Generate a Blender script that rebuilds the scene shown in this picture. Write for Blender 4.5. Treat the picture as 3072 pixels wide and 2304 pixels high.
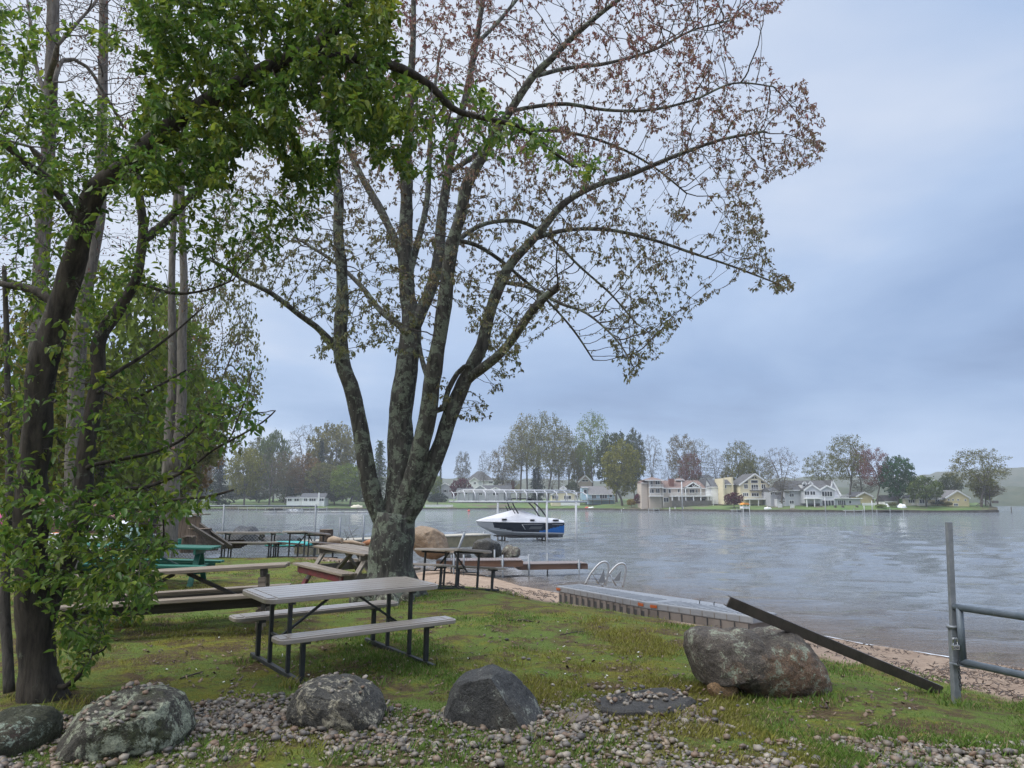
import bpy, math, random
import numpy as np
from mathutils import Vector, Matrix

rng = np.random.default_rng(7)
random.seed(7)
S = bpy.context.scene
C = S.collection
for _o in list(bpy.data.objects):
    bpy.data.objects.remove(_o)
PI = math.pi
R = math.radians

# ------------------------------------------------------------------ camera, sky, sun, exposure
EYE = np.array([0.0, 0.0, 2.8])
FPX = 2300.0
PITCH = math.atan(350.0 / FPX)
cam = bpy.data.cameras.new('camera')
cam.sensor_width = 36.0
cam.lens = 36.0 * FPX / 3072.0
cam.clip_start = 0.05
cam.clip_end = 5000.0
cam_o = bpy.data.objects.new('camera', cam)
C.objects.link(cam_o)
cam_o.location = EYE
cam_o.rotation_euler = (PI / 2 + PITCH, 0, 0)
S.camera = cam_o

SUN_EL, SUN_AZ = R(50), R(-105)          # azimuth from the view direction, to the left
S.view_settings.view_transform = 'Standard'
S.view_settings.look = 'None'
S.view_settings.gamma = 1.0
S.view_settings.exposure = 0.85
S.view_settings.use_curve_mapping = False
S.render.engine = 'CYCLES'
S.cycles.use_denoising = True
S.cycles.denoiser = 'OPENIMAGEDENOISE'
S.cycles.denoising_prefilter = 'NONE'
S.cycles.use_adaptive_sampling = False
S.cycles.max_bounces = 7
S.cycles.diffuse_bounces = 3
S.cycles.glossy_bounces = 3
S.cycles.transmission_bounces = 4
S.cycles.volume_bounces = 1
S.cycles.transparent_max_bounces = 8
S.cycles.caustics_reflective = False
S.cycles.caustics_refractive = False

sl = bpy.data.lights.new('sun', 'SUN')
sl.energy = 1.5
sl.angle = R(40)
sl.color = (1.0, 0.965, 0.92)
so = bpy.data.objects.new('sun', sl)
C.objects.link(so)
sun_dir = Vector((math.sin(SUN_AZ) * math.cos(SUN_EL), math.cos(SUN_AZ) * math.cos(SUN_EL), math.sin(SUN_EL)))
so.rotation_euler = (-sun_dir).to_track_quat('-Z', 'Y').to_euler()


def node(nt, typ, **kw):
    n = nt.nodes.new(typ)
    for k, v in kw.items():
        if k == 'inp':
            for kk, vv in v.items():
                n.inputs[kk].default_value = vv
        else:
            setattr(n, k, v)
    return n


def ramp(nt, stops, interp='LINEAR'):
    n = nt.nodes.new('ShaderNodeValToRGB')
    e = n.color_ramp.elements
    n.color_ramp.interpolation = interp
    while len(e) > 1:
        e.remove(e[-1])
    e[0].position = stops[0][0]
    e[0].color = (*stops[0][1], 1) if len(stops[0][1]) == 3 else stops[0][1]
    for p, c in stops[1:]:
        k = e.new(p)
        k.color = (*c, 1) if len(c) == 3 else c
    return n


def mixc(nt, blend='MIX'):
    n = nt.nodes.new('ShaderNodeMix')
    n.data_type = 'RGBA'
    n.blend_type = blend
    return n      # inputs: 0 factor, 6 A, 7 B ; output 2


W = bpy.data.worlds.new('World')
S.world = W
W.use_nodes = True
nt = W.node_tree
nt.nodes.clear()
out = node(nt, 'ShaderNodeOutputWorld')
sky = node(nt, 'ShaderNodeTexSky', sky_type='NISHITA')
sky.sun_disc = False
sky.sun_elevation = SUN_EL
sky.sun_rotation = SUN_AZ
bg1 = node(nt, 'ShaderNodeBackground')
bg1.inputs[1].default_value = 0.08
nt.links.new(sky.outputs[0], bg1.inputs[0])
tc = node(nt, 'ShaderNodeTexCoord')
sep = node(nt, 'ShaderNodeSeparateXYZ')
nt.links.new(tc.outputs['Generated'], sep.inputs[0])
# a level cloud ceiling: project the view direction on a plane high above, so clouds flatten to the horizon
zc = node(nt, 'ShaderNodeMath', operation='MAXIMUM', inp={1: 0.0})
nt.links.new(sep.outputs[2], zc.inputs[0])
za = node(nt, 'ShaderNodeMath', operation='ADD', inp={1: 0.16})
nt.links.new(zc.outputs[0], za.inputs[0])
dv = node(nt, 'ShaderNodeVectorMath', operation='DIVIDE')
cz = node(nt, 'ShaderNodeCombineXYZ')
for i in range(3):
    nt.links.new(za.outputs[0], cz.inputs[i])
nt.links.new(tc.outputs['Generated'], dv.inputs[0])
nt.links.new(cz.outputs[0], dv.inputs[1])
n1 = node(nt, 'ShaderNodeTexNoise', inp={'Scale': 0.62, 'Detail': 5.0, 'Roughness': 0.5, 'Distortion': 0.35})
n2 = node(nt, 'ShaderNodeTexNoise', inp={'Scale': 0.25, 'Detail': 2.0, 'Roughness': 0.5})
nt.links.new(dv.outputs[0], n1.inputs['Vector'])
nt.links.new(dv.outputs[0], n2.inputs['Vector'])
# broad brightening toward the hidden sun (upper left)
dt = node(nt, 'ShaderNodeVectorMath', operation='DOT_PRODUCT')
dt.inputs[1].default_value = sun_dir
nt.links.new(tc.outputs['Generated'], dt.inputs[0])
mr = node(nt, 'ShaderNodeMapRange', inp={1: -0.25, 2: 1.0, 3: 0.0, 4: 0.62})
nt.links.new(dt.outputs['Value'], mr.inputs[0])
a1 = node(nt, 'ShaderNodeMath', operation='MULTIPLY_ADD', inp={1: 0.95, 2: -0.12})
nt.links.new(n1.outputs[0], a1.inputs[0])
a2 = node(nt, 'ShaderNodeMath', operation='MULTIPLY_ADD', inp={1: 0.35})
nt.links.new(n2.outputs[0], a2.inputs[0])
nt.links.new(a1.outputs[0], a2.inputs[2])
a3 = node(nt, 'ShaderNodeMath', operation='ADD')
nt.links.new(a2.outputs[0], a3.inputs[0])
nt.links.new(mr.outputs[0], a3.inputs[1])
cr = ramp(nt, [(0.40, (0.125, 0.180, 0.300)), (0.52, (0.172, 0.242, 0.380)), (0.70, (0.252, 0.326, 0.462)),
               (0.88, (0.385, 0.428, 0.512)), (1.0, (0.47, 0.50, 0.55))])
nt.links.new(a3.outputs[0], cr.inputs[0])
# overcast skies grow brighter toward the zenith
zg = node(nt, 'ShaderNodeMapRange', inp={1: 0.60, 2: 1.0, 3: 1.0, 4: 4.4})
nt.links.new(sep.outputs[2], zg.inputs[0])
bg2 = node(nt, 'ShaderNodeBackground')
nt.links.new(cr.outputs[0], bg2.inputs[0])
nt.links.new(zg.outputs[0], bg2.inputs[1])
ms = node(nt, 'ShaderNodeMixShader', inp={0: 0.93})
nt.links.new(bg1.outputs[0], ms.inputs[1])
nt.links.new(bg2.outputs[0], ms.inputs[2])
nt.links.new(ms.outputs[0], out.inputs[0])

# ------------------------------------------------------------------ measuring helpers (photo pixel -> place)
_f = np.array([0, math.cos(PITCH), math.sin(PITCH)])
_u = np.array([0, -math.sin(PITCH), math.cos(PITCH)])
_r = np.array([1.0, 0, 0])


def ray(px, py):
    return _f + (px - 1536.0) / FPX * _r + (1152.0 - py) / FPX * _u


def G(px, py, z):
    d = ray(px, py)
    return EYE + d * ((z - EYE[2]) / d[2])


def D(px, py, y):
    d = ray(px, py)
    return EYE + d * (y / d[1])


def mpp(y):                       # metres per photo pixel at depth y
    return y / FPX


def Z1(x, y): return 500 + x / 2.765, 1200 + y / 2.765
def Z2(x, y): return 1250 + x / 3.403, 1180 + y / 3.403
def Z3(x, y): return 1850 + x / 3.687, 1180 + y / 3.687
def Z4(x, y): return 2400 + x / 3.292, 1180 + y / 3.292


def _hash(ix, iy, iz, seed):
    h = (ix * 374761393 + iy * 668265263 + iz * 2147483647 + seed * 1274126177) & 0xFFFFFFFF
    h = ((h ^ (h >> 13)) * 1274126177) & 0xFFFFFFFF
    return ((h ^ (h >> 16)) & 0xFFFF) / 65535.0


def vnoise(p, scale=1.0, seed=0):
    p = np.asarray(p, float) * scale
    if p.shape[-1] == 2:
        p = np.concatenate([p, np.zeros(p.shape[:-1] + (1,))], -1)
    i = np.floor(p).astype(np.int64)
    f = p - i
    f = f * f * (3 - 2 * f)
    r = 0
    for a in (0, 1):
        wx = f[..., 0] if a else 1 - f[..., 0]
        for b in (0, 1):
            wy = f[..., 1] if b else 1 - f[..., 1]
            for c in (0, 1):
                wz = f[..., 2] if c else 1 - f[..., 2]
                r = r + wx * wy * wz * _hash(i[..., 0] + a, i[..., 1] + b, i[..., 2] + c, seed)
    return r


def fbm(p, scale=1.0, seed=0, oct=4, gain=0.5):
    r, a, t = 0, 1.0, 0
    for k in range(oct):
        r = r + a * vnoise(p, scale * 2 ** k, seed + k * 17)
        t += a
        a *= gain
    return r / t


def in_poly(x, y, poly):
    x = np.asarray(x, float); y = np.asarray(y, float)
    res = np.zeros(x.shape, bool)
    n = len(poly)
    for i in range(n):
        x0, y0 = poly[i]; x1, y1 = poly[(i + 1) % n]
        if y0 == y1:
            continue
        c = ((y0 > y) != (y1 > y)) & (x < (x1 - x0) * (y - y0) / (y1 - y0) + x0)
        res ^= c
    return res


# ------------------------------------------------------------------ object helpers
def tag(o, label=None, cat=None, group=None, kind=None):
    if label: o['label'] = label
    if cat: o['category'] = cat
    if group: o['group'] = group
    if kind: o['kind'] = kind
    return o


def thing(name, label, cat, loc=(0, 0, 0), rotz=0.0, group=None):
    o = bpy.data.objects.new(name, None)
    o.empty_display_size = 0.2
    C.objects.link(o)
    o.location = loc
    o.rotation_euler = (0, 0, rotz)
    return tag(o, label, cat, group)


def link(name, me, mat=None, parent=None):
    o = bpy.data.objects.new(name, me)
    C.objects.link(o)
    if mat is not None:
        for m in (mat if isinstance(mat, (list, tuple)) else [mat]):
            me.materials.append(m)
    if parent is not None:
        o.parent = parent
    return o


def mesh_np(name, verts, faces, mat=None, parent=None, smooth=False, col=None, colname='Col', fmat=None, linked=True):
    verts = np.ascontiguousarray(verts, dtype=np.float32)
    faces = np.ascontiguousarray(faces, dtype=np.int32)
    me = bpy.data.meshes.new(name)
    nf, k = faces.shape
    me.vertices.add(len(verts))
    me.vertices.foreach_set('co', verts.ravel())
    me.loops.add(nf * k)
    me.loops.foreach_set('vertex_index', faces.ravel())
    me.polygons.add(nf)
    me.polygons.foreach_set('loop_start', np.arange(0, nf * k, k, dtype=np.int32))
    if smooth:
        me.polygons.foreach_set('use_smooth', np.ones(nf, dtype=bool))
    if fmat is not None:
        me.polygons.foreach_set('material_index', np.asarray(fmat, dtype=np.int32))
    if col is not None:
        a = me.color_attributes.new(colname, 'FLOAT_COLOR', 'POINT')
        c4 = np.ones((len(verts), 4), dtype=np.float32)
        c4[:, :3] = col
        a.data.foreach_set('color', c4.ravel())
    me.update(calc_edges=True)
    me.validate()
    if not linked:
        return me
    return link(name, me, mat, parent)


class MB:
    """collects boxes, beams, tubes and prisms; build() links them as one mesh object"""

    def __init__(s):
        s.v = []; s.f = []; s.mi = []; s.sm = []

    def add(s, v, f, mi=0, smooth=False):
        b = len(s.v)
        s.v.extend([tuple(map(float, q)) for q in v])
        for q in f:
            s.f.append(tuple(int(i) + b for i in q)); s.mi.append(mi); s.sm.append(smooth)
        return s

    def box(s, c, d, rz=0.0, mi=0):
        x, y, z = d[0] / 2, d[1] / 2, d[2] / 2
        v = [(-x, -y, -z), (x, -y, -z), (x, y, -z), (-x, y, -z), (-x, -y, z), (x, -y, z), (x, y, z), (-x, y, z)]
        cs, sn = math.cos(rz), math.sin(rz)
        v = [(c[0] + a * cs - b * sn, c[1] + a * sn + b * cs, c[2] + e) for a, b, e in v]
        return s.add(v, [(0, 3, 2, 1), (4, 5, 6, 7), (0, 1, 5, 4), (1, 2, 6, 5), (2, 3, 7, 6), (3, 0, 4, 7)], mi)

    def bx(s, x0, x1, y0, y1, z0, z1, mi=0):
        return s.box(((x0 + x1) / 2, (y0 + y1) / 2, (z0 + z1) / 2), (abs(x1 - x0), abs(y1 - y0), abs(z1 - z0)), 0, mi)

    def beam(s, p, q, w, h, up=(0, 0, 1), mi=0):
        p = Vector(p); q = Vector(q)
        d = (q - p).normalized()
        u = Vector(up)
        sd = d.cross(u)
        if sd.length < 1e-4:
            sd = d.cross(Vector((0, 1, 0)))
        sd.normalize()
        u = sd.cross(d).normalized()
        v = []
        for e in (p, q):
            for a, b in ((-1, -1), (1, -1), (1, 1), (-1, 1)):
                v.append(e + sd * (a * w / 2) + u * (b * h / 2))
        return s.add(v, [(3, 2, 1, 0), (4, 5, 6, 7), (0, 1, 5, 4), (1, 2, 6, 5), (2, 3, 7, 6), (3, 0, 4, 7)], mi)

    def tube(s, pts, r, n=8, caps=True, mi=0, smooth=True):
        pts = [Vector(p) for p in pts]
        rr = r if isinstance(r, (list, tuple, np.ndarray)) else [r] * len(pts)
        v = []; f = []
        prev = None
        for i, p in enumerate(pts):
            a = pts[max(0, i - 1)]; b = pts[min(len(pts) - 1, i + 1)]
            t = (b - a).normalized()
            if prev is None:
                u = t.orthogonal().normalized()
            else:
                u = (prev - t * prev.dot(t))
                u = u.normalized() if u.length > 1e-6 else t.orthogonal().normalized()
            prev = u
            w = t.cross(u)
            for k in range(n):
                an = 2 * PI * k / n
                v.append(p + (u * math.cos(an) + w * math.sin(an)) * rr[i])
        for i in range(len(pts) - 1):
            for k in range(n):
                k2 = (k + 1) % n
                f.append((i * n + k, i * n + k2, (i + 1) * n + k2, (i + 1) * n + k))
        s.add(v, f, mi, smooth)
        if caps:
            b = len(s.v) - len(v)
            s.f.append(tuple(b + k for k in reversed(range(n)))); s.mi.append(mi); s.sm.append(False)
            e = b + (len(pts) - 1) * n
            s.f.append(tuple(e + k for k in range(n))); s.mi.append(mi); s.sm.append(False)
        return s

    def prism(s, poly, z0, z1, mi=0):
        n = len(poly)
        v = [(x, y, z0) for x, y in poly] + [(x, y, z1) for x, y in poly]
        f = [tuple(reversed(range(n))), tuple(range(n, 2 * n))]
        f += [(i, (i + 1) % n, n + (i + 1) % n, n + i) for i in range(n)]
        return s.add(v, f, mi)

    def xprism(s, poly, y0, y1, mi=0):       # polygon in (x, z), extruded along y
        n = len(poly)
        v = [(x, y0, z) for x, z in poly] + [(x, y1, z) for x, z in poly]
        f = [tuple(range(n)), tuple(reversed(range(n, 2 * n)))]
        f += [(i, n + i, n + (i + 1) % n, (i + 1) % n) for i in range(n)]
        return s.add(v, f, mi)

    def build(s, name, mat=None, parent=None, origin=None, bevel=0.0):
        me = bpy.data.meshes.new(name)
        v = s.v
        if origin is not None:
            v = [(a - origin[0], b - origin[1], c - origin[2]) for a, b, c in v]
        me.from_pydata(v, [], s.f)
        me.polygons.foreach_set('material_index', s.mi)
        me.polygons.foreach_set('use_smooth', s.sm)
        me.update()
        o = link(name, me, mat, parent)
        if bevel:
            m = o.modifiers.new('bevel', 'BEVEL')
            m.width = bevel
            m.segments = 2
            m.limit_method = 'ANGLE'
        return o


def copy_tree(o, parent=None):
    c = o.copy()
    C.objects.link(c)
    if parent is not None:
        c.parent = parent
    for ch in [q for q in o.children]:
        copy_tree(ch, c)
    return c


# ------------------------------------------------------------------ materials
def new_mat(name):
    m = bpy.data.materials.new(name)
    m.use_nodes = True
    n = m.node_tree
    b = n.nodes['Principled BSDF']
    return m, n, b


def M(name, c1, c2=None, scale=6.0, rough=0.7, bump=0.0, bscale=None, metal=0.0, stretch=(1, 1, 1), detail=5.0,
      spec=0.5, lo=0.35, hi=0.65, c3=None, s3=1.5, lo3=0.55, hi3=0.65, wet=0.0):
    m, n, b = new_mat(name)
    b.inputs['Roughness'].default_value = rough
    b.inputs['Metallic'].default_value = metal
    b.inputs['Specular IOR Level'].default_value = spec
    if wet:
        b.inputs['Coat Weight'].default_value = wet
        b.inputs['Coat Roughness'].default_value = 0.22
    if c2 is None:
        b.inputs['Base Color'].default_value = (*c1, 1)
        if not bump:
            c2 = tuple(q * 0.86 for q in c1)
        else:
            c2 = tuple(q * 0.75 for q in c1)
    tcn = node(n, 'ShaderNodeTexCoord')
    mp = node(n, 'ShaderNodeMapping')
    mp.inputs['Scale'].default_value = stretch
    n.links.new(tcn.outputs['Object'], mp.inputs[0])
    tx = node(n, 'ShaderNodeTexNoise', inp={'Scale': scale, 'Detail': detail, 'Roughness': 0.6})
    n.links.new(mp.outputs[0], tx.inputs['Vector'])
    rp = ramp(n, [(lo, c1), (hi, c2)])
    n.links.new(tx.outputs[0], rp.inputs[0])
    last = rp.outputs[0]
    if c3 is not None:
        t3 = node(n, 'ShaderNodeTexNoise', inp={'Scale': s3, 'Detail': 6.0, 'Roughness': 0.65})
        n.links.new(tcn.outputs['Object'], t3.inputs['Vector'])
        r3 = ramp(n, [(lo3, (0, 0, 0)), (hi3, (1, 1, 1))])
        n.links.new(t3.outputs[0], r3.inputs[0])
        mx = mixc(n)
        n.links.new(r3.outputs[0], mx.inputs[0])
        n.links.new(last, mx.inputs[6])
        mx.inputs[7].default_value = (*c3, 1)
        last = mx.outputs[2]
    n.links.new(last, b.inputs['Base Color'])
    if bump:
        bt = node(n, 'ShaderNodeTexNoise', inp={'Scale': bscale or scale * 4, 'Detail': 6.0, 'Roughness': 0.65})
        n.links.new(mp.outputs[0], bt.inputs['Vector'])
        bp = node(n, 'ShaderNodeBump', inp={'Strength': bump, 'Distance': 0.02})
        n.links.new(bt.outputs[0], bp.inputs['Height'])
        n.links.new(bp.outputs[0], b.inputs['Normal'])
    return m


def leaf_mat(name, trans=0.35, rough=0.5, tint=(1, 1, 1)):
    m, n, b = new_mat(name)
    at = node(n, 'ShaderNodeAttribute', attribute_name='Col')
    mx = mixc(n, 'MULTIPLY')
    mx.inputs[0].default_value = 1.0
    n.links.new(at.outputs['Color'], mx.inputs[6])
    mx.inputs[7].default_value = (*tint, 1)
    n.links.new(mx.outputs[2], b.inputs['Base Color'])
    b.inputs['Roughness'].default_value = rough
    b.inputs['Specular IOR Level'].default_value = 0.3
    tr = node(n, 'ShaderNodeBsdfTranslucent')
    n.links.new(mx.outputs[2], tr.inputs[0])
    sh = node(n, 'ShaderNodeMixShader', inp={0: trans})
    n.links.new(b.outputs[0], sh.inputs[1])
    n.links.new(tr.outputs[0], sh.inputs[2])
    n.links.new(sh.outputs[0], n.nodes['Material Output'].inputs[0])
    return m


def bark_mat(name, c1, c2, lichen=None, amount=0.5, scale=5.0, lscale=7.0, spots=1.0):
    m, n, b = new_mat(name)
    tcn = node(n, 'ShaderNodeTexCoord')
    mp = node(n, 'ShaderNodeMapping')
    mp.inputs['Scale'].default_value = (3.0, 3.0, 0.55)
    n.links.new(tcn.outputs['Object'], mp.inputs[0])
    tx = node(n, 'ShaderNodeTexNoise', inp={'Scale': scale, 'Detail': 8.0, 'Roughness': 0.65, 'Distortion': 0.3})
    n.links.new(mp.outputs[0], tx.inputs['Vector'])
    rp = ramp(n, [(0.36, c1), (0.64, c2)])
    n.links.new(tx.outputs[0], rp.inputs[0])
    last = rp.outputs[0]
    if lichen:
        t2 = node(n, 'ShaderNodeTexNoise', inp={'Scale': lscale, 'Detail': 9.0, 'Roughness': 0.74, 'Distortion': 0.5})
        n.links.new(tcn.outputs['Object'], t2.inputs['Vector'])
        r2 = ramp(n, [(0.675 - 0.28 * amount, (0, 0, 0)), (0.70 - 0.28 * amount, (1, 1, 1))])
        n.links.new(t2.outputs[0], r2.inputs[0])
        t3 = node(n, 'ShaderNodeTexNoise', inp={'Scale': 38.0, 'Detail': 5.0})
        n.links.new(tcn.outputs['Object'], t3.inputs['Vector'])
        r3 = ramp(n, [(0.3, tuple(q * 0.55 for q in lichen)), (0.7, lichen)])
        n.links.new(t3.outputs[0], r3.inputs[0])
        mx = mixc(n)
        n.links.new(r2.outputs[0], mx.inputs[0])
        n.links.new(last, mx.inputs[6])
        n.links.new(r3.outputs[0], mx.inputs[7])
        last = mx.outputs[2]
        vo = node(n, 'ShaderNodeTexVoronoi', inp={'Scale': 26.0})
        n.links.new(tcn.outputs['Object'], vo.inputs['Vector'])
        sc_ = node(n, 'ShaderNodeSeparateColor')
        n.links.new(vo.outputs['Color'], sc_.inputs[0])
        sz_ = node(n, 'ShaderNodeMapRange', inp={1: 0.80, 2: 1.0, 3: 0.0, 4: 0.42})
        n.links.new(sc_.outputs[0], sz_.inputs[0])
        t5 = node(n, 'ShaderNodeTexNoise', inp={'Scale': 60.0, 'Detail': 3.0})
        n.links.new(tcn.outputs['Object'], t5.inputs['Vector'])
        rag = node(n, 'ShaderNodeMath', operation='MULTIPLY_ADD', inp={1: 0.22})
        n.links.new(t5.outputs[0], rag.inputs[0])
        n.links.new(vo.outputs['Distance'], rag.inputs[2])
        lt_ = node(n, 'ShaderNodeMath', operation='SUBTRACT')
        n.links.new(sz_.outputs[0], lt_.inputs[0])
        n.links.new(rag.outputs[0], lt_.inputs[1])
        r4 = ramp(n, [(0.0, (0, 0, 0)), (0.03, (1, 1, 1))])
        n.links.new(lt_.outputs[0], r4.inputs[0])
        mul = node(n, 'ShaderNodeMath', operation='MULTIPLY', inp={1: 0.8 * spots})
        n.links.new(r4.outputs[0], mul.inputs[0])
        mx2 = mixc(n)
        n.links.new(mul.outputs[0], mx2.inputs[0])
        n.links.new(last, mx2.inputs[6])
        mx2.inputs[7].default_value = (0.30, 0.33, 0.28, 1)
        last = mx2.outputs[2]
    n.links.new(last, b.inputs['Base Color'])
    b.inputs['Roughness'].default_value = 0.85
    b.inputs['Specular IOR Level'].default_value = 0.25
    bp = node(n, 'ShaderNodeBump', inp={'Strength': 0.9, 'Distance': 0.03})
    n.links.new(tx.outputs[0], bp.inputs['Height'])
    n.links.new(bp.outputs[0], b.inputs['Normal'])
    return m


def glass_mat(name, col=(0.02, 0.025, 0.03), rough=0.06):
    m, n, b = new_mat(name)
    b.inputs['Base Color'].default_value = (*col, 1)
    b.inputs['Roughness'].default_value = rough
    return m
# ------------------------------------------------------------------ the land: lawn, beach, lake bed in one sheet
def _polar(pts):
    ph = [math.atan2(p[0], p[1]) for p in pts]
    rr = [math.hypot(p[0], p[1]) for p in pts]
    return ph, rr


_ge = [G(1300, 1752, 1.02), G(1453, 1765, 1.02), G(1580, 1794, 1.02), G(1670, 1809, 1.02), G(1923, 1852, 1.02), G(2200, 1897, 1.02),
       G(2439, 1958, 1.02), G(2879, 2056, 1.02), G(3071, 2095, 1.02), G(3500, 2190, 1.02)]
GP, GR = _polar(_ge)
_pl = [math.atan2((p - 1536) / FPX, 0.98) for p in (-900, 420, 480, 620, 960, 1100, 1200)]
GP = [-PI] + _pl + GP + [1.3, PI]
GR = [60, 60, 34, 27.5, 26.0, 25.5, 24.0, 20.5] + GR + [6.3, 6.3]
_sh = [G(1340, 1704, 0), G(1453, 1725, 0), G(1489, 1736, 0), G(1562, 1758, 0), G(1663, 1776, 0), G(1900, 1812, 0), G(2200, 1858, 0), G(2427, 1899, 0),
       G(2600, 1934, 0), G(2800, 1964, 0), G(3072, 2005, 0), G(3500, 2075, 0)]
SP, SR = _polar(_sh)
_pl2 = [math.atan2((p - 1536) / FPX, 0.98) for p in (-900, 400, 470, 540, 620, 960, 1250)]
SP = [-PI] + _pl2 + SP + [1.3, PI]
SR = [110, 110, 100, 48, 33, 30.5, 30.0, 30.8] + SR + [10.5, 10.5]


def shore_r(phi): return np.interp(phi, SP, SR)
def grass_r(phi): return np.interp(phi, GP, GR)


def ground_z(x, y):
    x = np.asarray(x, float); y = np.asarray(y, float)
    phi = np.arctan2(x, y); r = np.hypot(x, y)
    rg, rs = grass_r(phi), shore_r(phi)
    p = np.stack([x, y], -1)
    bumps = (fbm(p, 0.35, 3, 3) - 0.5) * 0.16 + (fbm(p, 1.6, 9, 3) - 0.5) * 0.05
    e = np.clip((r - (rg - 2.6)) / 2.6, 0, 1)
    e = e * e * (3 - 2 * e)
    z = 1.2 - 0.18 * e + bumps * (1 - 0.6 * e)
    # the lawn runs level near the camera
    t = np.clip((r - rg) / np.maximum(rs - rg, 0.1), 0, 1)
    beach = 1.02 - 1.02 * (0.62 * t + 0.38 * (1 - (1 - t) ** 2.6)) + bumps * 0.4 * (1 - t)
    z = np.where(r > rg, beach, z)
    z = np.where(r > rs, -np.minimum((r - rs) * 0.085, 1.6), z)
    return z


def gz(x, y): return float(ground_z(np.array([x]), np.array([y]))[0])


def gpt(px, py):
    """the point of the land seen at a photo pixel"""
    d = ray(px, py)
    t = (1.15 - EYE[2]) / d[2]
    for _ in range(12):
        p = EYE + d * t
        t = t + (gz(p[0], p[1]) - p[2]) / d[2] * 0.8
    p = EYE + d * t
    return np.array([p[0], p[1], gz(p[0], p[1])])


def to_px(p):
    q = np.asarray(p, float) - EYE
    w = q @ _f
    return 1536 + FPX * (q @ _r) / w, 1152 - FPX * (q @ _u) / w


CHIPS = [(540, 1672), (575, 1638), (1345, 1628), (1345, 1706), (1060, 1692), (948, 1681), (860, 1669), (690, 1667)]
_gx = [-400, 0, 150, 400, 560, 700, 860, 1170, 1330, 1640, 1700, 1780, 2090, 2160, 2300, 2560, 3072, 3500]
_gt = [2150, 2150, 2140, 2125, 2105, 2070, 2075, 2105, 2135, 2110, 2095, 2105, 2140, 2172, 2215, 2200, 2255, 2300]
_bx = [-400, 0, 300, 420, 700, 1000, 1200, 1400, 1640, 1800, 2050, 2200, 2400, 3500]
_bt = [2700, 2400, 2330, 2285, 2240, 2228, 2240, 2245, 2240, 2205, 2190, 2200, 2215, 2260]


def gravel_density(px, py, wp):
    yt = np.interp(px, _gx, _gt) + (fbm(wp, 2.2, 21, 3) - 0.5) * 70
    yb = np.interp(px, _bx, _bt) + (fbm(wp, 1.6, 22, 3) - 0.5) * 60
    d = np.where((py > yt) & (py < yb), np.clip((fbm(wp, 2.6, 27, 3) - .30) * 4.0, .30, 1) * np.clip((py - yt) / 34. + .35, 0, 1), 0.0)
    patch = fbm(wp, 1.1, 23, 3)
    low = np.clip((patch - 0.46) * 5, 0.05, 0.45)
    d = np.where(py >= yb, low, d)
    dirt = (px > 2050) & (py > np.interp(px, [2050, 2300, 2600, 3072], [2262, 2225, 2215, 2270]))
    d = np.where(dirt, np.clip(low * 2.0, 0.3, 0.9), d)
    return d


phis = np.concatenate([np.linspace(-PI, -0.78, 60, endpoint=False), np.linspace(-0.78, 0.78, 560, endpoint=False), np.linspace(0.78, PI, 60)])
pys = np.concatenate([np.arange(4200, 2400, -60), np.arange(2400, 1900, -5), np.arange(1900, 1560, -3.2), np.arange(1560, 1531, -2.5)])
rad = 1.6 * FPX / (pys - 1502.0)
rad = np.concatenate([[0.02, 0.3, 0.7, 1.05], rad, [150, 180, 300, 500, 800, 1180]])
rad = np.unique(rad)
PHI, RAD = np.meshgrid(phis, rad, indexing='ij')
X = RAD * np.sin(PHI); Y = RAD * np.cos(PHI)
Zt = ground_z(X, Y)
Zt = np.where((RAD > shore_r(PHI) + 25), -1.7, Zt)
nph, nr = PHI.shape
# zones: red sand, green wood chips, blue gravel soil
P3 = np.stack([X, Y, Zt], -1)
px, py = to_px(P3)
front = Y > 1.0
wp = np.stack([X, Y], -1)
edge = (fbm(wp, 1.4, 31, 4) - 0.5) * 1.6
sand = np.clip((RAD - grass_r(PHI) + edge) / 0.35 + 0.5, 0, 1) * (PHI > -0.17)
mud = 0.0 * edge
chips_far = np.clip((RAD - grass_r(PHI) + edge) / 2.0 + 0.5, 0, 1) * (PHI <= -0.17) * 0.5
chips = (in_poly(px + edge * 12, py + edge * 4, CHIPS) & front).astype(float)
gd = np.where(front, gravel_density(px, py, wp), 0)
grav = np.clip(gd, 0, 1)
zcol = np.stack([np.maximum(sand, mud), np.maximum(chips, chips_far), grav], -1).reshape(-1, 3)
idx = np.arange(nph * nr).reshape(nph, nr)
q = np.stack([idx[:-1, :-1], idx[:-1, 1:], idx[1:, 1:], idx[1:, :-1]], -1).reshape(-1, 4)

gm, n, b = new_mat('ground')
tcn = node(n, 'ShaderNodeTexCoord')
att = node(n, 'ShaderNodeAttribute', attribute_name='zone')
sp = node(n, 'ShaderNodeSeparateColor')
n.links.new(att.outputs['Color'], sp.inputs[0])


def nz(scale, detail=5, rough=0.6, stretch=None, dist=0.0):
    t = node(n, 'ShaderNodeTexNoise', inp={'Scale': scale, 'Detail': detail, 'Roughness': rough, 'Distortion': dist})
    if stretch:
        mp = node(n, 'ShaderNodeMapping')
        mp.inputs['Scale'].default_value = stretch
        n.links.new(tcn.outputs['Object'], mp.inputs[0])
        n.links.new(mp.outputs[0], t.inputs['Vector'])
    else:
        n.links.new(tcn.outputs['Object'], t.inputs['Vector'])
    return t


def mixn(f, a, c):
    mx = mixc(n)
    n.links.new(f, mx.inputs[0])
    for s, i in ((a, 6), (c, 7)):
        if isinstance(s, tuple):
            mx.inputs[i].default_value = (*s, 1)
        else:
            n.links.new(s, mx.inputs[i])
    return mx.outputs[2]


def rmp(src, stops):
    r = ramp(n, stops)
    n.links.new(src, r.inputs[0])
    return r.outputs[0]


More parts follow.
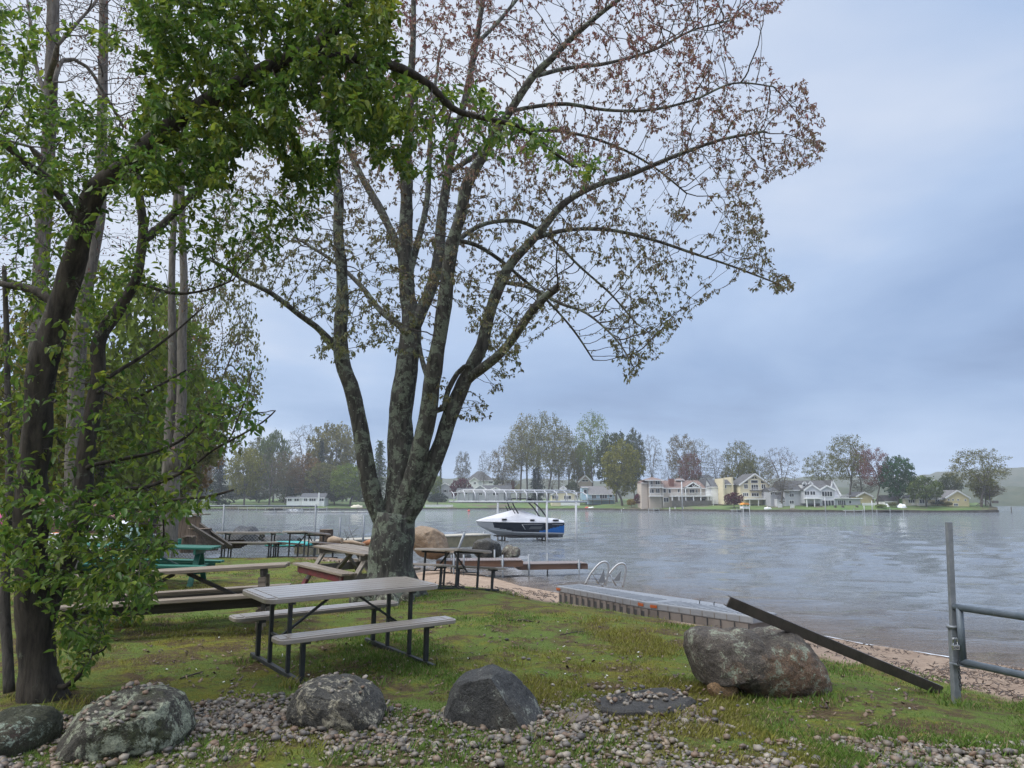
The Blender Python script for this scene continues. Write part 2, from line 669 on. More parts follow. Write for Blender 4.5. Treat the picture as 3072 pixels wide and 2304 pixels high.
fine = nz(45, 4)
green = rmp(fine.outputs[0], [(0.3, (0.062, 0.090, 0.018)), (0.7, (0.130, 0.178, 0.038))])
moss = rmp(fine.outputs[0], [(0.3, (0.105, 0.100, 0.014)), (0.72, (0.210, 0.190, 0.030))])
thatch = rmp(nz(30, 6).outputs[0], [(0.3, (0.045, 0.030, 0.016)), (0.7, (0.120, 0.085, 0.045))])
m1 = rmp(nz(1.1, 8, 0.78, None, 0.3).outputs[0], [(0.46, (0, 0, 0)), (0.60, (1, 1, 1))])
m2 = rmp(nz(2.2, 9, 0.80, None, 0.4).outputs[0], [(0.485, (0, 0, 0)), (0.56, (1, 1, 1))])
c = mixn(m1, green, moss)
c = mixn(m2, c, thatch)
sandc = rmp(nz(3.0, 8, 0.7).outputs[0], [(0.3, (0.200, 0.140, 0.100)), (0.55, (0.330, 0.245, 0.180)), (0.75, (0.400, 0.305, 0.225))])
debris = rmp(nz(5.5, 8, 0.8, (1, 1.6, 1), 0.8).outputs[0], [(0.56, (0, 0, 0)), (0.70, (0.7, 0.7, 0.7))])
sandc = mixn(debris, sandc, (0.110, 0.070, 0.045))
chipc = rmp(nz(32, 6, 0.8).outputs[0], [(0.3, (0.060, 0.038, 0.024)), (0.5, (0.200, 0.140, 0.095)), (0.7, (0.330, 0.250, 0.180))])
soil = rmp(nz(20, 6, 0.75).outputs[0], [(0.3, (0.030, 0.022, 0.015)), (0.7, (0.095, 0.070, 0.045))])
soil = mixn(rmp(nz(2.5, 6, 0.7).outputs[0], [(0.5, (0, 0, 0)), (0.6, (1, 1, 1))]), soil, green)
c = mixn(sp.outputs[2], c, soil)
c = mixn(sp.outputs[1], c, chipc)
c = mixn(sp.outputs[0], c, sandc)
n.links.new(c, b.inputs['Base Color'])
b.inputs['Roughness'].default_value = 0.95
b.inputs['Specular IOR Level'].default_value = 0.15
bt = nz(60, 6, 0.75)
bp = node(n, 'ShaderNodeBump', inp={'Strength': 0.9, 'Distance': 0.025})
n.links.new(bt.outputs[0], bp.inputs['Height'])
n.links.new(bp.outputs[0], b.inputs['Normal'])
go = mesh_np('ground', P3.reshape(-1, 3), q, gm, None, True, zcol, 'zone')
tag(go, 'mossy green lawn running down to a sandy lake beach', kind='structure')

# ------------------------------------------------------------------ the lake
wphi = np.concatenate([np.linspace(-1.5, -0.74, 40, endpoint=False), np.linspace(-0.74, 0.74, 520, endpoint=False), np.linspace(0.74, 1.5, 40)])
wpy = np.concatenate([np.arange(2150, 1640, -3.6), np.arange(1640, 1512, -2.0)])
wr = np.concatenate([2.8 * FPX / (wpy - 1502.0), [800, 1000, 1170]])
PHI, RAD = np.meshgrid(wphi, wr, indexing='ij')
X = RAD * np.sin(PHI); Y = RAD * np.cos(PHI)
Zw = np.zeros_like(X)
wrng = np.random.default_rng(5)
for k in range(26):
    lam = wrng.uniform(0.7, 3.6)
    ang = wrng.normal(1.35, 0.42)
    kx, ky = math.cos(ang) * 2 * PI / lam, math.sin(ang) * 2 * PI / lam
    ph0 = wrng.uniform(0, 6.28)
    fade = np.clip(1.2 - RAD / (lam * 40), 0, 1)
    Zw += 0.0060 * lam ** 0.8 * np.sin(kx * X + ky * Y + ph0 + 1.5 * fbm(np.stack([X, Y], -1), 0.12, 70 + k, 2)) * fade
calm = np.clip((RAD - shore_r(PHI)) / 6.0, 0.12, 1)
Zw = Zw * calm * (0.80 + 0.4 * fbm(np.stack([X, Y], -1), 0.09, 60, 2))
P3w = np.stack([X, Y, Zw], -1)
idx = np.arange(X.size).reshape(X.shape)
q = np.stack([idx[:-1, :-1], idx[:-1, 1:], idx[1:, 1:], idx[1:, :-1]], -1).reshape(-1, 4)
ok = (RAD > shore_r(PHI) - 0.8)
okq = (ok[:-1, :-1] | ok[:-1, 1:] | ok[1:, 1:] | ok[1:, :-1]).reshape(-1)
q = q[okq]
used = np.zeros(X.size, bool); used[q.ravel()] = True
remap = np.cumsum(used) - 1
dep = np.clip((RAD - shore_r(PHI)) / 9.0, 0, 1)
wcol = np.stack([dep, dep, dep], -1).reshape(-1, 3)[used]

wm, n, b = new_mat('lake_water')
tcn = node(n, 'ShaderNodeTexCoord')
att = node(n, 'ShaderNodeAttribute', attribute_name='depth')
wc = rmp(att.outputs['Color'], [(0.0, (0.115, 0.080, 0.052)), (0.35, (0.100, 0.090, 0.082)), (1.0, (0.125, 0.138, 0.150))])
n.links.new(wc, b.inputs['Base Color'])
b.inputs['Roughness'].default_value = 0.05
b.inputs['IOR'].default_value = 1.333
wa = nz(1.5, 5, 0.66, (0.50, 1.35, 1), 0.5)
wb = nz(5.0, 4, 0.65, (0.45, 1.3, 1), 0.4)
w3 = nz(0.16, 3, 0.6, (0.7, 1.0, 1))
ad = node(n, 'ShaderNodeMath', operation='MULTIPLY_ADD', inp={1: 0.42})
n.links.new(wb.outputs[0], ad.inputs[0])
n.links.new(wa.outputs[0], ad.inputs[2])
ad2 = node(n, 'ShaderNodeMath', operation='MULTIPLY')
mrw = node(n, 'ShaderNodeMapRange', inp={1: 0.3, 2: 0.7, 3: 0.88, 4: 1.10})
n.links.new(w3.outputs[0], mrw.inputs[0])
n.links.new(ad.outputs[0], ad2.inputs[0])
n.links.new(mrw.outputs[0], ad2.inputs[1])
bp = node(n, 'ShaderNodeBump', inp={'Strength': 1.0, 'Distance': 0.26})
n.links.new(ad2.outputs[0], bp.inputs['Height'])
n.links.new(bp.outputs[0], b.inputs['Normal'])
lake = mesh_np('lake_water', P3w.reshape(-1, 3)[used], remap[q], wm, None, True, wcol, 'depth')
tag(lake, 'grey rippled lake water under an overcast sky', kind='structure')

# thin line of foam where the water laps the sand
foam_m = M('foam', (0.75, 0.76, 0.78), (0.6, 0.62, 0.64), 20, 0.5)
fv, ff = [], []
ks = np.linspace(0.05, 0.62, 420)
for i, a in enumerate(ks):
    rr = float(shore_r(a)) - 0.10 + 0.30 * (fbm(np.array([[a * 30, 0]]), 1.0, 5, 3)[0] - 0.5)
    w = max(0.004, (fbm(np.array([[a * 55, 3.0]]), 1.0, 8, 3)[0] - 0.40) * 0.36)
    if a < 0.33: w *= 0.3
    for r_ in (rr - w, rr + w * 0.6):
        x, y = r_ * math.sin(a), r_ * math.cos(a)
        fv.append((x, y, max(gz(x, y), 0.0) + 0.016))
    if i:
        m_ = 2 * i
        ff.append((m_ - 2, m_ - 1, m_ + 1, m_))
fo = mesh_np('foam', fv, ff, foam_m)
tag(fo, 'thin white foam line lapping the sand', kind='stuff')

# ------------------------------------------------------------------ the far bank
bank_px = [(-1500, 1529.0), (300, 1529.5), (900, 1529.5), (1250, 1527.6), (1500, 1527.8), (1750, 1529.5), (1900, 1531.5), (2100, 1534.2), (2400, 1536.4),
           (2650, 1537.3), (2900, 1537.6), (2975, 1537.4), (2996, 1537.2)]
bx_, by_ = zip(*bank_px)
bpx = np.arange(-1500, 2998, 6.0)
bpy_ = np.interp(bpx, bx_, by_)
shore = np.array([G(a, c, 0) for a, c in zip(bpx, bpy_)])
dirs = shore[:, :2] / np.linalg.norm(shore[:, :2], axis=1)[:, None]
prof = [(-0.05, -1.0), (0.0, 0.55), (0.7, 0.60), (5, 0.9), (14, 1.45), (26, 1.9), (45, 2.3), (90, 3.2), (150, 3.6), (190, 2.6), (205, -1.0)]
wid = np.interp(bpx, [1800, 2300, 2700, 2900, 2996], [1.0, 0.7, 0.42, 0.30, 0.02])
hgt = np.interp(bpx, [2500, 2800, 2940, 2996], [1.0, 0.8, 0.5, 0.25])
bv = []
for k, (dd, zz) in enumerate(prof):
    for i in range(len(bpx)):
        s_ = dd * wid[i] if dd > 1 else dd
        zz_ = zz if zz < 0.6 else 0.55 + (zz - 0.55) * hgt[i]
        p = shore[i, :2] + dirs[i] * s_
        zz_ += (fbm(p[None] * 0.15, 1, 41, 2)[0] - 0.5) * (0.5 if dd > 4 else 0.02)
        bv.append((p[0], p[1], zz_))
nb = len(bpx)
idx = np.arange(len(bv)).reshape(len(prof), nb)
q = np.stack([idx[:-1, :-1], idx[:-1, 1:], idx[1:, 1:], idx[1:, :-1]], -1).reshape(-1, 4)
bm_ = M('far_lawn', (0.050, 0.105, 0.018), (0.095, 0.135, 0.032), 0.25, 0.95, c3=(0.09, 0.075, 0.045), s3=0.12, lo3=0.52, hi3=0.6)
bank = mesh_np('far_bank', bv, q, bm_, None, True)
tag(bank, 'green far bank rising from the lake', kind='structure')


def bank_z(x, y):
    a = math.atan2(x, y)
    i = int(np.argmin(np.abs(np.arctan2(shore[:, 0], shore[:, 1]) - a)))
    d = math.hypot(x, y) - np.linalg.norm(shore[i, :2])
    return float(np.interp(d, [p[0] * (wid[i] if p[0] > 1 else 1) for p in prof], [p[1] if p[1] < .6 else 0.55 + (p[1] - .55) * hgt[i] for p in prof]))


# a low dark retaining wall all along the far shore
sw = MB()
stone_dark = M('dark_stone_wall', (0.045, 0.040, 0.034), (0.105, 0.095, 0.080), 1.2, 0.9)
hw = [(-1500, .3), (1240, .35), (1900, .5), (2380, .55), (2640, .6), (2990, .5)]
for i in range(0, nb - 1, 4):
    j = min(i + 4, nb - 1)
    if bpx[i] < 200: continue
    h = float(np.interp(bpx[i], *zip(*hw))) + 0.08 * math.sin(i * 1.7)
    a = shore[i, :2] - dirs[i] * 0.45; c_ = shore[j, :2] - dirs[j] * 0.45
    sw.beam((a[0], a[1], h / 2 - 0.35), (c_[0], c_[1], h / 2 - 0.35), 0.6, h + 0.7)
o = sw.build('retaining_wall', stone_dark)
tag(o, 'low dark stone retaining wall along the far shore', 'wall')

# ------------------------------------------------------------------ hills beyond
def hill(name, label, prof_px, y0, depth, seed, col1, col2, bump):
    pxs = np.arange(prof_px[0][0], prof_px[-1][0], 8.0)
    ht = np.interp(pxs, [p[0] for p in prof_px], [p[1] for p in prof_px])
    rows = np.linspace(0, 1, 26)
    vs = []
    for t in rows:
        yy = y0 + depth * t
        prof_ = math.sin(min(t / 0.6, 1.0) * PI / 2) ** 0.9 if t < 0.6 else math.cos((t - 0.6) / 0.4 * PI / 2) ** 0.7
        for a, hh in zip(pxs, ht):
            yr = y0 + depth * 0.6
            top = 2.8 + (1502 - hh) / FPX * yr
            x = (a - 1536) / FPX * y0 * (1 + 0.5 * t)
            nzv = (fbm(np.array([[x * 0.06, yy * 0.06]]), 1, seed, 4)[0] - 0.5) * bump
            vs.append((x, yy, -1.0 + (top + 1.0) * prof_ + nzv * min(1, prof_ * 3)))
    m_ = len(pxs)
    idx = np.arange(len(vs)).reshape(len(rows), m_)
    q = np.stack([idx[:-1, :-1], idx[:-1, 1:], idx[1:, 1:], idx[1:, :-1]], -1).reshape(-1, 4)
    mt = M(name, col1, col2, 0.08, 0.95, bump=1.0, bscale=0.35)
    o = mesh_np(name, vs, q, mt, None, True)
    return tag(o, label, kind='structure')


hill('wooded_hill', 'wooded hill fading into haze behind the far shore',
     [(-900, 1440), (300, 1425), (900, 1430), (1500, 1440), (2000, 1446), (2300, 1440), (2560, 1430), (2700, 1434), (2790, 1420), (2860, 1421), (2940, 1412), (3040, 1404),
      (3072, 1401), (3300, 1392), (3900, 1400)], 640, 300, 11, (0.030, 0.040, 0.020), (0.060, 0.062, 0.035), 7)
hill('wooded_rise', 'lower wooded rise at the water beyond the grassy point',
     [(2350, 1466), (2560, 1450), (2750, 1458), (2900, 1462), (3000, 1456), (3072, 1448), (3400, 1440), (3800, 1450)], 400, 90, 12,
     (0.030, 0.042, 0.020), (0.055, 0.062, 0.032), 4)

# ------------------------------------------------------------------ damp air over the lake
hv = MB().bx(-1250, 1250, -60, 1260, -3.2, 64).build('haze')
hm = bpy.data.materials.new('haze')
hm.use_nodes = True
hn = hm.node_tree
hn.nodes.clear()
ho = node(hn, 'ShaderNodeOutputMaterial')
pv = node(hn, 'ShaderNodeVolumePrincipled')
pv.inputs['Color'].default_value = (0.90, 0.94, 1.0, 1)
pv.inputs['Density'].default_value = 0.00034
pv.inputs['Anisotropy'].default_value = 0.1
hn.links.new(pv.outputs[0], ho.inputs['Volume'])
hv.data.materials.append(hm)
tag(hv, 'pale damp haze lying over the lake', kind='stuff')
# ------------------------------------------------------------------ tree growing
def colonize(pos, par, att, di, dk, step, iters, seed=0, bias=(0, 0, 0), keep=0.35, maxkids=3):
    """grow twigs from existing nodes (pos, par) toward attraction points; returns node positions and parents"""
    g = np.random.default_rng(seed)
    P = np.zeros((len(pos) + 60000, 3)); P[:len(pos)] = pos
    PA = np.full(len(P), -1, dtype=np.int64); PA[:len(par)] = par
    n = len(pos)
    kids = np.zeros(len(P), int)
    for p in par:
        if p >= 0: kids[p] += 1
    DIR = np.zeros((len(P), 3))
    for i in range(n):
        if par[i] >= 0:
            d = P[i] - P[par[i]]
            DIR[i] = d / (np.linalg.norm(d) + 1e-9)
    A = np.array(att, float)
    best = np.full(len(A), 1e9); bi = np.zeros(len(A), int)

    def update(lo, hi):
        nonlocal best, bi
        for s in range(lo, hi, 400):
            e = min(hi, s + 400)
            d = ((A[:, None, :] - P[None, s:e, :]) ** 2).sum(-1)
            j = d.argmin(1); dm = d[np.arange(len(A)), j]
            m = dm < best
            best = np.where(m, dm, best); bi = np.where(m, j + s, bi)
    update(0, n)
    bias = np.array(bias)
    for it in range(iters):
        act = best < di * di
        if not act.any():
            break
        v = A[act] - P[bi[act]]
        v /= np.linalg.norm(v, axis=1)[:, None] + 1e-9
        acc = np.zeros((n, 3)); np.add.at(acc, bi[act], v)
        grow = np.where((np.abs(acc).sum(1) > 1e-6) & (kids[:n] < maxkids))[0]
        if len(grow) == 0:
            break
        d = acc[grow]
        d /= np.linalg.norm(d, axis=1)[:, None] + 1e-9
        d = d + DIR[grow] * keep + bias + g.normal(0, 0.13, d.shape)
        d /= np.linalg.norm(d, axis=1)[:, None] + 1e-9
        k = len(grow)
        if n + k >= len(P):
            break
        P[n:n + k] = P[grow] + d * step
        PA[n:n + k] = grow
        DIR[n:n + k] = d
        kids[grow] += 1
        update(n, n + k)
        n += k
        live = best > dk * dk
        A = A[live]; best = best[live]; bi = bi[live]
        if len(A) == 0:
            break
    return P[:n].copy(), PA[:n].copy()


def pipe_radii(P, PA, tip, expo, fixed=None):
    n = len(P)
    acc = np.zeros(n)
    for i in range(n - 1, -1, -1):
        if acc[i] == 0: acc[i] = tip ** expo
        if PA[i] >= 0: acc[PA[i]] += acc[i]
    r = acc ** (1 / expo)
    if fixed is not None:
        m = fixed > 0
        r[:len(fixed)][m] = fixed[m]
        # children never thicker than 80 % of their parent
    for i in range(n):
        p = PA[i]
        if p >= 0 and (fixed is None or i >= len(fixed)):
            r[i] = min(r[i], r[p] * 0.92)
    return r, acc


def skeleton_mesh(P, PA, r, sides=((0.05, 8), (0.015, 5), (0, 3)), skip=0, only=None):
    """tubes along every parent->child link, watertight along the main run of each branch"""
    n = len(P)
    main = np.full(n, -1)
    order = np.argsort(r)
    for i in order:
        if PA[i] >= 0: main[PA[i]] = i          # thickest child wins (last)
    DIRn = np.zeros((n, 3))
    for i in range(n):
        d = np.zeros(3)
        if PA[i] >= 0:
            a = P[i] - P[PA[i]]; d = d + a / (np.linalg.norm(a) + 1e-9)
        if main[i] >= 0:
            a = P[main[i]] - P[i]; d = d + a / (np.linalg.norm(a) + 1e-9)
        DIRn[i] = d / (np.linalg.norm(d) + 1e-9)
    ids = np.array([i for i in range(skip, n) if PA[i] >= 0]) if only is None else np.array(only)
    if len(ids) == 0:
        return np.zeros((0, 3)), np.zeros((0, 4), int)
    pa = PA[ids]
    rp = np.where(main[pa] == ids, r[pa], np.minimum(r[pa], r[ids] * 1.25))
    seg = P[ids] - P[pa]; seg /= np.linalg.norm(seg, axis=1)[:, None] + 1e-9
    dp = np.where((main[pa] == ids)[:, None], DIRn[pa], seg)
    dc = DIRn[ids]
    ref = np.array([0.36, 0.48, 0.8]); ref /= np.linalg.norm(ref)

    def frame(d):
        u = np.cross(d, ref); l = np.linalg.norm(u, axis=1)[:, None]
        u = np.where(l > 1e-3, u / (l + 1e-9), np.array([1.0, 0, 0]))
        return u, np.cross(d, u)
    V, Fc, base = [], [], 0
    cls = np.zeros(len(ids), int)
    for lo, k in sides:
        pass
    prev = 1e9
    for lo, k in sides:
        m = (rp >= lo) & (rp < prev)
        prev = lo
        if not m.any():
            continue
        an = np.arange(k) * 2 * PI / k
        for_ = []
        for pos_, dr, rad_ in ((P[pa[m]], dp[m], rp[m]), (P[ids[m]], dc[m], r[ids[m]])):
            u, w = frame(dr)
            for_.append(pos_[:, None] + (u[:, None] * np.cos(an)[None, :, None] + w[:, None] * np.sin(an)[None, :, None]) * rad_[:, None, None])
        cnt = m.sum()
        v = np.concatenate(for_, 1).reshape(-1, 3)
        o = base + np.arange(cnt)[:, None] * 2 * k
        a = np.arange(k); a2 = (a + 1) % k
        f = np.stack([o + a, o + a2, o + k + a2, o + k + a], -1).reshape(-1, 4)
        V.append(v); Fc.append(f); base += len(v)
    return np.concatenate(V), np.concatenate(Fc)


def leaves_mesh(pts, size, g, aspect=0.5, droop=0.3, var=0.35, cols=((0.05, 0.1, 0.02), (0.1, 0.14, 0.03)), fold=True, dirs=None, curl=0.25):
    """one small bent blade per point; colours vary from leaf to leaf"""
    n = len(pts)
    d = g.normal(0, 1, (n, 3))
    d[:, 2] -= droop
    if dirs is not None:
        d += dirs * 1.2
    d /= np.linalg.norm(d, axis=1)[:, None]
    up = g.normal(0, 0.55, (n, 3)); up[:, 2] += 1.0
    s = np.cross(d, up); s /= np.linalg.norm(s, axis=1)[:, None] + 1e-9
    nn = np.cross(s, d)
    L = size * (1 + g.uniform(-var, var, n)); Wd = L * aspect * 0.5
    L = L[:, None]; Wd = Wd[:, None]
    a = pts
    if fold:
        v = np.stack([a, a + d * L * .26 + s * Wd * .86 + nn * Wd * .4, a + d * L * .64 + s * Wd * .84 + nn * Wd * (.4 - curl * .5), a + d * L - nn * L * curl,
                      a + d * L * .64 - s * Wd * .84 + nn * Wd * (.4 - curl * .5), a + d * L * .26 - s * Wd * .86 + nn * Wd * .4], 1)
        f0 = np.array([[0, 1, 2], [0, 2, 3], [0, 3, 4], [0, 4, 5]])
        k = 6
    else:
        v = np.stack([a, a + d * L * .5 + s * Wd, a + d * L - nn * L * curl, a + d * L * .5 - s * Wd], 1)
        f0 = np.array([[0, 1, 2], [0, 2, 3]])
        k = 4
    f = (np.arange(n)[:, None, None] * k + f0[None]).reshape(-1, 3)
    c0 = np.array(cols)
    t = g.uniform(0, len(c0) - 1.001, n)
    i = t.astype(int); w = (t - i)[:, None]
    c = c0[i] * (1 - w) + c0[i + 1] * w
    c = c * g.uniform(0.75, 1.25, n)[:, None]
    return v.reshape(-1, 3), f, np.repeat(c, k, 0)


def limb_nodes(limbs, step):
    """limbs: list of (polyline [(xyz, radius)], index of parent limb or -1); resampled to nodes with fixed radii"""
    P, PA, RR = [], [], []
    spans = []
    for pts, parent in limbs:
        pts = [(np.array(p, float), r) for p, r in pts]
        start = -1
        if parent >= 0:
            lo, hi = spans[parent]
            dd = [np.linalg.norm(P[j] - pts[0][0]) for j in range(lo, hi)]
            start = lo + int(np.argmin(dd))
        s0 = len(P)
        prev = start
        # Catmull-Rom through the points
        for k in range(len(pts) - 1):
            p0 = pts[max(k - 1, 0)][0]; p1, r1 = pts[k]; p2, r2 = pts[k + 1]; p3 = pts[min(k + 2, len(pts) - 1)][0]
            m = max(1, int(np.linalg.norm(p2 - p1) / step))
            for j in range(m + (1 if k == len(pts) - 2 else 0)):
                t = j / m
                q = 0.5 * ((2 * p1) + (-p0 + p2) * t + (2 * p0 - 5 * p1 + 4 * p2 - p3) * t * t + (-p0 + 3 * p1 - 3 * p2 + p3) * t ** 3)
                if k == 0 and j == 0 and start >= 0:
                    continue
                P.append(q); PA.append(prev); RR.append(r1 + (r2 - r1) * t)
                prev = len(P) - 1
        spans.append((s0, len(P)))
    return np.array(P), np.array(PA), np.array(RR), spans


# ------------------------------------------------------------------ prototypes for the far trees (unit: metres, base at the origin)
BARK_FAR = bark_mat('far_bark', (0.062, 0.055, 0.046), (0.130, 0.116, 0.098))
_leafm = {}


def crown_mat(key, c1, c2, trans=0.3):
    if key not in _leafm:
        m, n, b = new_mat('leaves_' + key)
        at = node(n, 'ShaderNodeAttribute', attribute_name='Col')
        mx = mixc(n)
        n.links.new(at.outputs['Fac'], mx.inputs[0])
        mx.inputs[6].default_value = (*c1, 1)
        mx.inputs[7].default_value = (*c2, 1)
        n.links.new(mx.outputs[2], b.inputs['Base Color'])
        b.inputs['Roughness'].default_value = 0.7
        b.inputs['Specular IOR Level'].default_value = 0.2
        tr = node(n, 'ShaderNodeBsdfTranslucent')
        n.links.new(mx.outputs[2], tr.inputs[0])
        sh = node(n, 'ShaderNodeMixShader', inp={0: trans})
        n.links.new(b.outputs[0], sh.inputs[1])
        n.links.new(tr.outputs[0], sh.inputs[2])
        n.links.new(sh.outputs[0], n.nodes['Material Output'].inputs[0])
        _leafm[key] = m
    return _leafm[key]


def envelope(kind, h, w, g, n):
    """attraction points filling a crown of the given kind"""
    p = g.normal(0, 1, (n * 2, 3))
    p /= np.linalg.norm(p, axis=1)[:, None]
    p *= (g.uniform(0.15, 1, (n * 2, 1)) ** 0.45)
    if kind == 'vase':
        p = p * [w / 2, w / 2, h * 0.36] + [0, 0, h * 0.66]
        m = p[:, 2] > h * 0.32 + 0 * np.hypot(p[:, 0], p[:, 1])
    elif kind == 'dome':
        p = p * [w / 2, w / 2, h * 0.42] + [0, 0, h * 0.56]
        m = p[:, 2] > h * 0.18
    elif kind == 'tall':
        p = p * [w / 2, w / 2, h * 0.34] + [0, 0, h * 0.67]
        m = p[:, 2] > h * 0.38
    elif kind == 'umbrella':
        p = p * [w / 2, w / 2, h * 0.30] + [0, 0, h * 0.70]
        m = (p[:, 2] > h * 0.44 - 0.0)
    else:                                         # low
        p = p * [w / 2, w / 2, h * 0.42] + [0, 0, h * 0.55]
        m = p[:, 2] > h * 0.25
    # ragged edge: lumps and bays
    r = fbm(p, 2.6 / w * 2, int(g.integers(999)), 3)
    m &= (r > 0.40)
    return p[m][:n]


def broad_proto(kind, h, w, seed, natt, leaf_n, leaf_size, sides=((0.2, 6), (0, 3)), trunk_r=0.3, forks=4, tipr=0.022):
    g = np.random.default_rng(seed)
    step = h / 26.0
    th = {'vase': 0.30, 'dome': 0.22, 'tall': 0.45, 'umbrella': 0.42, 'low': 0.2}[kind] * h
    lean = g.normal(0, 0.03, 2)
    pts = [(np.array([0, 0, -0.4]), trunk_r * 1.35), (np.array([lean[0] * th, lean[1] * th, th * .5]), trunk_r), (np.array([lean[0] * h, lean[1] * h, th]), trunk_r * .88)]
    limbs = [(pts, -1)]
    top = pts[-1][0]
    for k in range(forks):
        an = 2 * PI * (k + g.uniform(-.3, .3)) / forks
        sp = g.uniform(0.10, 0.32) * w
        zt = g.uniform(0.62, 0.86) * h
        mid = top + np.array([math.cos(an) * sp * .35, math.sin(an) * sp * .35, (zt - th) * .5])
        end = np.array([math.cos(an) * sp, math.sin(an) * sp, zt])
        limbs.append(([(top, trunk_r * .62), (mid, trunk_r * .45), (end, trunk_r * .2)], 0))
    P, PA, RR, _ = limb_nodes(limbs, step)
    att = envelope(kind, h, w, g, natt)
    P, PA = colonize(P, PA, att, h * 0.5, step * 1.15, step, 70, seed, (0, 0, 0.06))
    r, acc = pipe_radii(P, PA, tipr, 2.3, RR)
    v, f = skeleton_mesh(P, PA, r, sides)
    wood = mesh_np('trunk', v, f, None, None, True, linked=False)
    tips = np.where(acc <= (tipr ** 2.3) * 5.2)[0]
    tips = tips[tips > len(RR)]
    src = P[g.choice(tips, leaf_n)] if len(tips) else P[g.choice(len(P), leaf_n)]
    src = src + g.normal(0, step * 0.42, src.shape)
    lv, lf, lc = leaves_mesh(src, leaf_size, g, 0.75, 0.2, 0.45, ((0.0, 0.0, 0.0), (1, 1, 1)), fold=False)
    lc = np.clip(lc * 0 + np.repeat(np.clip(fbm(src, 1.6 * 6 / h, seed, 3) * 1.6 - 0.35 + g.normal(0, .2, len(src)), 0, 1), 4)[:, None], 0, 1)
    leaf = mesh_np('crown', lv, lf, None, None, False, lc, linked=False)
    return wood, leaf, h, w


def conifer_proto(h, w, seed):
    g = np.random.default_rng(seed)
    mb = []
    P = [np.array([0, 0, -0.3]), np.array([0, 0, h * .5]), np.array([0, 0, h])]
    PA = [-1, 0, 1]; RR = [h * .016, h * .01, 0.02]
    needles = []
    z = h * 0.06
    while z < h * 0.99:
        t = z / h
        L = w / 2 * (1 - t) ** 0.8 * g.uniform(0.75, 1.1) + 0.12
        nb_ = 5 if t < .85 else 4
        for k in range(nb_):
            an = g.uniform(0, 2 * PI)
            Lk = L * g.uniform(0.7, 1.1)
            e = np.array([math.cos(an) * Lk, math.sin(an) * Lk, z - Lk * g.uniform(0.02, 0.32)])
            P.append(np.array([0, 0, z])); PA.append(0); RR.append(0.03)
            P.append(e); PA.append(len(P) - 2); RR.append(0.012)
            m = max(3, int(Lk / (h * .02)))
            for j in range(m):
                s = (j + g.uniform(0, 1)) / m
                c0 = np.array([0, 0, z]) * (1 - s) + e * s
                for _ in range(3):
                    needles.append(c0 + g.normal(0, h * 0.012, 3))
        z += h * 0.028
    # roots of branches belong to the stem
    P = np.array(P); PA = np.array(PA); RR = np.array(RR)
    keep = [i for i in range(len(P)) if PA[i] >= 0 and not (PA[i] == 0 and i > 2)]
    v, f = skeleton_mesh(P, PA, RR, ((0, 4),), only=keep)
    wood = mesh_np('trunk', v, f, None, None, True, linked=False)
    nd = np.array(needles)
    lv, lf, lc = leaves_mesh(nd, h * 0.038, g, 0.35, 0.7, 0.4, ((0, 0, 0), (1, 1, 1)), fold=False)
    leaf = mesh_np('crown', lv, lf, None, None, False, np.clip(np.repeat(g.uniform(0, 1, len(nd)), 4)[:, None] * np.ones(3), 0, 1), linked=False)
    return wood, leaf, h, w


PROTO = {
    'vase': [broad_proto('vase', 20, 17, 101, 800, 6800, 0.33, tipr=0.03), broad_proto('vase', 20, 15, 102, 750, 6200, 0.33, tipr=0.03, forks=5)],
    'bare': [broad_proto('vase', 18, 13, 103, 1100, 1900, 0.24, tipr=0.03), broad_proto('dome', 16, 13, 104, 1200, 1900, 0.24, tipr=0.03, forks=5)],
    'tall': [broad_proto('tall', 24, 11, 105, 700, 5200, 0.33, tipr=0.03, forks=3), broad_proto('tall', 24, 13, 106, 750, 5600, 0.33, tipr=0.03)],
    'dense': [broad_proto('dome', 14, 13, 107, 700, 8500, 0.42, forks=5), broad_proto('dome', 16, 12, 108, 700, 8500, 0.42)],
    'umbrella': [broad_proto('umbrella', 17, 15, 109, 600, 4600, 0.32, forks=4, tipr=0.03)],
    'low': [broad_proto('low', 5, 6.5, 110, 500, 4200, 0.26, trunk_r=0.14, forks=5, tipr=0.012)],
    'conifer': [conifer_proto(16, 7.5, 111), conifer_proto(18, 6.5, 112)],
}
TREEC = {
    'olive': ((0.070, 0.078, 0.020), (0.190, 0.185, 0.048)), 'tan': ((0.110, 0.104, 0.032), (0.225, 0.205, 0.066)),
    'brown': ((0.095, 0.080, 0.038), (0.180, 0.145, 0.066)), 'green': ((0.055, 0.088, 0.020), (0.120, 0.160, 0.038)),
    'bright': ((0.090, 0.140, 0.016), (0.200, 0.250, 0.038)), 'yellow': ((0.120, 0.130, 0.018), (0.250, 0.235, 0.040)),
    'deep': ((0.018, 0.060, 0.022), (0.042, 0.115, 0.036)), 'red': ((0.110, 0.038, 0.036), (0.185, 0.070, 0.058)),
    'purple': ((0.055, 0.010, 0.020), (0.120, 0.020, 0.038)), 'orange': ((0.135, 0.085, 0.032), (0.230, 0.140, 0.052)),
    'spruce': ((0.014, 0.028, 0.022), (0.030, 0.052, 0.038)), 'lime_spruce': ((0.045, 0.070, 0.020), (0.085, 0.115, 0.030)),
    'dark': ((0.034, 0.048, 0.016), (0.074, 0.090, 0.030)), 'gray': ((0.095, 0.092, 0.068), (0.160, 0.152, 0.110)),
    'forsythia': ((0.200, 0.130, 0.015), (0.300, 0.210, 0.025)),
}
_tn = 0


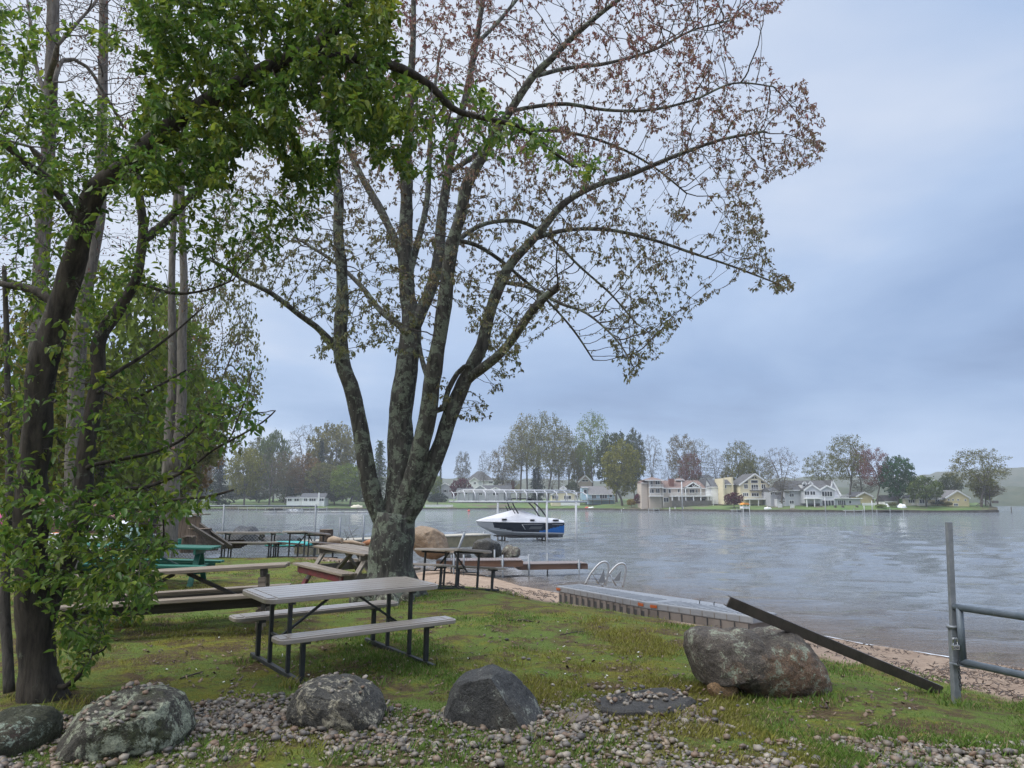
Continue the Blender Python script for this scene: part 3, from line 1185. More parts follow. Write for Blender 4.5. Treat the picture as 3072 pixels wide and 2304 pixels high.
def far_tree(kind, colour, px, ptop, pbase, pw, y, label, cat='tree', group='trees on the far bank', name=None, var=None, zbase=None):
    """a tree whose trunk stands at photo column px at depth y, its top and width measured on the photo"""
    global _tn
    _tn += 1
    pr = PROTO[kind]
    wood, leaf, h, w = pr[(_tn if var is None else var) % len(pr)]
    base = D(px, pbase, y)
    zb = bank_z(base[0], base[1]) if zbase is None else zbase
    H = D(px, ptop, y)[2] - zb
    sxy = pw * mpp(y) / w
    sz = H / h
    o = thing(name or {'conifer': 'spruce_tree', 'low': 'ornamental_tree'}.get(kind, 'bare_tree' if kind == 'bare' else 'broadleaf_tree'), label, cat, (base[0], base[1], zb - 0.05), random.uniform(0, 6.28), group)
    t = bpy.data.objects.new('trunk', wood); C.objects.link(t); t.parent = o
    if not wood.materials: wood.materials.append(BARK_FAR)
    c = bpy.data.objects.new('crown', leaf); C.objects.link(c); c.parent = o
    if not leaf.materials: leaf.materials.append(None)
    c.material_slots[0].link = 'OBJECT'
    c.material_slots[0].material = crown_mat(colour, *TREEC[colour])
    o.scale = (sxy, sxy, sz)
    return o
# ------------------------------------------------------------------ far trees
def bd(px, off):
    return float(np.interp(px, bpx, shore[:, 1])) + off


def ft(Z, kind, colour, x, top, base, w, off, label, **k):
    px, pt = Z(x, top); _, pb = Z(x, base)
    sc = {Z1: 2.765, Z2: 3.403, Z3: 3.687, Z4: 3.292}[Z]
    return far_tree(kind, colour, px, pt, pb, w / sc, bd(px, off), label, **k)


# left bank wood
LB = 'trees on the wooded left bank'
for a in [
    (Z1, 'dense', 'orange', 215, 200, 860, 330, 25, 'russet and olive tree rising behind the twin grey trunks'),
    (Z1, 'vase', 'brown', 330, 330, 860, 300, 40, 'brown thin tree left of the dark spruce on the left bank'),
    (Z1, 'conifer', 'spruce', 430, 470, 870, 250, 14, 'broad dark spruce left of the yellow-green tree on left bank'),
    (Z1, 'dense', 'yellow', 640, 370, 880, 330, 10, 'yellow-green tree with a pale straight trunk at the left bank water'),
    (Z1, 'dense', 'olive', 745, 300, 870, 280, 55, 'olive tree behind the yellow-green tree on left bank'),
    (Z1, 'dense', 'green', 880, 225, 870, 290, 40, 'tall tree with green rounded top in the left wood'),
    (Z1, 'bare', 'brown', 850, 400, 880, 330, 12, 'dark leafless red-brown tree with pale trunk by the left shore'),
    (Z1, 'vase', 'brown', 980, 430, 880, 280, 22, 'brown twiggy tree left of the white cottage'),
    (Z1, 'conifer', 'dark', 1010, 520, 880, 240, 32, 'dark evergreen tucked behind the white cottage porch'),
    (Z1, 'bare', 'gray', 1130, 200, 860, 330, 60, 'grey twiggy tree showing above the left wood'),
    (Z1, 'dense', 'orange', 1150, 440, 880, 300, 26, 'orange-brown tree directly behind the white cottage'),
    (Z1, 'dense', 'tan', 1370, 160, 850, 450, 50, 'largest tan domed tree left of the big maple'),
    (Z1, 'conifer', 'spruce', 1270, 330, 860, 150, 42, 'narrow dark pine inside the tan trees'),
    (Z1, 'dense', 'olive', 1290, 500, 880, 330, 20, 'olive round tree right of the white cottage roof'),
    (Z1, 'bare', 'gray', 1490, 185, 860, 300, 60, 'grey bare tree beside the leftmost maple stem'),
    (Z1, 'dense', 'bright', 1520, 510, 885, 340, 8, 'bright lime-green tree over the far shore left of the maple'),
    (Z1, 'conifer', 'lime_spruce', 1760, 340, 885, 260, 16, 'light green feathery conifer seen between the maple stems'),
    (Z1, 'dense', 'dark', 1390, 690, 890, 260, 14, 'low dark shrub mass right of the white cottage'),
    (Z1, 'dense', 'dark', 560, 690, 890, 260, 30, 'dark understorey tree near the left dock'),
    (Z1, 'dense', 'dark', 760, 720, 890, 300, 34, 'dark understorey tree left of the cottage porch'),
    (Z1, 'dense', 'olive', 40, 420, 880, 320, 40, 'olive tree behind the left shore fence'),
    (Z1, 'vase', 'red', -120, 330, 880, 340, 30, 'dull red maple far left behind the apple branches'),
    (Z1, 'conifer', 'dark', 1180, 560, 880, 200, 45, 'dark evergreen right behind the cottage gable'),
    (Z1, 'conifer', 'dark', 1600, 560, 880, 200, 40, 'dark evergreen behind the lime-green shore tree'),
    (Z1, 'dense', 'dark', 1000, 640, 885, 300, 50, 'dark leafy mass deep in the left wood'),
    (Z1, 'dense', 'dark', 250, 620, 885, 300, 55, 'dark leafy mass left of the broad spruce'),
]:
    ft(*a, group=LB)

MB_ = 'trees among the far houses'
for a in [
    (Z2, 'vase', 'gray', 470, 590, 880, 190, 60, 'small wispy tree above the purple maple and dark roofs'),
    (Z2, 'bare', 'gray', 690, 580, 900, 150, 70, 'thin bare tree right of the dark peaked roof'),
    (Z2, 'vase', 'brown', 900, 530, 990, 350, 45, 'low-branched brown tree left of the tall tree cluster'),
    (Z2, 'tall', 'tan', 1055, 320, 1000, 340, 36, 'tall tan tree, first of the high cluster'),
    (Z2, 'tall', 'tan', 1130, 205, 1010, 380, 40, 'tall tan tree, second of the high cluster'),
    (Z2, 'vase', 'olive', 1335, 200, 1020, 560, 30, 'widest domed tree with several dark limbs in the high cluster'),
    (Z2, 'vase', 'tan', 1450, 330, 1010, 400, 42, 'spreading tree right of the widest domed tree'),
    (Z2, 'bare', 'tan', 1535, 430, 960, 300, 50, 'bare tree with a long side limb beside the tan gable house'),
    (Z2, 'conifer', 'spruce', 1200, 770, 1010, 170, 30, 'squat dark spruce at the foot of the high cluster'),
    (Z2, 'conifer', 'spruce', 1245, 560, 1010, 190, 46, 'taller dark spruce inside the high cluster'),
    (Z2, 'dense', 'dark', 828, 835, 945, 90, 52, 'dark clipped evergreen right of the dark peaked roof'),
    (Z2, 'dense', 'dark', 1590, 890, 1060, 170, 28, 'dark shrub between the yellow cottage and blue cottage'),
    (Z2, 'tall', 'bright', 1800, 180, 1000, 380, 48, 'tall tree with pale green leafing top'),
    (Z2, 'dense', 'dark', 2040, 360, 1080, 460, 40, 'large dark olive tree behind the yellow-green one'),
    (Z2, 'dense', 'yellow', 2100, 470, 1150, 440, 10, 'big yellow-green tree on the lawn right of the blue cottage'),
    (Z2, 'dense', 'olive', 1700, 470, 1000, 300, 60, 'olive tree behind the tan gable house'),
    (Z2, 'conifer', 'spruce', 245, 745, 940, 90, 50, 'small spruce tip seen beside the right maple stem'),
    (Z2, 'dense', 'bright', 190, 810, 970, 150, 40, 'light green shrub beside the right maple stem'),
    (Z2, 'bare', 'tan', 960, 700, 990, 240, 55, 'low bare brush behind the brick chimney house'),
    (Z2, 'bare', 'brown', 1400, 780, 1010, 260, 60, 'bare brush behind the yellow cottage dormer'),
    (Z3, 'dense', 'dark', 200, 380, 1090, 260, 60, 'dark round tree left of the beige tower'),
    (Z3, 'bare', 'gray', 390, 460, 960, 290, 36, 'grey bare tree standing behind the beige tower'),
    (Z3, 'vase', 'brown', 730, 450, 960, 400, 34, 'tall rusty-leaved tree behind the brown roof'),
    (Z3, 'bare', 'tan', 905, 500, 960, 350, 42, 'pale bare tree right of the tall rusty tree'),
    (Z3, 'vase', 'red', 815, 650, 970, 280, 26, 'dull red-brown bushy tree behind the brown roof'),
    (Z3, 'bare', 'gray', 580, 770, 960, 190, 40, 'small bare tree between tower and brick chimney'),
    (Z3, 'bare', 'gray', 675, 700, 960, 120, 46, 'slim leaning bare tree behind the brick chimney'),
    (Z3, 'bare', 'gray', 1115, 605, 960, 300, 40, 'grey bare tree behind the white barn-like house'),
    (Z3, 'umbrella', 'olive', 1365, 515, 930, 370, 34, 'umbrella-crowned tree behind the yellow gabled house'),
    (Z3, 'dense', 'olive', 1440, 690, 930, 260, 50, 'olive round tree low behind the yellow gabled house'),
    (Z3, 'vase', 'olive', 1590, 690, 930, 300, 54, 'thin olive tree right of the yellow gable'),
    (Z3, 'dense', 'tan', 1230, 800, 950, 200, 52, 'tan bushy tree behind the dark slate roof'),
    (Z3, 'bare', 'brown', 1830, 560, 1290, 440, 6, 'dark leafless fine-twigged tree standing in front of grey houses'),
    (Z4, 'vase', 'olive', 225, 580, 900, 400, 46, 'pale olive spreading tree behind the dormer roof'),
    (Z4, 'vase', 'olive', 490, 405, 1020, 430, 22, 'tallest two-trunk olive tree right of the dormer house'),
    (Z4, 'tall', 'red', 620, 515, 1060, 230, 30, 'reddish budding tree beside the tallest olive tree'),
    (Z4, 'vase', 'red', 765, 535, 1110, 330, 12, 'wine-red topped tree left of the dense green one'),
    (Z4, 'dense', 'deep', 975, 590, 1110, 350, 10, 'dense deep-green round tree on the right shore'),
    (Z4, 'low', 'green', 1250, 800, 1150, 340, 5, 'low olive-green tree in front of the pale bungalow'),
    (Z4, 'dense', 'dark', 1490, 770, 1010, 230, 24, 'dark olive tree behind the right yellow house'),
    (Z4, 'vase', 'olive', 1790, 545, 1120, 590, 6, 'largest round olive tree on the grassy point'),
    (Z4, 'dense', 'yellow', 1830, 780, 1080, 250, 10, 'yellow-olive leafy tree under the largest point tree'),
    (Z4, 'umbrella', 'brown', 1885, 890, 1120, 290, 7, 'flat brown tree beside the wooden swing frame'),
    (Z4, 'vase', 'gray', 640, 830, 1090, 280, 32, 'greyish thin brush behind the yellow garage'),
]:
    ft(*a, group=MB_)
PM = 'purple-leaved ornamental maples'
ft(Z2, 'low', 'purple', 455, 855, 985, 240, 34, 'purple maple among grey roofs above the boat', group=PM)
ft(Z3, 'low', 'purple', 1300, 1085, 1275, 230, 4, 'purple maple in front of the yellow gabled house', group=PM)
ft(Z3, 'low', 'purple', 300, 1075, 1285, 220, 4, 'purple maple beside the beige tower', group=PM)
SH = 'shrubs on the far lawns'
ft(Z2, 'low', 'spruce', 210, 1010, 1125, 240, 12, 'dark blue-green spreading shrub above the white timber wall', cat='shrub', group=SH, name='spreading_shrub')
ft(Z2, 'low', 'forsythia', 2195, 1070, 1160, 110, 4, 'golden forsythia bush at the far water edge', cat='shrub', group=SH, name='forsythia_bush')
ft(Z3, 'conifer', 'spruce', 465, 1130, 1250, 130, 7, 'dark conical shrub at the foot of the beige tower', cat='shrub', group=SH, name='conical_shrub')
ft(Z3, 'low', 'green', 560, 1150, 1215, 90, 10, 'green bush under the beige house windows', cat='shrub', group=SH, name='round_bush')
ft(Z4, 'low', 'bright', 805, 1090, 1160, 120, 3, 'bright green bush between white tarped boats', cat='shrub', group=SH, name='round_bush')
ft(Z4, 'low', 'dark', 1360, 1060, 1120, 150, 9, 'dark hedge bush in front of the right yellow house', cat='shrub', group=SH, name='round_bush')
ft(Z4, 'low', 'tan', 1470, 1065, 1135, 80, 7, 'small tan bush at the corner of the right yellow house', cat='shrub', group=SH, name='round_bush')
ft(Z4, 'low', 'olive', 915, 1070, 1150, 90, 5, 'olive bush right of the bright green bush', cat='shrub', group=SH, name='round_bush')

# ------------------------------------------------------------------ far houses
SHINGLE = M('slate_shingles', (0.055, 0.058, 0.066), (0.090, 0.093, 0.100), 3.0, 0.9)
BROWNROOF = M('brown_shingles', (0.130, 0.085, 0.070), (0.180, 0.125, 0.105), 3.0, 0.9)
DARKROOF = M('charcoal_shingles', (0.050, 0.050, 0.052), (0.080, 0.078, 0.078), 3.0, 0.9)
GREYROOF = M('grey_shingles', (0.110, 0.108, 0.112), (0.160, 0.155, 0.155), 3.0, 0.9)
WTRIM = M('white_trim', (0.78, 0.78, 0.77), None, 3, 0.6)
PANE = glass_mat('window_glass', (0.020, 0.024, 0.030), 0.12)
SID = {}


def siding(key, c):
    if key not in SID:
        SID[key] = M(key + '_siding', c, tuple(q * 0.9 for q in c), 0.4, 0.7, stretch=(1, 1, 10))
    return SID[key]


def zs(Z): return {Z1: 2.765, Z2: 3.403, Z3: 3.687, Z4: 3.292}[Z]


class House:
    """a far house whose front stands at depth y; coordinates are read off the photo on that plane"""

    def __init__(s, Z, name, label, y, wall, roof, cx, base, cat='house'):
        s.Z = Z; s.y = y; s.wall = wall; s.roof = roof
        p = D(*Z(cx, base), y)
        s.o = (p[0], y, p[2])
        s.t = thing(name, label, cat, s.o)

    def P(s, x, yy, dy=0.0):
        q = D(*s.Z(x, yy), s.y)
        return q[0], s.y + dy, q[2]

    def rect(s, x0, x1, t, bt):
        a = s.P(x0, t); c = s.P(x1, bt)
        return a[0], c[0], c[2], a[2]

    def block(s, x0, x1, t, bt, dy=0.0, depth=7.0, name='wall', mat=None, down=1.2):
        a = s.rect(x0, x1, t, bt)
        return MB().bx(a[0], a[1], s.y + dy, s.y + dy + depth, a[2] - down, a[3]).build(name, mat or s.wall, s.t, s.o)

    def gable(s, x0, x1, ax, ay, eave, bt, dy=0.0, depth=7.0, over=0.25, trim=True, mat=None, roof=None, down=1.2):
        """gable end facing the lake"""
        a = s.P(x0, eave); c = s.P(x1, eave); p = s.P(ax, ay); zb = s.P(x0, bt)[2] - down
        Y0, Y1 = s.y + dy, s.y + dy + depth
        m = MB().xprism([(a[0], zb), (c[0], zb), (c[0], c[2]), (p[0], p[2]), (a[0], a[2])], Y0, Y1)
        m.build('wall', mat or s.wall, s.t, s.o)
        rf = MB()
        th = 0.22
        for (q, sg) in ((a, -1), (c, 1)):
            dx = p[0] - q[0]; dz = p[2] - q[2]
            e = (q[0] - dx * 0.10, q[2] - dz * 0.10)
            rf.xprism([(e[0], e[1] + 0.03), (p[0], p[2] + 0.03), (p[0], p[2] + 0.03 + th), (e[0], e[1] + 0.03 + th)], Y0 - over, Y1 + over)
        rf.build('roof', roof or s.roof, s.t, s.o)
        if trim:
            tb = MB()
            for q in (a, c):
                dx = p[0] - q[0]; dz = p[2] - q[2]
                e = (q[0] - dx * 0.10, Y0 - over - 0.04, q[2] - dz * 0.10 + 0.06)
                tb.beam(e, (p[0], Y0 - over - 0.04, p[2] + 0.06), 0.07, 0.36)
            tb.build('fascia', WTRIM, s.t, s.o)

    def sideroof(s, x0, x1, ridge, eave, dy=0.0, depth=7.0, roof=None, inset=(0, 0), trim=True):
        """roof whose ridge runs along the shore; inset hips the ends"""
        a = s.P(x0, eave); c = s.P(x1, eave); zr = s.P(x0, ridge)[2]
        Y0, Y1 = s.y + dy - 0.3, s.y + dy + depth + 0.3
        ym = (Y0 + Y1) / 2
        k = mpp(s.y) / zs(s.Z)
        v = [(a[0], Y0, a[2]), (c[0], Y0, a[2]), (c[0], Y1, a[2]), (a[0], Y1, a[2]), (a[0] + inset[0] * k, ym, zr), (c[0] - inset[1] * k, ym, zr)]
        m = MB().add(v, [(0, 1, 5, 4), (2, 3, 4, 5), (1, 2, 5), (3, 0, 4), (3, 2, 1, 0)])
        m.build('roof', roof or s.roof, s.t, s.o)
        if trim:
            MB().bx(a[0], c[0], Y0 - 0.06, Y0 - 0.003, a[2] - 0.16, a[2] + 0.05).build('fascia', WTRIM, s.t, s.o)

    def win(s, x0, x1, t, bt, dy=0.0, panes=1, rows=1, name='window'):
        a = s.rect(x0, x1, t, bt)
        Y = s.y + dy
        f = MB()
        w = 0.10
        f.bx(a[0] - w, a[0], Y - .07, Y - .004, a[2] - w, a[3] + w).bx(a[1], a[1] + w, Y - .07, Y - .004, a[2] - w, a[3] + w)
        f.bx(a[0], a[1], Y - .07, Y - .004, a[3], a[3] + w).bx(a[0], a[1], Y - .08, Y - .004, a[2] - w, a[2])
        dx = (a[1] - a[0]) / panes
        for i in range(1, panes):
            f.bx(a[0] + dx * i - .05, a[0] + dx * i + .05, Y - .06, Y - .004, a[2], a[3])
        fr = f.build(name, WTRIM, s.t, s.o)
        for i in range(panes):
            MB().bx(a[0] + dx * i + (.05 if i else 0), a[0] + dx * (i + 1) - (.05 if i < panes - 1 else 0), Y - .035, Y - .006, a[2], a[3]).build('pane', PANE, fr, s.o)
            # children of a child keep the house's frame because every parent but the root sits at the origin

    def tri_win(s, pts, dy=0.0):
        q = [s.P(*p) for p in pts]
        fr = MB().xprism([(p[0], p[2]) for p in q], s.y + dy - .05, s.y + dy - .004).build('window', PANE, s.t, s.o)

    def trimbox(s, x0, x1, t, bt, dy=-0.2, depth=0.18, name='trim', mat=None):
        a = s.rect(x0, x1, t, bt)
        return MB().bx(a[0], a[1], s.y + dy, s.y + dy + depth, a[2], a[3]).build(name, mat or WTRIM, s.t, s.o)

    def railing(s, x0, x1, t, bt, dy=-1.6, name='railing', posts=None):
        a = s.rect(x0, x1, t, bt)
        m = MB()
        Y = s.y + dy
        m.bx(a[0], a[1], Y, Y + .08, a[3] - .08, a[3]).bx(a[0], a[1], Y, Y + .08, a[2] + .08, a[2] + .15)
        k = max(2, int((a[1] - a[0]) / 0.22))
        for i in range(k + 1):
            x = a[0] + (a[1] - a[0]) * i / k
            w = .07 if i % 8 == 0 else .03
            m.bx(x - w / 2, x + w / 2, Y + .015, Y + .06, a[2], a[3] - .08)
        m.build(name, WTRIM, s.t, s.o)

    def post(s, x, t, bt, dy=-1.6, w=0.22, name='post', mat=None):
        a = s.P(x, t); c = s.P(x, bt)
        MB().bx(a[0] - w / 2, a[0] + w / 2, s.y + dy, s.y + dy + w, c[2] - .5, a[2]).build(name, mat or WTRIM, s.t, s.o)


DARKIN = M('shaded_interior', (0.050, 0.048, 0.046), None, 3, 0.9)
BRICK = M('red_brick', (0.140, 0.060, 0.045), (0.190, 0.090, 0.070), 4, 0.9)
FIELD = M('field_stone', (0.075, 0.070, 0.066), (0.130, 0.122, 0.112), 2.0, 0.9)
YEL = siding('pale_yellow', (0.62, 0.555, 0.39)); BEI = siding('beige', (0.50, 0.435, 0.37)); WHI = siding('white', (0.80, 0.81, 0.81))
GRY = siding('grey', (0.36, 0.37, 0.40)); LBL = siding('light_blue', (0.36, 0.50, 0.60)); TAN = siding('tan', (0.40, 0.33, 0.27))
LGR = siding('light_grey', (0.52, 0.53, 0.56)); GRN = siding('leaf_green', (0.13, 0.26, 0.08)); BUT = siding('butter_yellow', (0.62, 0.53, 0.31))

# white cottage in the left wood
H = House(Z1, 'white_cottage', 'small white cottage with grey roof at the left wood water edge', bd(930, 8), WHI, SHINGLE, 1200, 870)
H.block(1120, 1305, 812, 872, 0, 6)
H.sideroof(1105, 1315, 772, 812, 0, 6, inset=(0, 0))
H.block(985, 1105, 812, 850, 1.5, 4)
H.sideroof(975, 1112, 800, 813, 1.5, 4)
H.win(1140, 1165, 815, 838, 0, 2); H.win(1185, 1235, 815, 838, 0, 3); H.win(1265, 1302, 815, 838, 0, 2)
H.win(995, 1025, 815, 838, 1.5, 2); H.win(1050, 1085, 815, 838, 1.5, 2)
H.post(1267, 768, 872, -.6, .35, 'chimney_pipe')
H.railing(1110, 1310, 842, 872, -1.2)
# grey garage
H = House(Z2, 'grey_house', 'small grey gabled house right of the maple stems', bd(1340, 40), GRY, SHINGLE, 290, 1040)
H.gable(195, 385, 290, 920, 968, 1042, 0, 8)
H.block(145, 192, 972, 1030, 1.5, 6)
H.sideroof(142, 200, 925, 972, 1.5, 6)
H.win(280, 302, 985, 1010)
H.trimbox(268, 277, 983, 1012, -.1, .08, 'shutter', DARKROOF); H.trimbox(305, 314, 983, 1012, -.1, .08, 'shutter', DARKROOF)
# big dark roof
H = House(Z2, 'dark_roofed_house', 'large white house with tall charcoal roof above the purple maple', bd(1440, 75), WHI, DARKROOF, 640, 940)
H.block(505, 790, 890, 945, 0, 12)
H.sideroof(492, 802, 790, 893, 0, 12, inset=(120, 140))
H.gable(545, 632, 588, 862, 895, 940, -1.0, 5)
H.win(585, 605, 908, 928, -1.0, 2); H.win(740, 775, 900, 918, 0, 2)
# grey ranch
H = House(Z2, 'grey_ranch_house', 'long low grey house with slate roof behind the boat canopy', bd(1450, 30), GRY, SHINGLE, 640, 1075)
H.block(415, 575, 995, 1080, -2, 8)
H.sideroof(408, 580, 962, 998, -2, 8)
H.block(585, 960, 992, 1075, 1, 8)
H.sideroof(640, 972, 935, 995, 1, 8)
H.gable(560, 730, 650, 940, 996, 1075, -.5, 8)
H.gable(720, 892, 805, 966, 998, 1075, -1.2, 8)
H.win(485, 520, 1005, 1030, -2, 2); H.win(640, 668, 1012, 1040, -.5, 2); H.win(780, 830, 1015, 1040, -1.2, 2); H.win(430, 450, 1008, 1030, -2)
# brick chimney house
H = House(Z2, 'brick_chimney_house', 'small yellow house with dark roof and red brick chimney', bd(1540, 50), BUT, DARKROOF, 960, 985)
H.block(835, 915, 925, 985, 2, 6)
H.sideroof(830, 920, 910, 927, 2, 6)
H.sideroof(905, 1020, 905, 950, 0.5, 6)
H.block(915, 1015, 950, 985, 0.5, 6)
H.gable(1008, 1062, 1045, 906, 950, 985, 0, 6)
H.trimbox(962, 998, 890, 985, -.4, .9, 'chimney', BRICK)
# yellow cottage with arched windows
H = House(Z2, 'yellow_cottage', 'yellow gabled cottage with white skirt right of the boat canopy', bd(1690, 10), YEL, GREYROOF, 1500, 1110)
H.gable(1380, 1625, 1495, 975, 1033, 1112, 0, 9)
H.gable(1470, 1538, 1505, 948, 975, 992, 4, 3, mat=WHI)
H.win(1385, 1445, 1043, 1076, 0, 3); H.win(1505, 1575, 1046, 1082, 0, 3); H.win(1495, 1515, 965, 982, 4)
H.trimbox(1468, 1662, 1092, 1145, -1.6, .25, 'skirt_panel')
H.railing(1468, 1662, 1078, 1094, -1.5)
# tan gable house
H = House(Z2, 'tan_gabled_house', 'tan steep-gabled house behind the light blue cottage', bd(1770, 45), TAN, BROWNROOF, 1720, 1000)
H.gable(1655, 1788, 1722, 840, 905, 1005, 0, 10)
H.win(1690, 1750, 884, 900, 0, 2)
# light blue cottage
H = House(Z2, 'blue_cottage', 'light blue cottage with grey roof and dark deck by the far lawn', bd(1800, 16), LBL, GREYROOF, 1880, 1110)
H.block(1745, 2022, 1028, 1095, 0, 8)
H.sideroof(1752, 2030, 945, 1030, 0, 8, inset=(6, 40))
H.block(1690, 1752, 960, 1050, 2, 6)
H.sideroof(1685, 1760, 945, 962, 2, 6)
H.win(1790, 1830, 1037, 1070, 0, 2); H.win(1870, 1942, 1035, 1072, 0, 3); H.win(1970, 1995, 1037, 1060, 0, 1); H.win(1712, 1742, 982, 1030, 2)
DECKW = M('weathered_deck', (0.10, 0.085, 0.075), (0.15, 0.13, 0.115), 2, 0.9)
H.trimbox(1745, 2010, 1086, 1094, -2.4, 2.3, 'deck', DECKW)
for x in (1750, 1790, 1880, 1960, 2005): H.post(x, 1070, 1135, -2.3, .16, 'post', DECKW)
H.trimbox(1745, 2010, 1070, 1074, -2.35, .1, 'railing', DECKW)
# beige house with tower
H = House(Z3, 'beige_tower_house', 'beige lake house with brown roofs, tower balconies and gabled porch', bd(2060, 9), BEI, BROWNROOF, 700, 1235)
H.block(290, 368, 985, 1240, 3, 7)
H.sideroof(285, 372, 962, 988, 3, 7)
H.block(368, 515, 958, 1240, 2.0, 6)
H.sideroof(308, 524, 922, 960, -.2, 8, inset=(100, 100))
for yy in (1038, 1133): H.trimbox(365, 518, yy, yy + 8, -.2, 2.2, 'balcony_floor')
H.trimbox(362, 371, 960, 1140, -.25, .3, 'corner_post'); H.trimbox(510, 519, 960, 1240, -.25, .3, 'corner_post')
H.win(372, 412, 968, 1032, 2.0, 2); H.win(445, 490, 968, 1005, 2.0, 2); H.win(375, 425, 1060, 1100, 2.0, 2); H.win(450, 490, 1055, 1100, 2.0, 2)
H.railing(371, 510, 1010, 1037, -.2); H.railing(371, 510, 1103, 1132, -.2)
H.block(519, 1000, 1045, 1225, 2.0, 8)
H.sideroof(515, 1006, 958, 1047, 1.6, 8.4, inset=(0, 45))
H.trimbox(600, 655, 940, 1035, 2.2, 1.6, 'chimney', BRICK)
H.sideroof(690, 790, 930, 950, 5, 3, inset=(30, 30)); H.trimbox(695, 785, 950, 962, 4.8, 3.2, 'clerestory')
H.win(526, 560, 1055, 1098, 2.0); H.win(590, 614, 1060, 1100, 2.0); H.win(694, 712, 1062, 1095, 2.0); H.win(762, 800, 1062, 1100, 2.0, 2); H.win(825, 876, 1062, 1100, 2.0, 2)
H.win(898, 912, 1062, 1100, 2.0); H.win(770, 802, 1155, 1215, 2.0, 2); H.win(846, 880, 1160, 1216, 2.0, 2); H.win(535, 588, 1155, 1200, 2.0, 2); H.win(945, 1000, 1165, 1210, 2.0, 1)
H.trimbox(590, 1056, 1132, 1142, -1.2, 3.1, 'deck')
H.railing(590, 750, 1100, 1131, -1.2); H.railing(758, 918, 1100, 1131, -1.2); H.railing(924, 1056, 1100, 1131, -1.2)
for x in (605, 680, 755, 840, 920, 1000, 1030, 1055): H.post(x, 1142, 1220 if x < 700 or x > 800 else 1228, -1.15, .24)
H.post(752, 1045, 1132, -1.15, .24); H.post(919, 1045, 1132, -1.15, .24)
pg = [H.P(745, 1045), H.P(925, 1045), H.P(835, 985)]
m = MB()
for a, c in ((pg[0], pg[2]), (pg[1], pg[2])):
    m.beam((a[0], H.y - 1.1, a[2]), (c[0], H.y - 1.1, c[2]), .2, .34)
m.beam((pg[0][0], H.y - 1.1, pg[0][2]), (pg[1][0], H.y - 1.1, pg[1][2]), .2, .3)
mid = H.P(835, 1030)
for xx in (795, 835, 875): m.beam((H.P(xx, 1)[0], H.y - 1.1, H.P(xx, 1012 if xx != 835 else 990)[2]), (mid[0], H.y - 1.1, pg[0][2]), .12, .14)
m.build('porch_truss', WTRIM, H.t, H.o)
m = MB()
for a in (pg[0], pg[1]):
    m.xprism([(a[0], a[2] + .12), (pg[2][0], pg[2][2] + .18), (pg[2][0], pg[2][2] + .36), (a[0], a[2] + .3)], H.y - .95, H.y + 4)
m.build('roof', BROWNROOF, H.t, H.o)
o = MB().beam(D(*Z3(610, 1232), bd(2030, 5)), D(*Z3(1050, 1232), bd(2030, 5)), 0.7, 2.3).build('field_stone_wall', FIELD)
tag(o, 'dark field stone terrace wall below the beige house deck', 'wall')
# white barn-like house
H = House(Z3, 'white_barn_house', 'plain white house with slate roof between beige and yellow houses', bd(2150, 16), WHI, SHINGLE, 1110, 1178)
H.block(1045, 1200, 1035, 1178, 0, 9)
H.sideroof(1000, 1208, 945, 1036, 0, 9, inset=(0, 0))
H.gable(985, 1046, 994, 948, 1036, 1178, .4, 8, trim=False)
H.win(1120, 1154, 1106, 1130)
H = House(Z3, 'dark_gabled_house', 'dark roofed house behind the white barn-like house', bd(2120, 45), GRY, SHINGLE, 980, 960)
H.block(880, 1060, 935, 965, 0, 8); H.sideroof(870, 1090, 893, 940, 0, 8, inset=(10, 40))
# tall yellow house
H = House(Z3, 'tall_yellow_house', 'tall pale yellow house with big glazed gable and white deck', bd(2240, 12), YEL, DARKROOF, 1500, 1180)
H.gable(1366, 1690, 1525, 893, 1008, 1180, 0, 11)
H.block(1205, 1330, 1000, 1180, 3, 8)
H.sideroof(1232, 1330, 945, 1002, 3, 8)
H.block(1202, 1230, 935, 1180, 2.6, 8.6, 'parapet'); H.block(1298, 1328, 922, 1180, 2.6, 8.6, 'parapet')
H.tri_win([(1483, 943), (1518, 943), (1518, 918)]); H.tri_win([(1528, 943), (1558, 943), (1528, 918)])
H.win(1486, 1560, 962, 990); H.tri_win([(1408, 992), (1450, 992), (1450, 962)]); H.tri_win([(1597, 992), (1640, 992), (1597, 962)])
H.win(1490, 1564, 1012, 1068, 0, 3); H.win(1410, 1450, 1008, 1052, 0, 2); H.win(1602, 1644, 1008, 1052, 0, 2)
H.win(1398, 1455, 1103, 1136, 0, 3); H.win(1492, 1570, 1105, 1140, 0, 3); H.win(1606, 1660, 1103, 1136, 0, 3); H.win(1232, 1246, 1012, 1045, 3)
H.trimbox(1468, 1610, 1072, 1080, -1.4, 1.4, 'balcony_floor', DARKROOF); H.railing(1488, 1566, 1045, 1071, -1.4)
H.trimbox(1412, 1725, 1166, 1176, -2.6, 2.6, 'deck'); H.railing(1412, 1725, 1138, 1166, -2.6)
H.block(1410, 1715, 1178, 1285, .5, 6, 'lower_wall', GRY)
for i, x in enumerate((1440, 1535, 1622, 1710)): H.post(x, 1176, 1280, -2.5, .2)
for x0, x1 in ((1450, 1525), (1545, 1610), (1632, 1700)): H.win(x0, x1, 1192, 1270, .5, 2, name='garage_door')
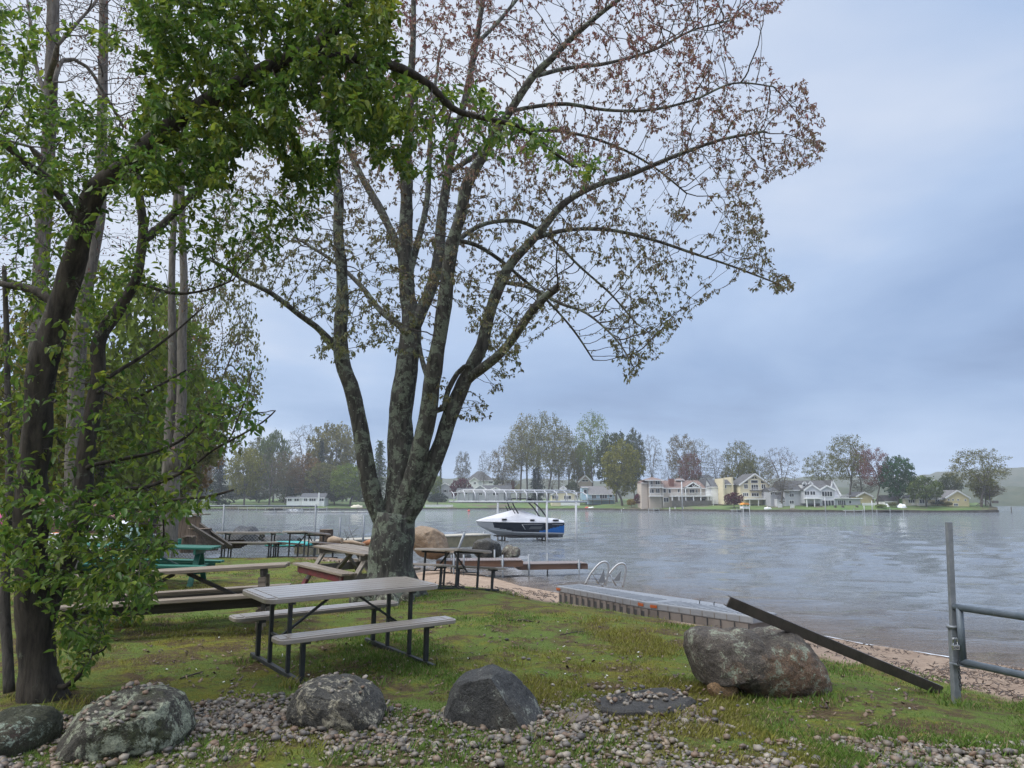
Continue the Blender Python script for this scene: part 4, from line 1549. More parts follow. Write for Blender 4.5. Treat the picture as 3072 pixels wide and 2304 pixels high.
# small grey house with lean-to
H = House(Z3, 'grey_lean_to_house', 'grey house with sloping lean-to roof left of dormer house', bd(2350, 10), GRY, SHINGLE, 1830, 1270)
H.block(1700, 1950, 1083, 1275, 0, 8); H.sideroof(1695, 1958, 1038, 1085, 0, 8)
m = MB(); a = H.P(1735, 1166); c = H.P(1955, 1108)
m.add([(a[0], H.y - 2.6, a[2]), (c[0], H.y - 2.6, a[2]), (c[0], H.y - .01, c[2]), (a[0] + 1.5, H.y - .01, c[2])], [(0, 1, 2, 3)])
m.build('lean_to_roof', SHINGLE, H.t, H.o)
H.block(1740, 1950, 1168, 1275, -2.4, 2.3, 'lean_to_wall', LGR)
H.win(1752, 1792, 1096, 1124, 0, 2); H.win(1702, 1716, 1096, 1122); H.win(1764, 1780, 1188, 1202, -2.4); H.win(1805, 1822, 1188, 1202, -2.4); H.win(1870, 1930, 1192, 1230, -2.4, 3)
# big dormer house
H = House(Z4, 'dormer_house', 'large light grey house with dormers, white gables and balconies', bd(2490, 8), LGR, DARKROOF, 200, 1125)
H.block(-110, 360, 950, 1125, 3, 10)
H.sideroof(-130, 352, 853, 955, 2.5, 11)
H.gable(330, 442, 366, 862, 1000, 1100, 3, 11, mat=LGR)
for x in (77, 138):
    H.gable(x - 22, x + 22, x, 875, 897, 918, 2.5, 4, mat=WHI); H.win(x - 12, x + 12, 899, 916, 2.5)
H.gable(40, 196, 115, 905, 958, 1040, 0, 6, mat=LGR); H.gable(196, 346, 266, 915, 956, 1040, 0.2, 6, mat=LGR)
H.win(44, 92, 968, 1003, 0, 2); H.win(100, 150, 968, 1003, 0, 2)
H.win(218, 322, 970, 1016, .2, 4)
H.railing(38, 198, 1005, 1036, -1.6); H.trimbox(36, 200, 1036, 1044, -1.6, 1.6, 'balcony_floor')
H.railing(368, 472, 1003, 1034, -.6)
H.block(345, 610, 1040, 1125, .5, 7, 'wing_wall', LGR); H.trimbox(340, 615, 1034, 1042, -.2, 8, 'wing_roof', WTRIM)
H.win(218, 336, 1058, 1112, 0, 4); H.win(382, 458, 1058, 1104, .5, 4); H.win(492, 514, 1060, 1088, .5); H.win(105, 140, 1055, 1085, 3, 2); H.win(-60, -20, 990, 1020, 3, 2); H.win(-60, -20, 1060, 1090, 3, 2)
H.block(196, 345, 1042, 1125, .05, 6, 'lower_wall', LGR)
for x in (45, 120): H.post(x, 1044, 1125, -1.5, .2)
# yellow garage, white fence
H = House(Z4, 'yellow_garage', 'plain yellow garage with white eaves beside the dormer house', bd(2590, 18), BUT, SHINGLE, 630, 1080, 'garage')
H.gable(556, 712, 632, 980, 1020, 1085, 0, 8)
H.block(718, 768, 1035, 1085, 2, 5); H.sideroof(712, 772, 1022, 1037, 2, 5)
H.sideroof(470, 560, 1012, 1036, 3, 6); H.block(475, 556, 1036, 1085, 3, 6)
# green shed
H = House(Z4, 'green_shed', 'leaf-green gabled shed with dark roof near tarped boats', bd(2690, 10), GRN, DARKROOF, 1010, 1100, 'shed')
H.gable(985, 1052, 1018, 1008, 1040, 1102, 0, 5)
H.block(855, 984, 1066, 1100, 1, 5, mat=WHI); H.sideroof(850, 990, 1005, 1068, 1, 5)
# pale bungalow
H = House(Z4, 'pale_bungalow', 'pale cream bungalow with grey roof and small gabled porch', bd(2750, 9), siding('cream', (0.68, 0.64, 0.52)), GREYROOF, 1170, 1100)
H.block(1035, 1300, 1038, 1105, 0, 6); H.sideroof(1028, 1306, 1003, 1040, 0, 6)
H.gable(1145, 1216, 1180, 1003, 1040, 1105, -1.2, 4)
H.win(1155, 1205, 1050, 1090, -1.2, 2); H.win(1070, 1130, 1050, 1080, 0, 3); H.win(1250, 1285, 1050, 1080, 0, 2)
H.railing(1060, 1240, 1085, 1105, -2.2)
# right yellow house
H = House(Z4, 'yellow_lakeside_house', 'rightmost yellow house with broad gable on the grassy point', bd(2850, 8), BUT, GREYROOF, 1550, 1110)
H.gable(1440, 1666, 1550, 963, 1033, 1112, 0, 7)
H.block(1292, 1440, 1040, 1108, 1.5, 5); H.sideroof(1286, 1530, 965, 1042, 1.2, 5.6)
H.win(1460, 1476, 1046, 1058); H.win(1502, 1518, 1046, 1058); H.win(1552, 1568, 1046, 1058); H.win(1624, 1640, 1048, 1060); H.win(1520, 1558, 1090, 1110, 0, 2); H.win(1370, 1410, 1048, 1080, 1.5, 2)

# ------------------------------------------------------------------ small things along the far shore
TARP = M('white_tarp', (0.72, 0.74, 0.76), (0.60, 0.62, 0.65), 1.2, 0.6, bump=0.3, bscale=3)
WOODW = M('white_painted_wood', (0.70, 0.70, 0.69), (0.55, 0.55, 0.54), 2, 0.7)


def far_blob(name, label, cat, Z, x0, x1, t, bt, off, depth, mat, seed, group=None, yy_=None):
    px0, pt = Z(x0, t); px1, pb = Z(x1, bt)
    y = yy_ or bd((px0 + px1) / 2, off)
    a = D(px0, pt, y); c = D(px1, pb, y)
    cx, cz = (a[0] + c[0]) / 2, c[2]
    n1, n2 = 18, 9
    vs = []; fs = []
    for i in range(n1 + 1):
        u = i / n1
        hh = (a[2] - c[2]) * (0.55 + 0.45 * math.sin(PI * u) + 0.10 * math.sin(u * 17 + seed))
        for j in range(n2 + 1):
            v_ = j / n2 * PI
            vs.append((a[0] + (c[0] - a[0]) * u, y - math.cos(v_) * depth / 2 * (0.4 + .6 * math.sin(PI * min(max(u, .08), .92))), cz - .1 + hh * math.sin(v_) ** .6))
    for i in range(n1):
        for j in range(n2):
            k = i * (n2 + 1) + j
            fs.append((k, k + n2 + 1, k + n2 + 2, k + 1))
    o = mesh_np(name, vs, fs, mat, None, True)
    return tag(o, label, cat, group)


far_blob('tarped_boat', 'white tarped boat right of the olive bush on shore', 'boat', Z4, 950, 1055, 1088, 1150, 5, 2.4, TARP, 1, 'boats under white tarps on the far shore')
far_blob('tarped_boat', 'white tarped boat left of the bright green bush', 'boat', Z4, 845, 880, 1090, 1140, 6, 2.2, TARP, 2, 'boats under white tarps on the far shore')


def far_box(name, label, cat, Z, x0, x1, t, bt, off, depth, mat, group=None):
    px0, pt = Z(x0, t); px1, pb = Z(x1, bt)
    y = bd((px0 + px1) / 2, off)
    a = D(px0, pt, y); c = D(px1, pb, y)
    o = MB().bx(a[0], c[0], y, y + depth, c[2] - .3, a[2]).build(name, mat)
    return tag(o, label, cat, group)


def far_fence(label, Z, x0, x1, t, bt, off, mat=None, step=0.16, w=.12, group=None, name='picket_fence'):
    px0, pt = Z(x0, t); px1, pb = Z(x1, bt)
    y = bd((px0 + px1) / 2, off)
    a = D(px0, pt, y); c = D(px1, pb, y)
    o = thing(name, label, 'fence', ((a[0] + c[0]) / 2, y, c[2]), 0, group)
    m = MB()
    k = max(3, int((c[0] - a[0]) / step))
    for i in range(k + 1):
        x = a[0] + (c[0] - a[0]) * i / k
        m.bx(x - w / 2, x + w / 2, y, y + .03, c[2] - .2, a[2])
    m.build('pickets', mat or WOODW, o, o.location)['kind'] = 'stuff'
    MB().bx(a[0], c[0], y + .033, y + .08, c[2] + .2, c[2] + .3).bx(a[0], c[0], y + .033, y + .08, a[2] - .3, a[2] - .2).build('rail', mat or WOODW, o, o.location)
    return o


# white timber wall right of the maple stems
o = thing('timber_wall', 'low white timber wall at the water right of the maple', 'wall', tuple(D(*Z2(228, 1165), bd(1317, 1.2))))
a = D(*Z2(86, 1136), bd(1317, 1.2)); c_ = D(*Z2(370, 1164), bd(1317, 1.2))
for k in range(3):
    z0 = c_[2] + (a[2] - c_[2]) * k / 3
    MB().bx(a[0], c_[0], a[1] + .02 * k, a[1] + .3, z0, z0 + (a[2] - c_[2]) / 3 - .04).build('plank', WOODW, o, o.location)
far_fence('white board fence behind the tarped boats', Z4, 615, 760, 1082, 1118, 8, step=.13)
far_fence('white gate panel left of the bare dark tree', Z3, 1785, 1832, 1218, 1262, 4.5, step=.13)
far_fence('white gate panel right of the bare dark tree', Z3, 1920, 1966, 1230, 1282, 3.5, step=.13)

# dock lift with orange canopy, jet boat, kayaks, posts
ORA = M('orange_canvas', (0.62, 0.25, 0.02), (0.55, 0.21, 0.02), 2, 0.7)
o = thing('boat_lift', 'small boat lift with orange canopy in front of yellow house', 'boat lift', tuple(D(*Z3(1435, 1305), bd(2239, -1.5))))
yy = o.location[1]
p0 = D(*Z3(1395, 1232), yy); p1 = D(*Z3(1475, 1222), yy)
MB().xprism([(p0[0], p0[2]), (p0[0] + .5, p1[2] + .25), (p1[0] - .5, p1[2] + .25), (p1[0], p0[2])], yy, yy + 3).build('canopy', ORA, o, o.location)
m = MB()
for x in (1400, 1470):
    q = D(*Z3(x, 1232), yy); m.bx(q[0] - .06, q[0] + .06, yy + .1, yy + .22, -.8, q[2]); m.bx(q[0] - .06, q[0] + .06, yy + 2.7, yy + 2.82, -.8, q[2])
m.build('frame', WTRIM, o, o.location)
q = D(*Z3(1435, 1255), yy)
MB().bx(q[0] - .9, q[0] + .9, yy + .3, yy + 2.6, q[2] - .45, q[2] + .1).build('cradle', WOODW, o, o.location)
o = far_blob('speedboat', 'red and white speedboat pulled up on far lawn', 'boat', Z2, 1740, 1835, 1155, 1185, 1.5, 1.4, M('white_gelcoat', (0.7, 0.7, 0.7), None, 2, .3), 4)
far_blob('kayak', 'red kayak leaning beside the speedboat on far lawn', 'kayak', Z2, 1716, 1762, 1153, 1178, .8, .6, M('red_plastic', (0.62, 0.08, 0.05), None, 2, .4), 5, 'kayaks along the far shore')
far_blob('kayak', 'white upturned kayak by the yellow house steps', 'kayak', Z3, 1628, 1712, 1252, 1280, 1.2, .8, M('white_plastic', (0.72, 0.72, 0.72), None, 2, .4), 6, 'kayaks along the far shore')
far_blob('rowboat', 'pale rowboat beached below the forsythia bush', 'boat', Z2, 2085, 2150, 1172, 1192, .2, 1.0, TARP, 7)
PLASR = M('red_buoy', (0.65, 0.07, 0.03), None, 2, .4)
p = D(*Z2(533, 1200), 215)
bm = bmesh_ = None
m = MB()
for (px_, py_, lab) in ((1406.6, 1532.6, 'small red buoy floating left of the boat canopy'),):
    q = G(px_, py_ + 2, 0)
    pts = [(q[0], q[1], -.1), (q[0], q[1], 0.05), (q[0], q[1], .25), (q[0], q[1], .4), (q[0], q[1], .5)]
    o = MB().tube(pts, [.12, .3, .36, .25, .05], 10).build('buoy', PLASR)
    tag(o, lab, 'buoy')
# mooring poles along the shore
POLE = M('galvanised_pole', (0.42, 0.43, 0.44), (0.32, 0.33, 0.34), 3, .5, metal=.3)
for i, (Z, x, t, bt) in enumerate([(Z3, 718, 975, 1300), (Z4, 245, 1025, 1165), (Z4, 708, 1060, 1175), (Z4, 632, 1110, 1178), (Z4, 2085, 1122, 1165)]):
    px_, pt = Z(x, t); _, pb = Z(x, bt)
    y = bd(px_, -1.0)
    a = D(px_, pt, y)
    w = .17 if i == 0 else .11
    o = MB().tube([(a[0], y, -1.2), (a[0], y, a[2])], w, 8).build('mooring_pole', POLE if i < 4 else stone_dark)
    tag(o, ['tall white pole in front of the beige house', 'thin pole before the dormer house terrace', 'grey pole left of the bright green bush',
            'short grey pole before the white board fence', 'dark post at the tip of the grassy point'][i], 'pole', 'poles along the far shore')
for i, x in enumerate((588, 648, 735)):
    q = D(*Z3(x, 1300), bd(2020, -1.2))
    o = MB().bx(q[0] - .13, q[0] + .13, q[1], q[1] + .26, -1, 1.05 + .1 * i).build('dock_pile', WOODW)
    tag(o, ['leftmost white pile of three below beige house', 'middle white pile of three below beige house', 'white pile beside the tall white pole'][i], 'pile', 'white piles at the far shore')
# low docks
DOCKG = M('grey_dock', (0.36, 0.36, 0.35), (0.26, 0.26, 0.25), 1.5, .8)


def far_dock(label, Z, x0, x1, y_, off, wide=1.6, mat=None, zt=.55, posts=True):
    px0, _ = Z(x0, y_); px1, _ = Z(x1, y_)
    y = bd((px0 + px1) / 2, off)
    a = D(px0, 1500, y)[0]; c = D(px1, 1500, y)[0]
    o = thing('dock', label, 'dock', ((a + c) / 2, y, 0), 0, 'docks along the far shore')
    MB().bx(a, c, y, y + wide, zt - .16, zt).build('deck', mat or DOCKG, o, o.location)
    m = MB()
    k = max(2, int((c - a) / 2.5))
    for i in range(k + 1):
        x = a + (c - a) * i / k
        m.bx(x - .06, x + .06, y - .13, y - .01, -1, zt + (.5 if i % 2 else .15))
    m.build('posts', POLE, o, o.location)['kind'] = 'stuff'
    return o


far_dock('low grey dock below the purple maple and beige tower', Z3, 350, 465, 1290, -3)
far_dock('narrow dock at the yellow house boat lift', Z3, 1270, 1380, 1300, -2.5)
far_dock('grey dock before the dormer house terrace', Z4, 440, 610, 1165, -2.5, 1.4)
far_dock('dock in front of the white tarped boats', Z4, 750, 1010, 1158, -2.0, 1.4, stone_dark)
far_dock('long pale dock at the white cottage shore', Z1, 600, 1120, 915, -9, 2.0, M('pale_dock', (0.52, 0.46, 0.36), (0.42, 0.38, 0.30), 1, .8), .7)
far_dock('grey dock at the white cottage steps', Z1, 985, 1330, 905, -5, 2.0)
# a floating white boom across the cove
q0 = G(*Z1(800, 936), 0); q1 = G(*Z1(1692, 934), 0)
o = thing('floating_boom', 'long white floating boom lying across the cove', 'boom', tuple((q0 + q1) / 2))
k = 8
for i in range(k):
    a = q0 + (q1 - q0) * (i + .02) / k; c = q0 + (q1 - q0) * (i + .98) / k
    MB().tube([(a[0], a[1], .12), (c[0], c[1], .08)], .17, 8).build('float', DOCKG, o, o.location)
# moored boats at the cottage
JET = M('black_gelcoat', (0.03, 0.03, 0.035), None, 2, .3)
far_blob('jet_ski', 'black and yellow jet ski on its lift at the cottage dock', 'jet ski', Z1, 850, 965, 884, 916, -7, 1.6, JET, 8)
far_blob('pontoon_boat', 'white low pontoon boat beside the jet ski', 'boat', Z1, 985, 1130, 896, 918, -8, 2.2, TARP, 9)
far_blob('covered_boat', 'cream covered boat on a lift right of the cottage', 'boat', Z1, 1530, 1625, 866, 890, -4, 2, M('cream_canvas', (0.6, 0.55, 0.42), None, 2, .7), 10)
# playset on the point
o = thing('swing_frame', 'dark wooden swing frame under trees on the grassy point', 'playset', tuple(D(*Z4(1835, 1112), bd(2955, 5))))
m = MB(); yy = o.location[1]
P_ = lambda x, y: tuple(D(*Z4(x, y), yy))
m.beam(P_(1800, 1112), P_(1810, 1055), .16, .16); m.beam(P_(1850, 1112), P_(1840, 1055), .16, .16); m.beam(P_(1740, 1108), P_(1802, 1068), .12, .12)
m.bx(P_(1800, 1)[0], P_(1850, 1)[0], yy - .4, yy + .4, P_(1, 1085)[2], P_(1, 1060)[2])
m.beam(P_(1850, 1060), P_(1875, 1112), .16, .16)
m.build('frame', DECKW, o, o.location)
# boulders and dark rocks at the waterline are part of the wall; patio things in front of the dormer house
for i, x in enumerate((345, 420, 560)):
    far_box('terrace_planter', ['grey planter box below the dormer house left windows', 'grey planter box below the dormer house middle windows',
                                'grey planter box at the dormer house wing'][i], 'planter', Z4, x, x + 18, 1108, 1140, 3.5, .7, stone_dark, 'planter boxes on the terrace')
# ------------------------------------------------------------------ picnic tables
PLAS = M('taupe_plastic', (0.255, 0.220, 0.186), (0.312, 0.272, 0.234), 9, 0.30, bump=0.12, bscale=60, stretch=(0.4, 4, 4), spec=0.6, wet=0.55)
STEEL = M('black_steel', (0.016, 0.019, 0.022), (0.030, 0.034, 0.037), 12, 0.45, bump=0.1, bscale=90)
BOLT = M('zinc_bolt', (0.5, 0.5, 0.5), None, 8, 0.4, metal=0.8)


def rr_poly(lx, ly, r, n=6):
    p = []
    for cx, cy, a0 in ((lx / 2 - r, ly / 2 - r, 0), (-lx / 2 + r, ly / 2 - r, 90), (-lx / 2 + r, -ly / 2 + r, 180), (lx / 2 - r, -ly / 2 + r, 270)):
        for k in range(n + 1):
            a = R(a0 + 90 * k / n)
            p.append((cx + r * math.cos(a), cy + r * math.sin(a)))
    return p


def plastic_slab(t, name, lx, ly, z, th, r, nsl, y0=0.0):
    poly = [(x, y + y0) for x, y in rr_poly(lx, ly, r)]
    s = MB().prism(poly, z - th, z - 0.007).build(name, PLAS, t, bevel=0.006)
    inner = lx - 0.22
    w = (ly - 0.05) / nsl
    for k in range(nsl):
        yc = y0 - (ly - 0.05) / 2 + w * (k + .5)
        MB().bx(-inner / 2, inner / 2, yc - w / 2 + .0055, yc + w / 2 - .0055, z - 0.0068, z).build('slat', PLAS, s, bevel=0.0025)
    for sg in (-1, 1):                       # breadboard ends
        MB().bx(sg * (inner / 2 + .012), sg * (lx / 2 - .022), y0 - ly / 2 + r * .62, y0 + ly / 2 - r * .62, z - 0.0068, z).build('end_board', PLAS, s, bevel=0.0025)
    return s


def folding_table(label, loc, rz, group='taupe plastic picnic tables with black steel frames'):
    t = thing('picnic_table', label, 'picnic table', loc, rz, group)
    plastic_slab(t, 'tabletop', 1.83, 0.76, 0.742, 0.05, 0.10, 6)
    plastic_slab(t, 'bench', 1.83, 0.255, 0.445, 0.045, 0.07, 3, 0.585)
    plastic_slab(t, 'bench', 1.83, 0.255, 0.445, 0.045, 0.07, 3, -0.585)
    for sx in (-1, 1):
        x = sx * 0.64
        MB().bx(x - .022, x + .022, -.72, .72, 0.0, 0.042).build('ground_rail', STEEL, t, bevel=.004)
        for y in (-.23, .23):
            MB().beam((x, y, 0.043), (x, y, 0.66), .036, .036, (1, 0, 0)).build('leg', STEEL, t, bevel=.004)
        for y in (-.56, .56):
            MB().beam((x, y, 0.043), (x, y, 0.37), .042, .042, (1, 0, 0)).build('bench_leg', STEEL, t, bevel=.004)
            MB().bx(x - .035, x + .035, y - .09, y + .09, .371, .399).build('bench_bracket', STEEL, t)
        MB().bx(x - .02, x + .02, -.31, .31, .661, .691).build('top_rail', STEEL, t)
        MB().beam((x, -.228, .32), (x, .228, .32), .022, .022).build('cross_bar', STEEL, t)
        MB().beam((x - sx * .012, 0, .325), (sx * .10, 0, .675), .020, .026, (0, 1, 0)).build('brace', STEEL, t)
        bo = MB()
        for y in (-.23, .23):
            bo.tube([(x + sx * .0, y - .024, .32), (x, y - .019, .32)], .009, 8)
        bo.build('bolt', BOLT, t)
    return t


def frame_pose(l0, l1, r0, r1):
    a = (gpt(*l0) + gpt(*l1)) / 2; c = (gpt(*r0) + gpt(*r1)) / 2
    d = c - a
    m = (a + c) / 2
    return (m[0], m[1], gz(m[0], m[1]) + 0.0), math.atan2(d[1], d[0])


def set_tilt(o, rz, lx=0.64, ly=0.6):
    x, y = o.location[0], o.location[1]
    c, s = math.cos(rz), math.sin(rz)
    zx = (gz(x + c * lx, y + s * lx) - gz(x - c * lx, y - s * lx)) / (2 * lx)
    zy = (gz(x - s * ly, y + c * ly) - gz(x + s * ly, y - c * ly)) / (2 * ly)
    nrm = Vector((-zx, 0, 1))
    zs_ = [gz(x + c * a * lx - s * b_ * ly, y + s * a * lx + c * b_ * ly) for a in (-1, 1) for b_ in (-1, 1)]
    o.location[2] = sum(zs_) / 4 - 0.004
    o.rotation_euler = (math.atan(zy), -math.atan(zx), rz)


loc, rz = frame_pose((716, 1984), (910, 2052), (1104, 1931), (1339, 1993))
FT = folding_table('large wet taupe picnic table in the foreground, before the maple', loc, rz)
set_tilt(FT, rz)
for px_, d, rz_, lab in [(1349, 15.15, math.atan2(-1.1, 0.75), 'taupe picnic table right of the maple trunk, at the beach edge'),
                         (748, 22.6, R(7), 'taupe picnic table on wood chips, left one of the pair by the fence'),
                         (918, 22.9, R(80), 'taupe picnic table on wood chips, end-on, right one of the pair')]:
    o = copy_tree(FT)
    p = D(px_, 1650, d)
    o.location = (p[0], p[1], gz(p[0], p[1]))
    o['label'] = lab
    set_tilt(o, rz_)

WEATH = M('weathered_grey_wood', (0.115, 0.090, 0.066), (0.30, 0.245, 0.185), 3.2, 0.75, bump=0.5, bscale=16, stretch=(0.35, 9, 9), detail=8, wet=0.15)
WDARK = M('dark_wet_wood', (0.035, 0.030, 0.026), (0.085, 0.072, 0.060), 3.0, 0.8, bump=0.5, bscale=16, stretch=(0.35, 9, 9), detail=8)
GREENP = M('teal_green_paint', (0.008, 0.095, 0.066), (0.014, 0.140, 0.098), 4, 0.5, bump=0.3, bscale=20, stretch=(0.4, 6, 6))
REDP = M('faded_red_paint', (0.165, 0.022, 0.026), (0.090, 0.024, 0.024), 5, 0.7, bump=0.3, bscale=20)
TAUPEW = M('taupe_painted_wood', (0.21, 0.185, 0.155), (0.27, 0.24, 0.205), 4, 0.7, bump=0.4, bscale=16, stretch=(.4, 8, 8))


def wooden_table(label, loc, rz, L, mat, dark, name='wooden_picnic_table', post='straight', nplank=5, bh=.43, tw=.72, endin=.30, th=.74, apron=None, legmat=None, foot=.48, topy=.10, legw=.10):
    t = thing(name, label, 'picnic table', loc, rz)
    w = tw / nplank
    for k in range(nplank):
        y = -tw / 2 + w * (k + .5)
        MB().bx(-L / 2 + random.uniform(-.015, .015), L / 2 + random.uniform(-.015, .015), y - w / 2 + .005, y + w / 2 - .005, th - .042, th + random.uniform(-.003, .003)).build('tabletop_plank', mat, t, bevel=.006)
    for sg in (-1, 1):
        for k in range(2):
            y = sg * (.56 + k * .145)
            MB().bx(-L / 2 + random.uniform(-.02, .02), L / 2 + random.uniform(-.02, .02), y - .068, y + .068, bh - .042, bh).build('bench_plank', mat, t, bevel=.006)
        MB().bx(-L / 2 + .12, L / 2 - .12, sg * (.70 if apron else .50) - .02, sg * (.70 if apron else .50) + .02, bh - .17, bh - .044).build('bench_apron', apron or dark, t, bevel=.004)
    for sx in (-1, 1):
        x = sx * (L / 2 - endin)
        MB().bx(x - .021, x + .021, -tw / 2 + .02, tw / 2 - .02, th - .14, th - .044).build('top_cleat', dark, t, bevel=.004)
        MB().bx(x + sx * .024, x + sx * .064, -.72, .72, bh - .19, bh - .045).build('bench_cleat', dark, t, bevel=.004)
        for sg in (-1, 1):
            if post == 'straight':
                MB().beam((x, sg * .30, 0), (x, sg * .30, th - .142), .09, .09, (1, 0, 0)).build('leg', mat, t, bevel=.005)
                MB().beam((x, sg * .62, 0), (x, sg * .62, bh - .192), .085, .085, (1, 0, 0)).build('bench_post', mat, t, bevel=.005)
            else:
                MB().beam((x, sg * foot, 0), (x, sg * topy, th - .142), .042, legw, (1, 0, 0)).build('leg', legmat or mat, t, bevel=.005)
        MB().beam((x - sx * .03, 0, bh - .22), (sx * .08, 0, th - .06), .042, .085, (0, 1, 0)).build('brace', dark, t, bevel=.004)
    return t


# grey plank table at the left, its right end seen below the maple
pe = gpt(760, 1885)
ax = np.array([math.cos(R(16)), math.sin(R(16))])
Lw = 2.6
cxy = pe[:2] - ax * (Lw / 2 - .34)
o = wooden_table('long weathered grey plank picnic table half hidden by apple leaves', (cxy[0], cxy[1] + .28, gz(cxy[0], cxy[1])), R(13), Lw, WEATH, WDARK)
set_tilt(o, R(13))
pe = gpt(582, 1756)
o = wooden_table('teal green painted picnic table behind the grey plank table', (pe[0] - 1.18, pe[1] + .1, gz(pe[0] - 1, pe[1])), R(6), 2.9, GREENP, GREENP, name='green_picnic_table', post='splayed')
set_tilt(o, R(6))

# A-frame table with dark red bench sides behind the maple trunk, running away to the left
tp_ = (-2.96, 14.8)
o = wooden_table('weathered A-frame picnic table with dark red bench sides behind the maple trunk', (tp_[0], tp_[1], gz(*tp_)), R(-53.7), 2.3, WEATH, TAUPEW, post='splayed', apron=REDP, legmat=TAUPEW, foot=.64, topy=.24, endin=.22, legw=.15)
set_tilt(o, R(-53.7))
for ch_ in [q for q in o.children if q.name.startswith('leg')]:
    zz = min(v.co.z for v in ch_.data.vertices)
    c_ = [v.co for v in ch_.data.vertices if v.co.z < .12]
    m_ = sum(c_, Vector()) / len(c_)
    sg = 1 if m_.y > 0 else -1
    MB().beam((m_.x, m_.y + sg * .004, .0), (m_.x, m_.y - sg * .072, .125), .048, .156, (1, 0, 0)).build('painted_foot', REDP, ch_)

# ------------------------------------------------------------------ boulders
def boulder_mat(name, c1, c2, lichen, amount, c3=None, lscale=5.0, s3=1.2, lo3=.5):
    m, n, b = new_mat(name)
    tcn = node(n, 'ShaderNodeTexCoord')

    def N(scale, det, rou, dist=0.0):
        t = node(n, 'ShaderNodeTexNoise', inp={'Scale': scale, 'Detail': det, 'Roughness': rou, 'Distortion': dist})
        n.links.new(tcn.outputs['Object'], t.inputs['Vector'])
        return t.outputs[0]

    def RP(src, st):
        r_ = ramp(n, st)
        n.links.new(src, r_.inputs[0])
        return r_.outputs[0]

    def MX(f, a, c, bl='MIX'):
        x = mixc(n, bl)
        for s_, k in ((f, 0), (a, 6), (c, 7)):
            if isinstance(s_, (tuple, float, int)):
                x.inputs[k].default_value = (*s_, 1) if isinstance(s_, tuple) else s_
            else:
                n.links.new(s_, x.inputs[k])
        return x.outputs[2]
    last = RP(N(5.5, 12, .78, .3), [(.36, c1), (.62, c2)])
    if c3: last = MX(RP(N(s3, 8, .7), [(lo3, (0, 0, 0)), (lo3 + .09, (1, 1, 1))]), last, c3)
    speck = RP(N(85, 5, .7), [(.32, (.42, .42, .42)), (.55, (1, 1, 1)), (.70, (1.75, 1.7, 1.6))])
    last = MX(1.0, last, speck, 'MULTIPLY')
    lm = RP(N(lscale * 1.3, 12, .82, .4), [(.645 - .25 * amount, (0, 0, 0)), (.665 - .25 * amount, (1, 1, 1))])
    lc_ = MX(RP(N(55, 6, .7), [(.36, (0, 0, 0)), (.6, (1, 1, 1))]), tuple(q * .45 for q in lichen), lichen)
    last = MX(lm, last, lc_)
    lm2 = RP(N(lscale * 3.7, 9, .8, .2), [(.645, (0, 0, 0)), (.66, (1, 1, 1))])
    last = MX(lm2, last, tuple(q * 1.15 for q in lichen))
    n.links.new(last, b.inputs['Base Color'])
    b.inputs['Roughness'].default_value = .72
    b.inputs['Specular IOR Level'].default_value = .35
    bp = node(n, 'ShaderNodeBump', inp={'Strength': 1.0, 'Distance': 0.05})
    n.links.new(N(8, 12, .74, .4), bp.inputs['Height'])
    bp2 = node(n, 'ShaderNodeBump', inp={'Strength': .8, 'Distance': 0.008})
    n.links.new(N(70, 6, .7), bp2.inputs['Height'])
    n.links.new(bp.outputs[0], bp2.inputs['Normal'])
    n.links.new(bp2.outputs[0], b.inputs['Normal'])
    return m


import bmesh as _bm
_ico = {}


def ico(sub):
    if sub not in _ico:
        b = _bm.new()
        _bm.ops.create_icosphere(b, subdivisions=sub, radius=1.0)
        b.verts.ensure_lookup_table()
        _ico[sub] = (np.array([v.co[:] for v in b.verts]), np.array([[v.index for v in f.verts] for f in b.faces]))
        b.free()
    return _ico[sub]


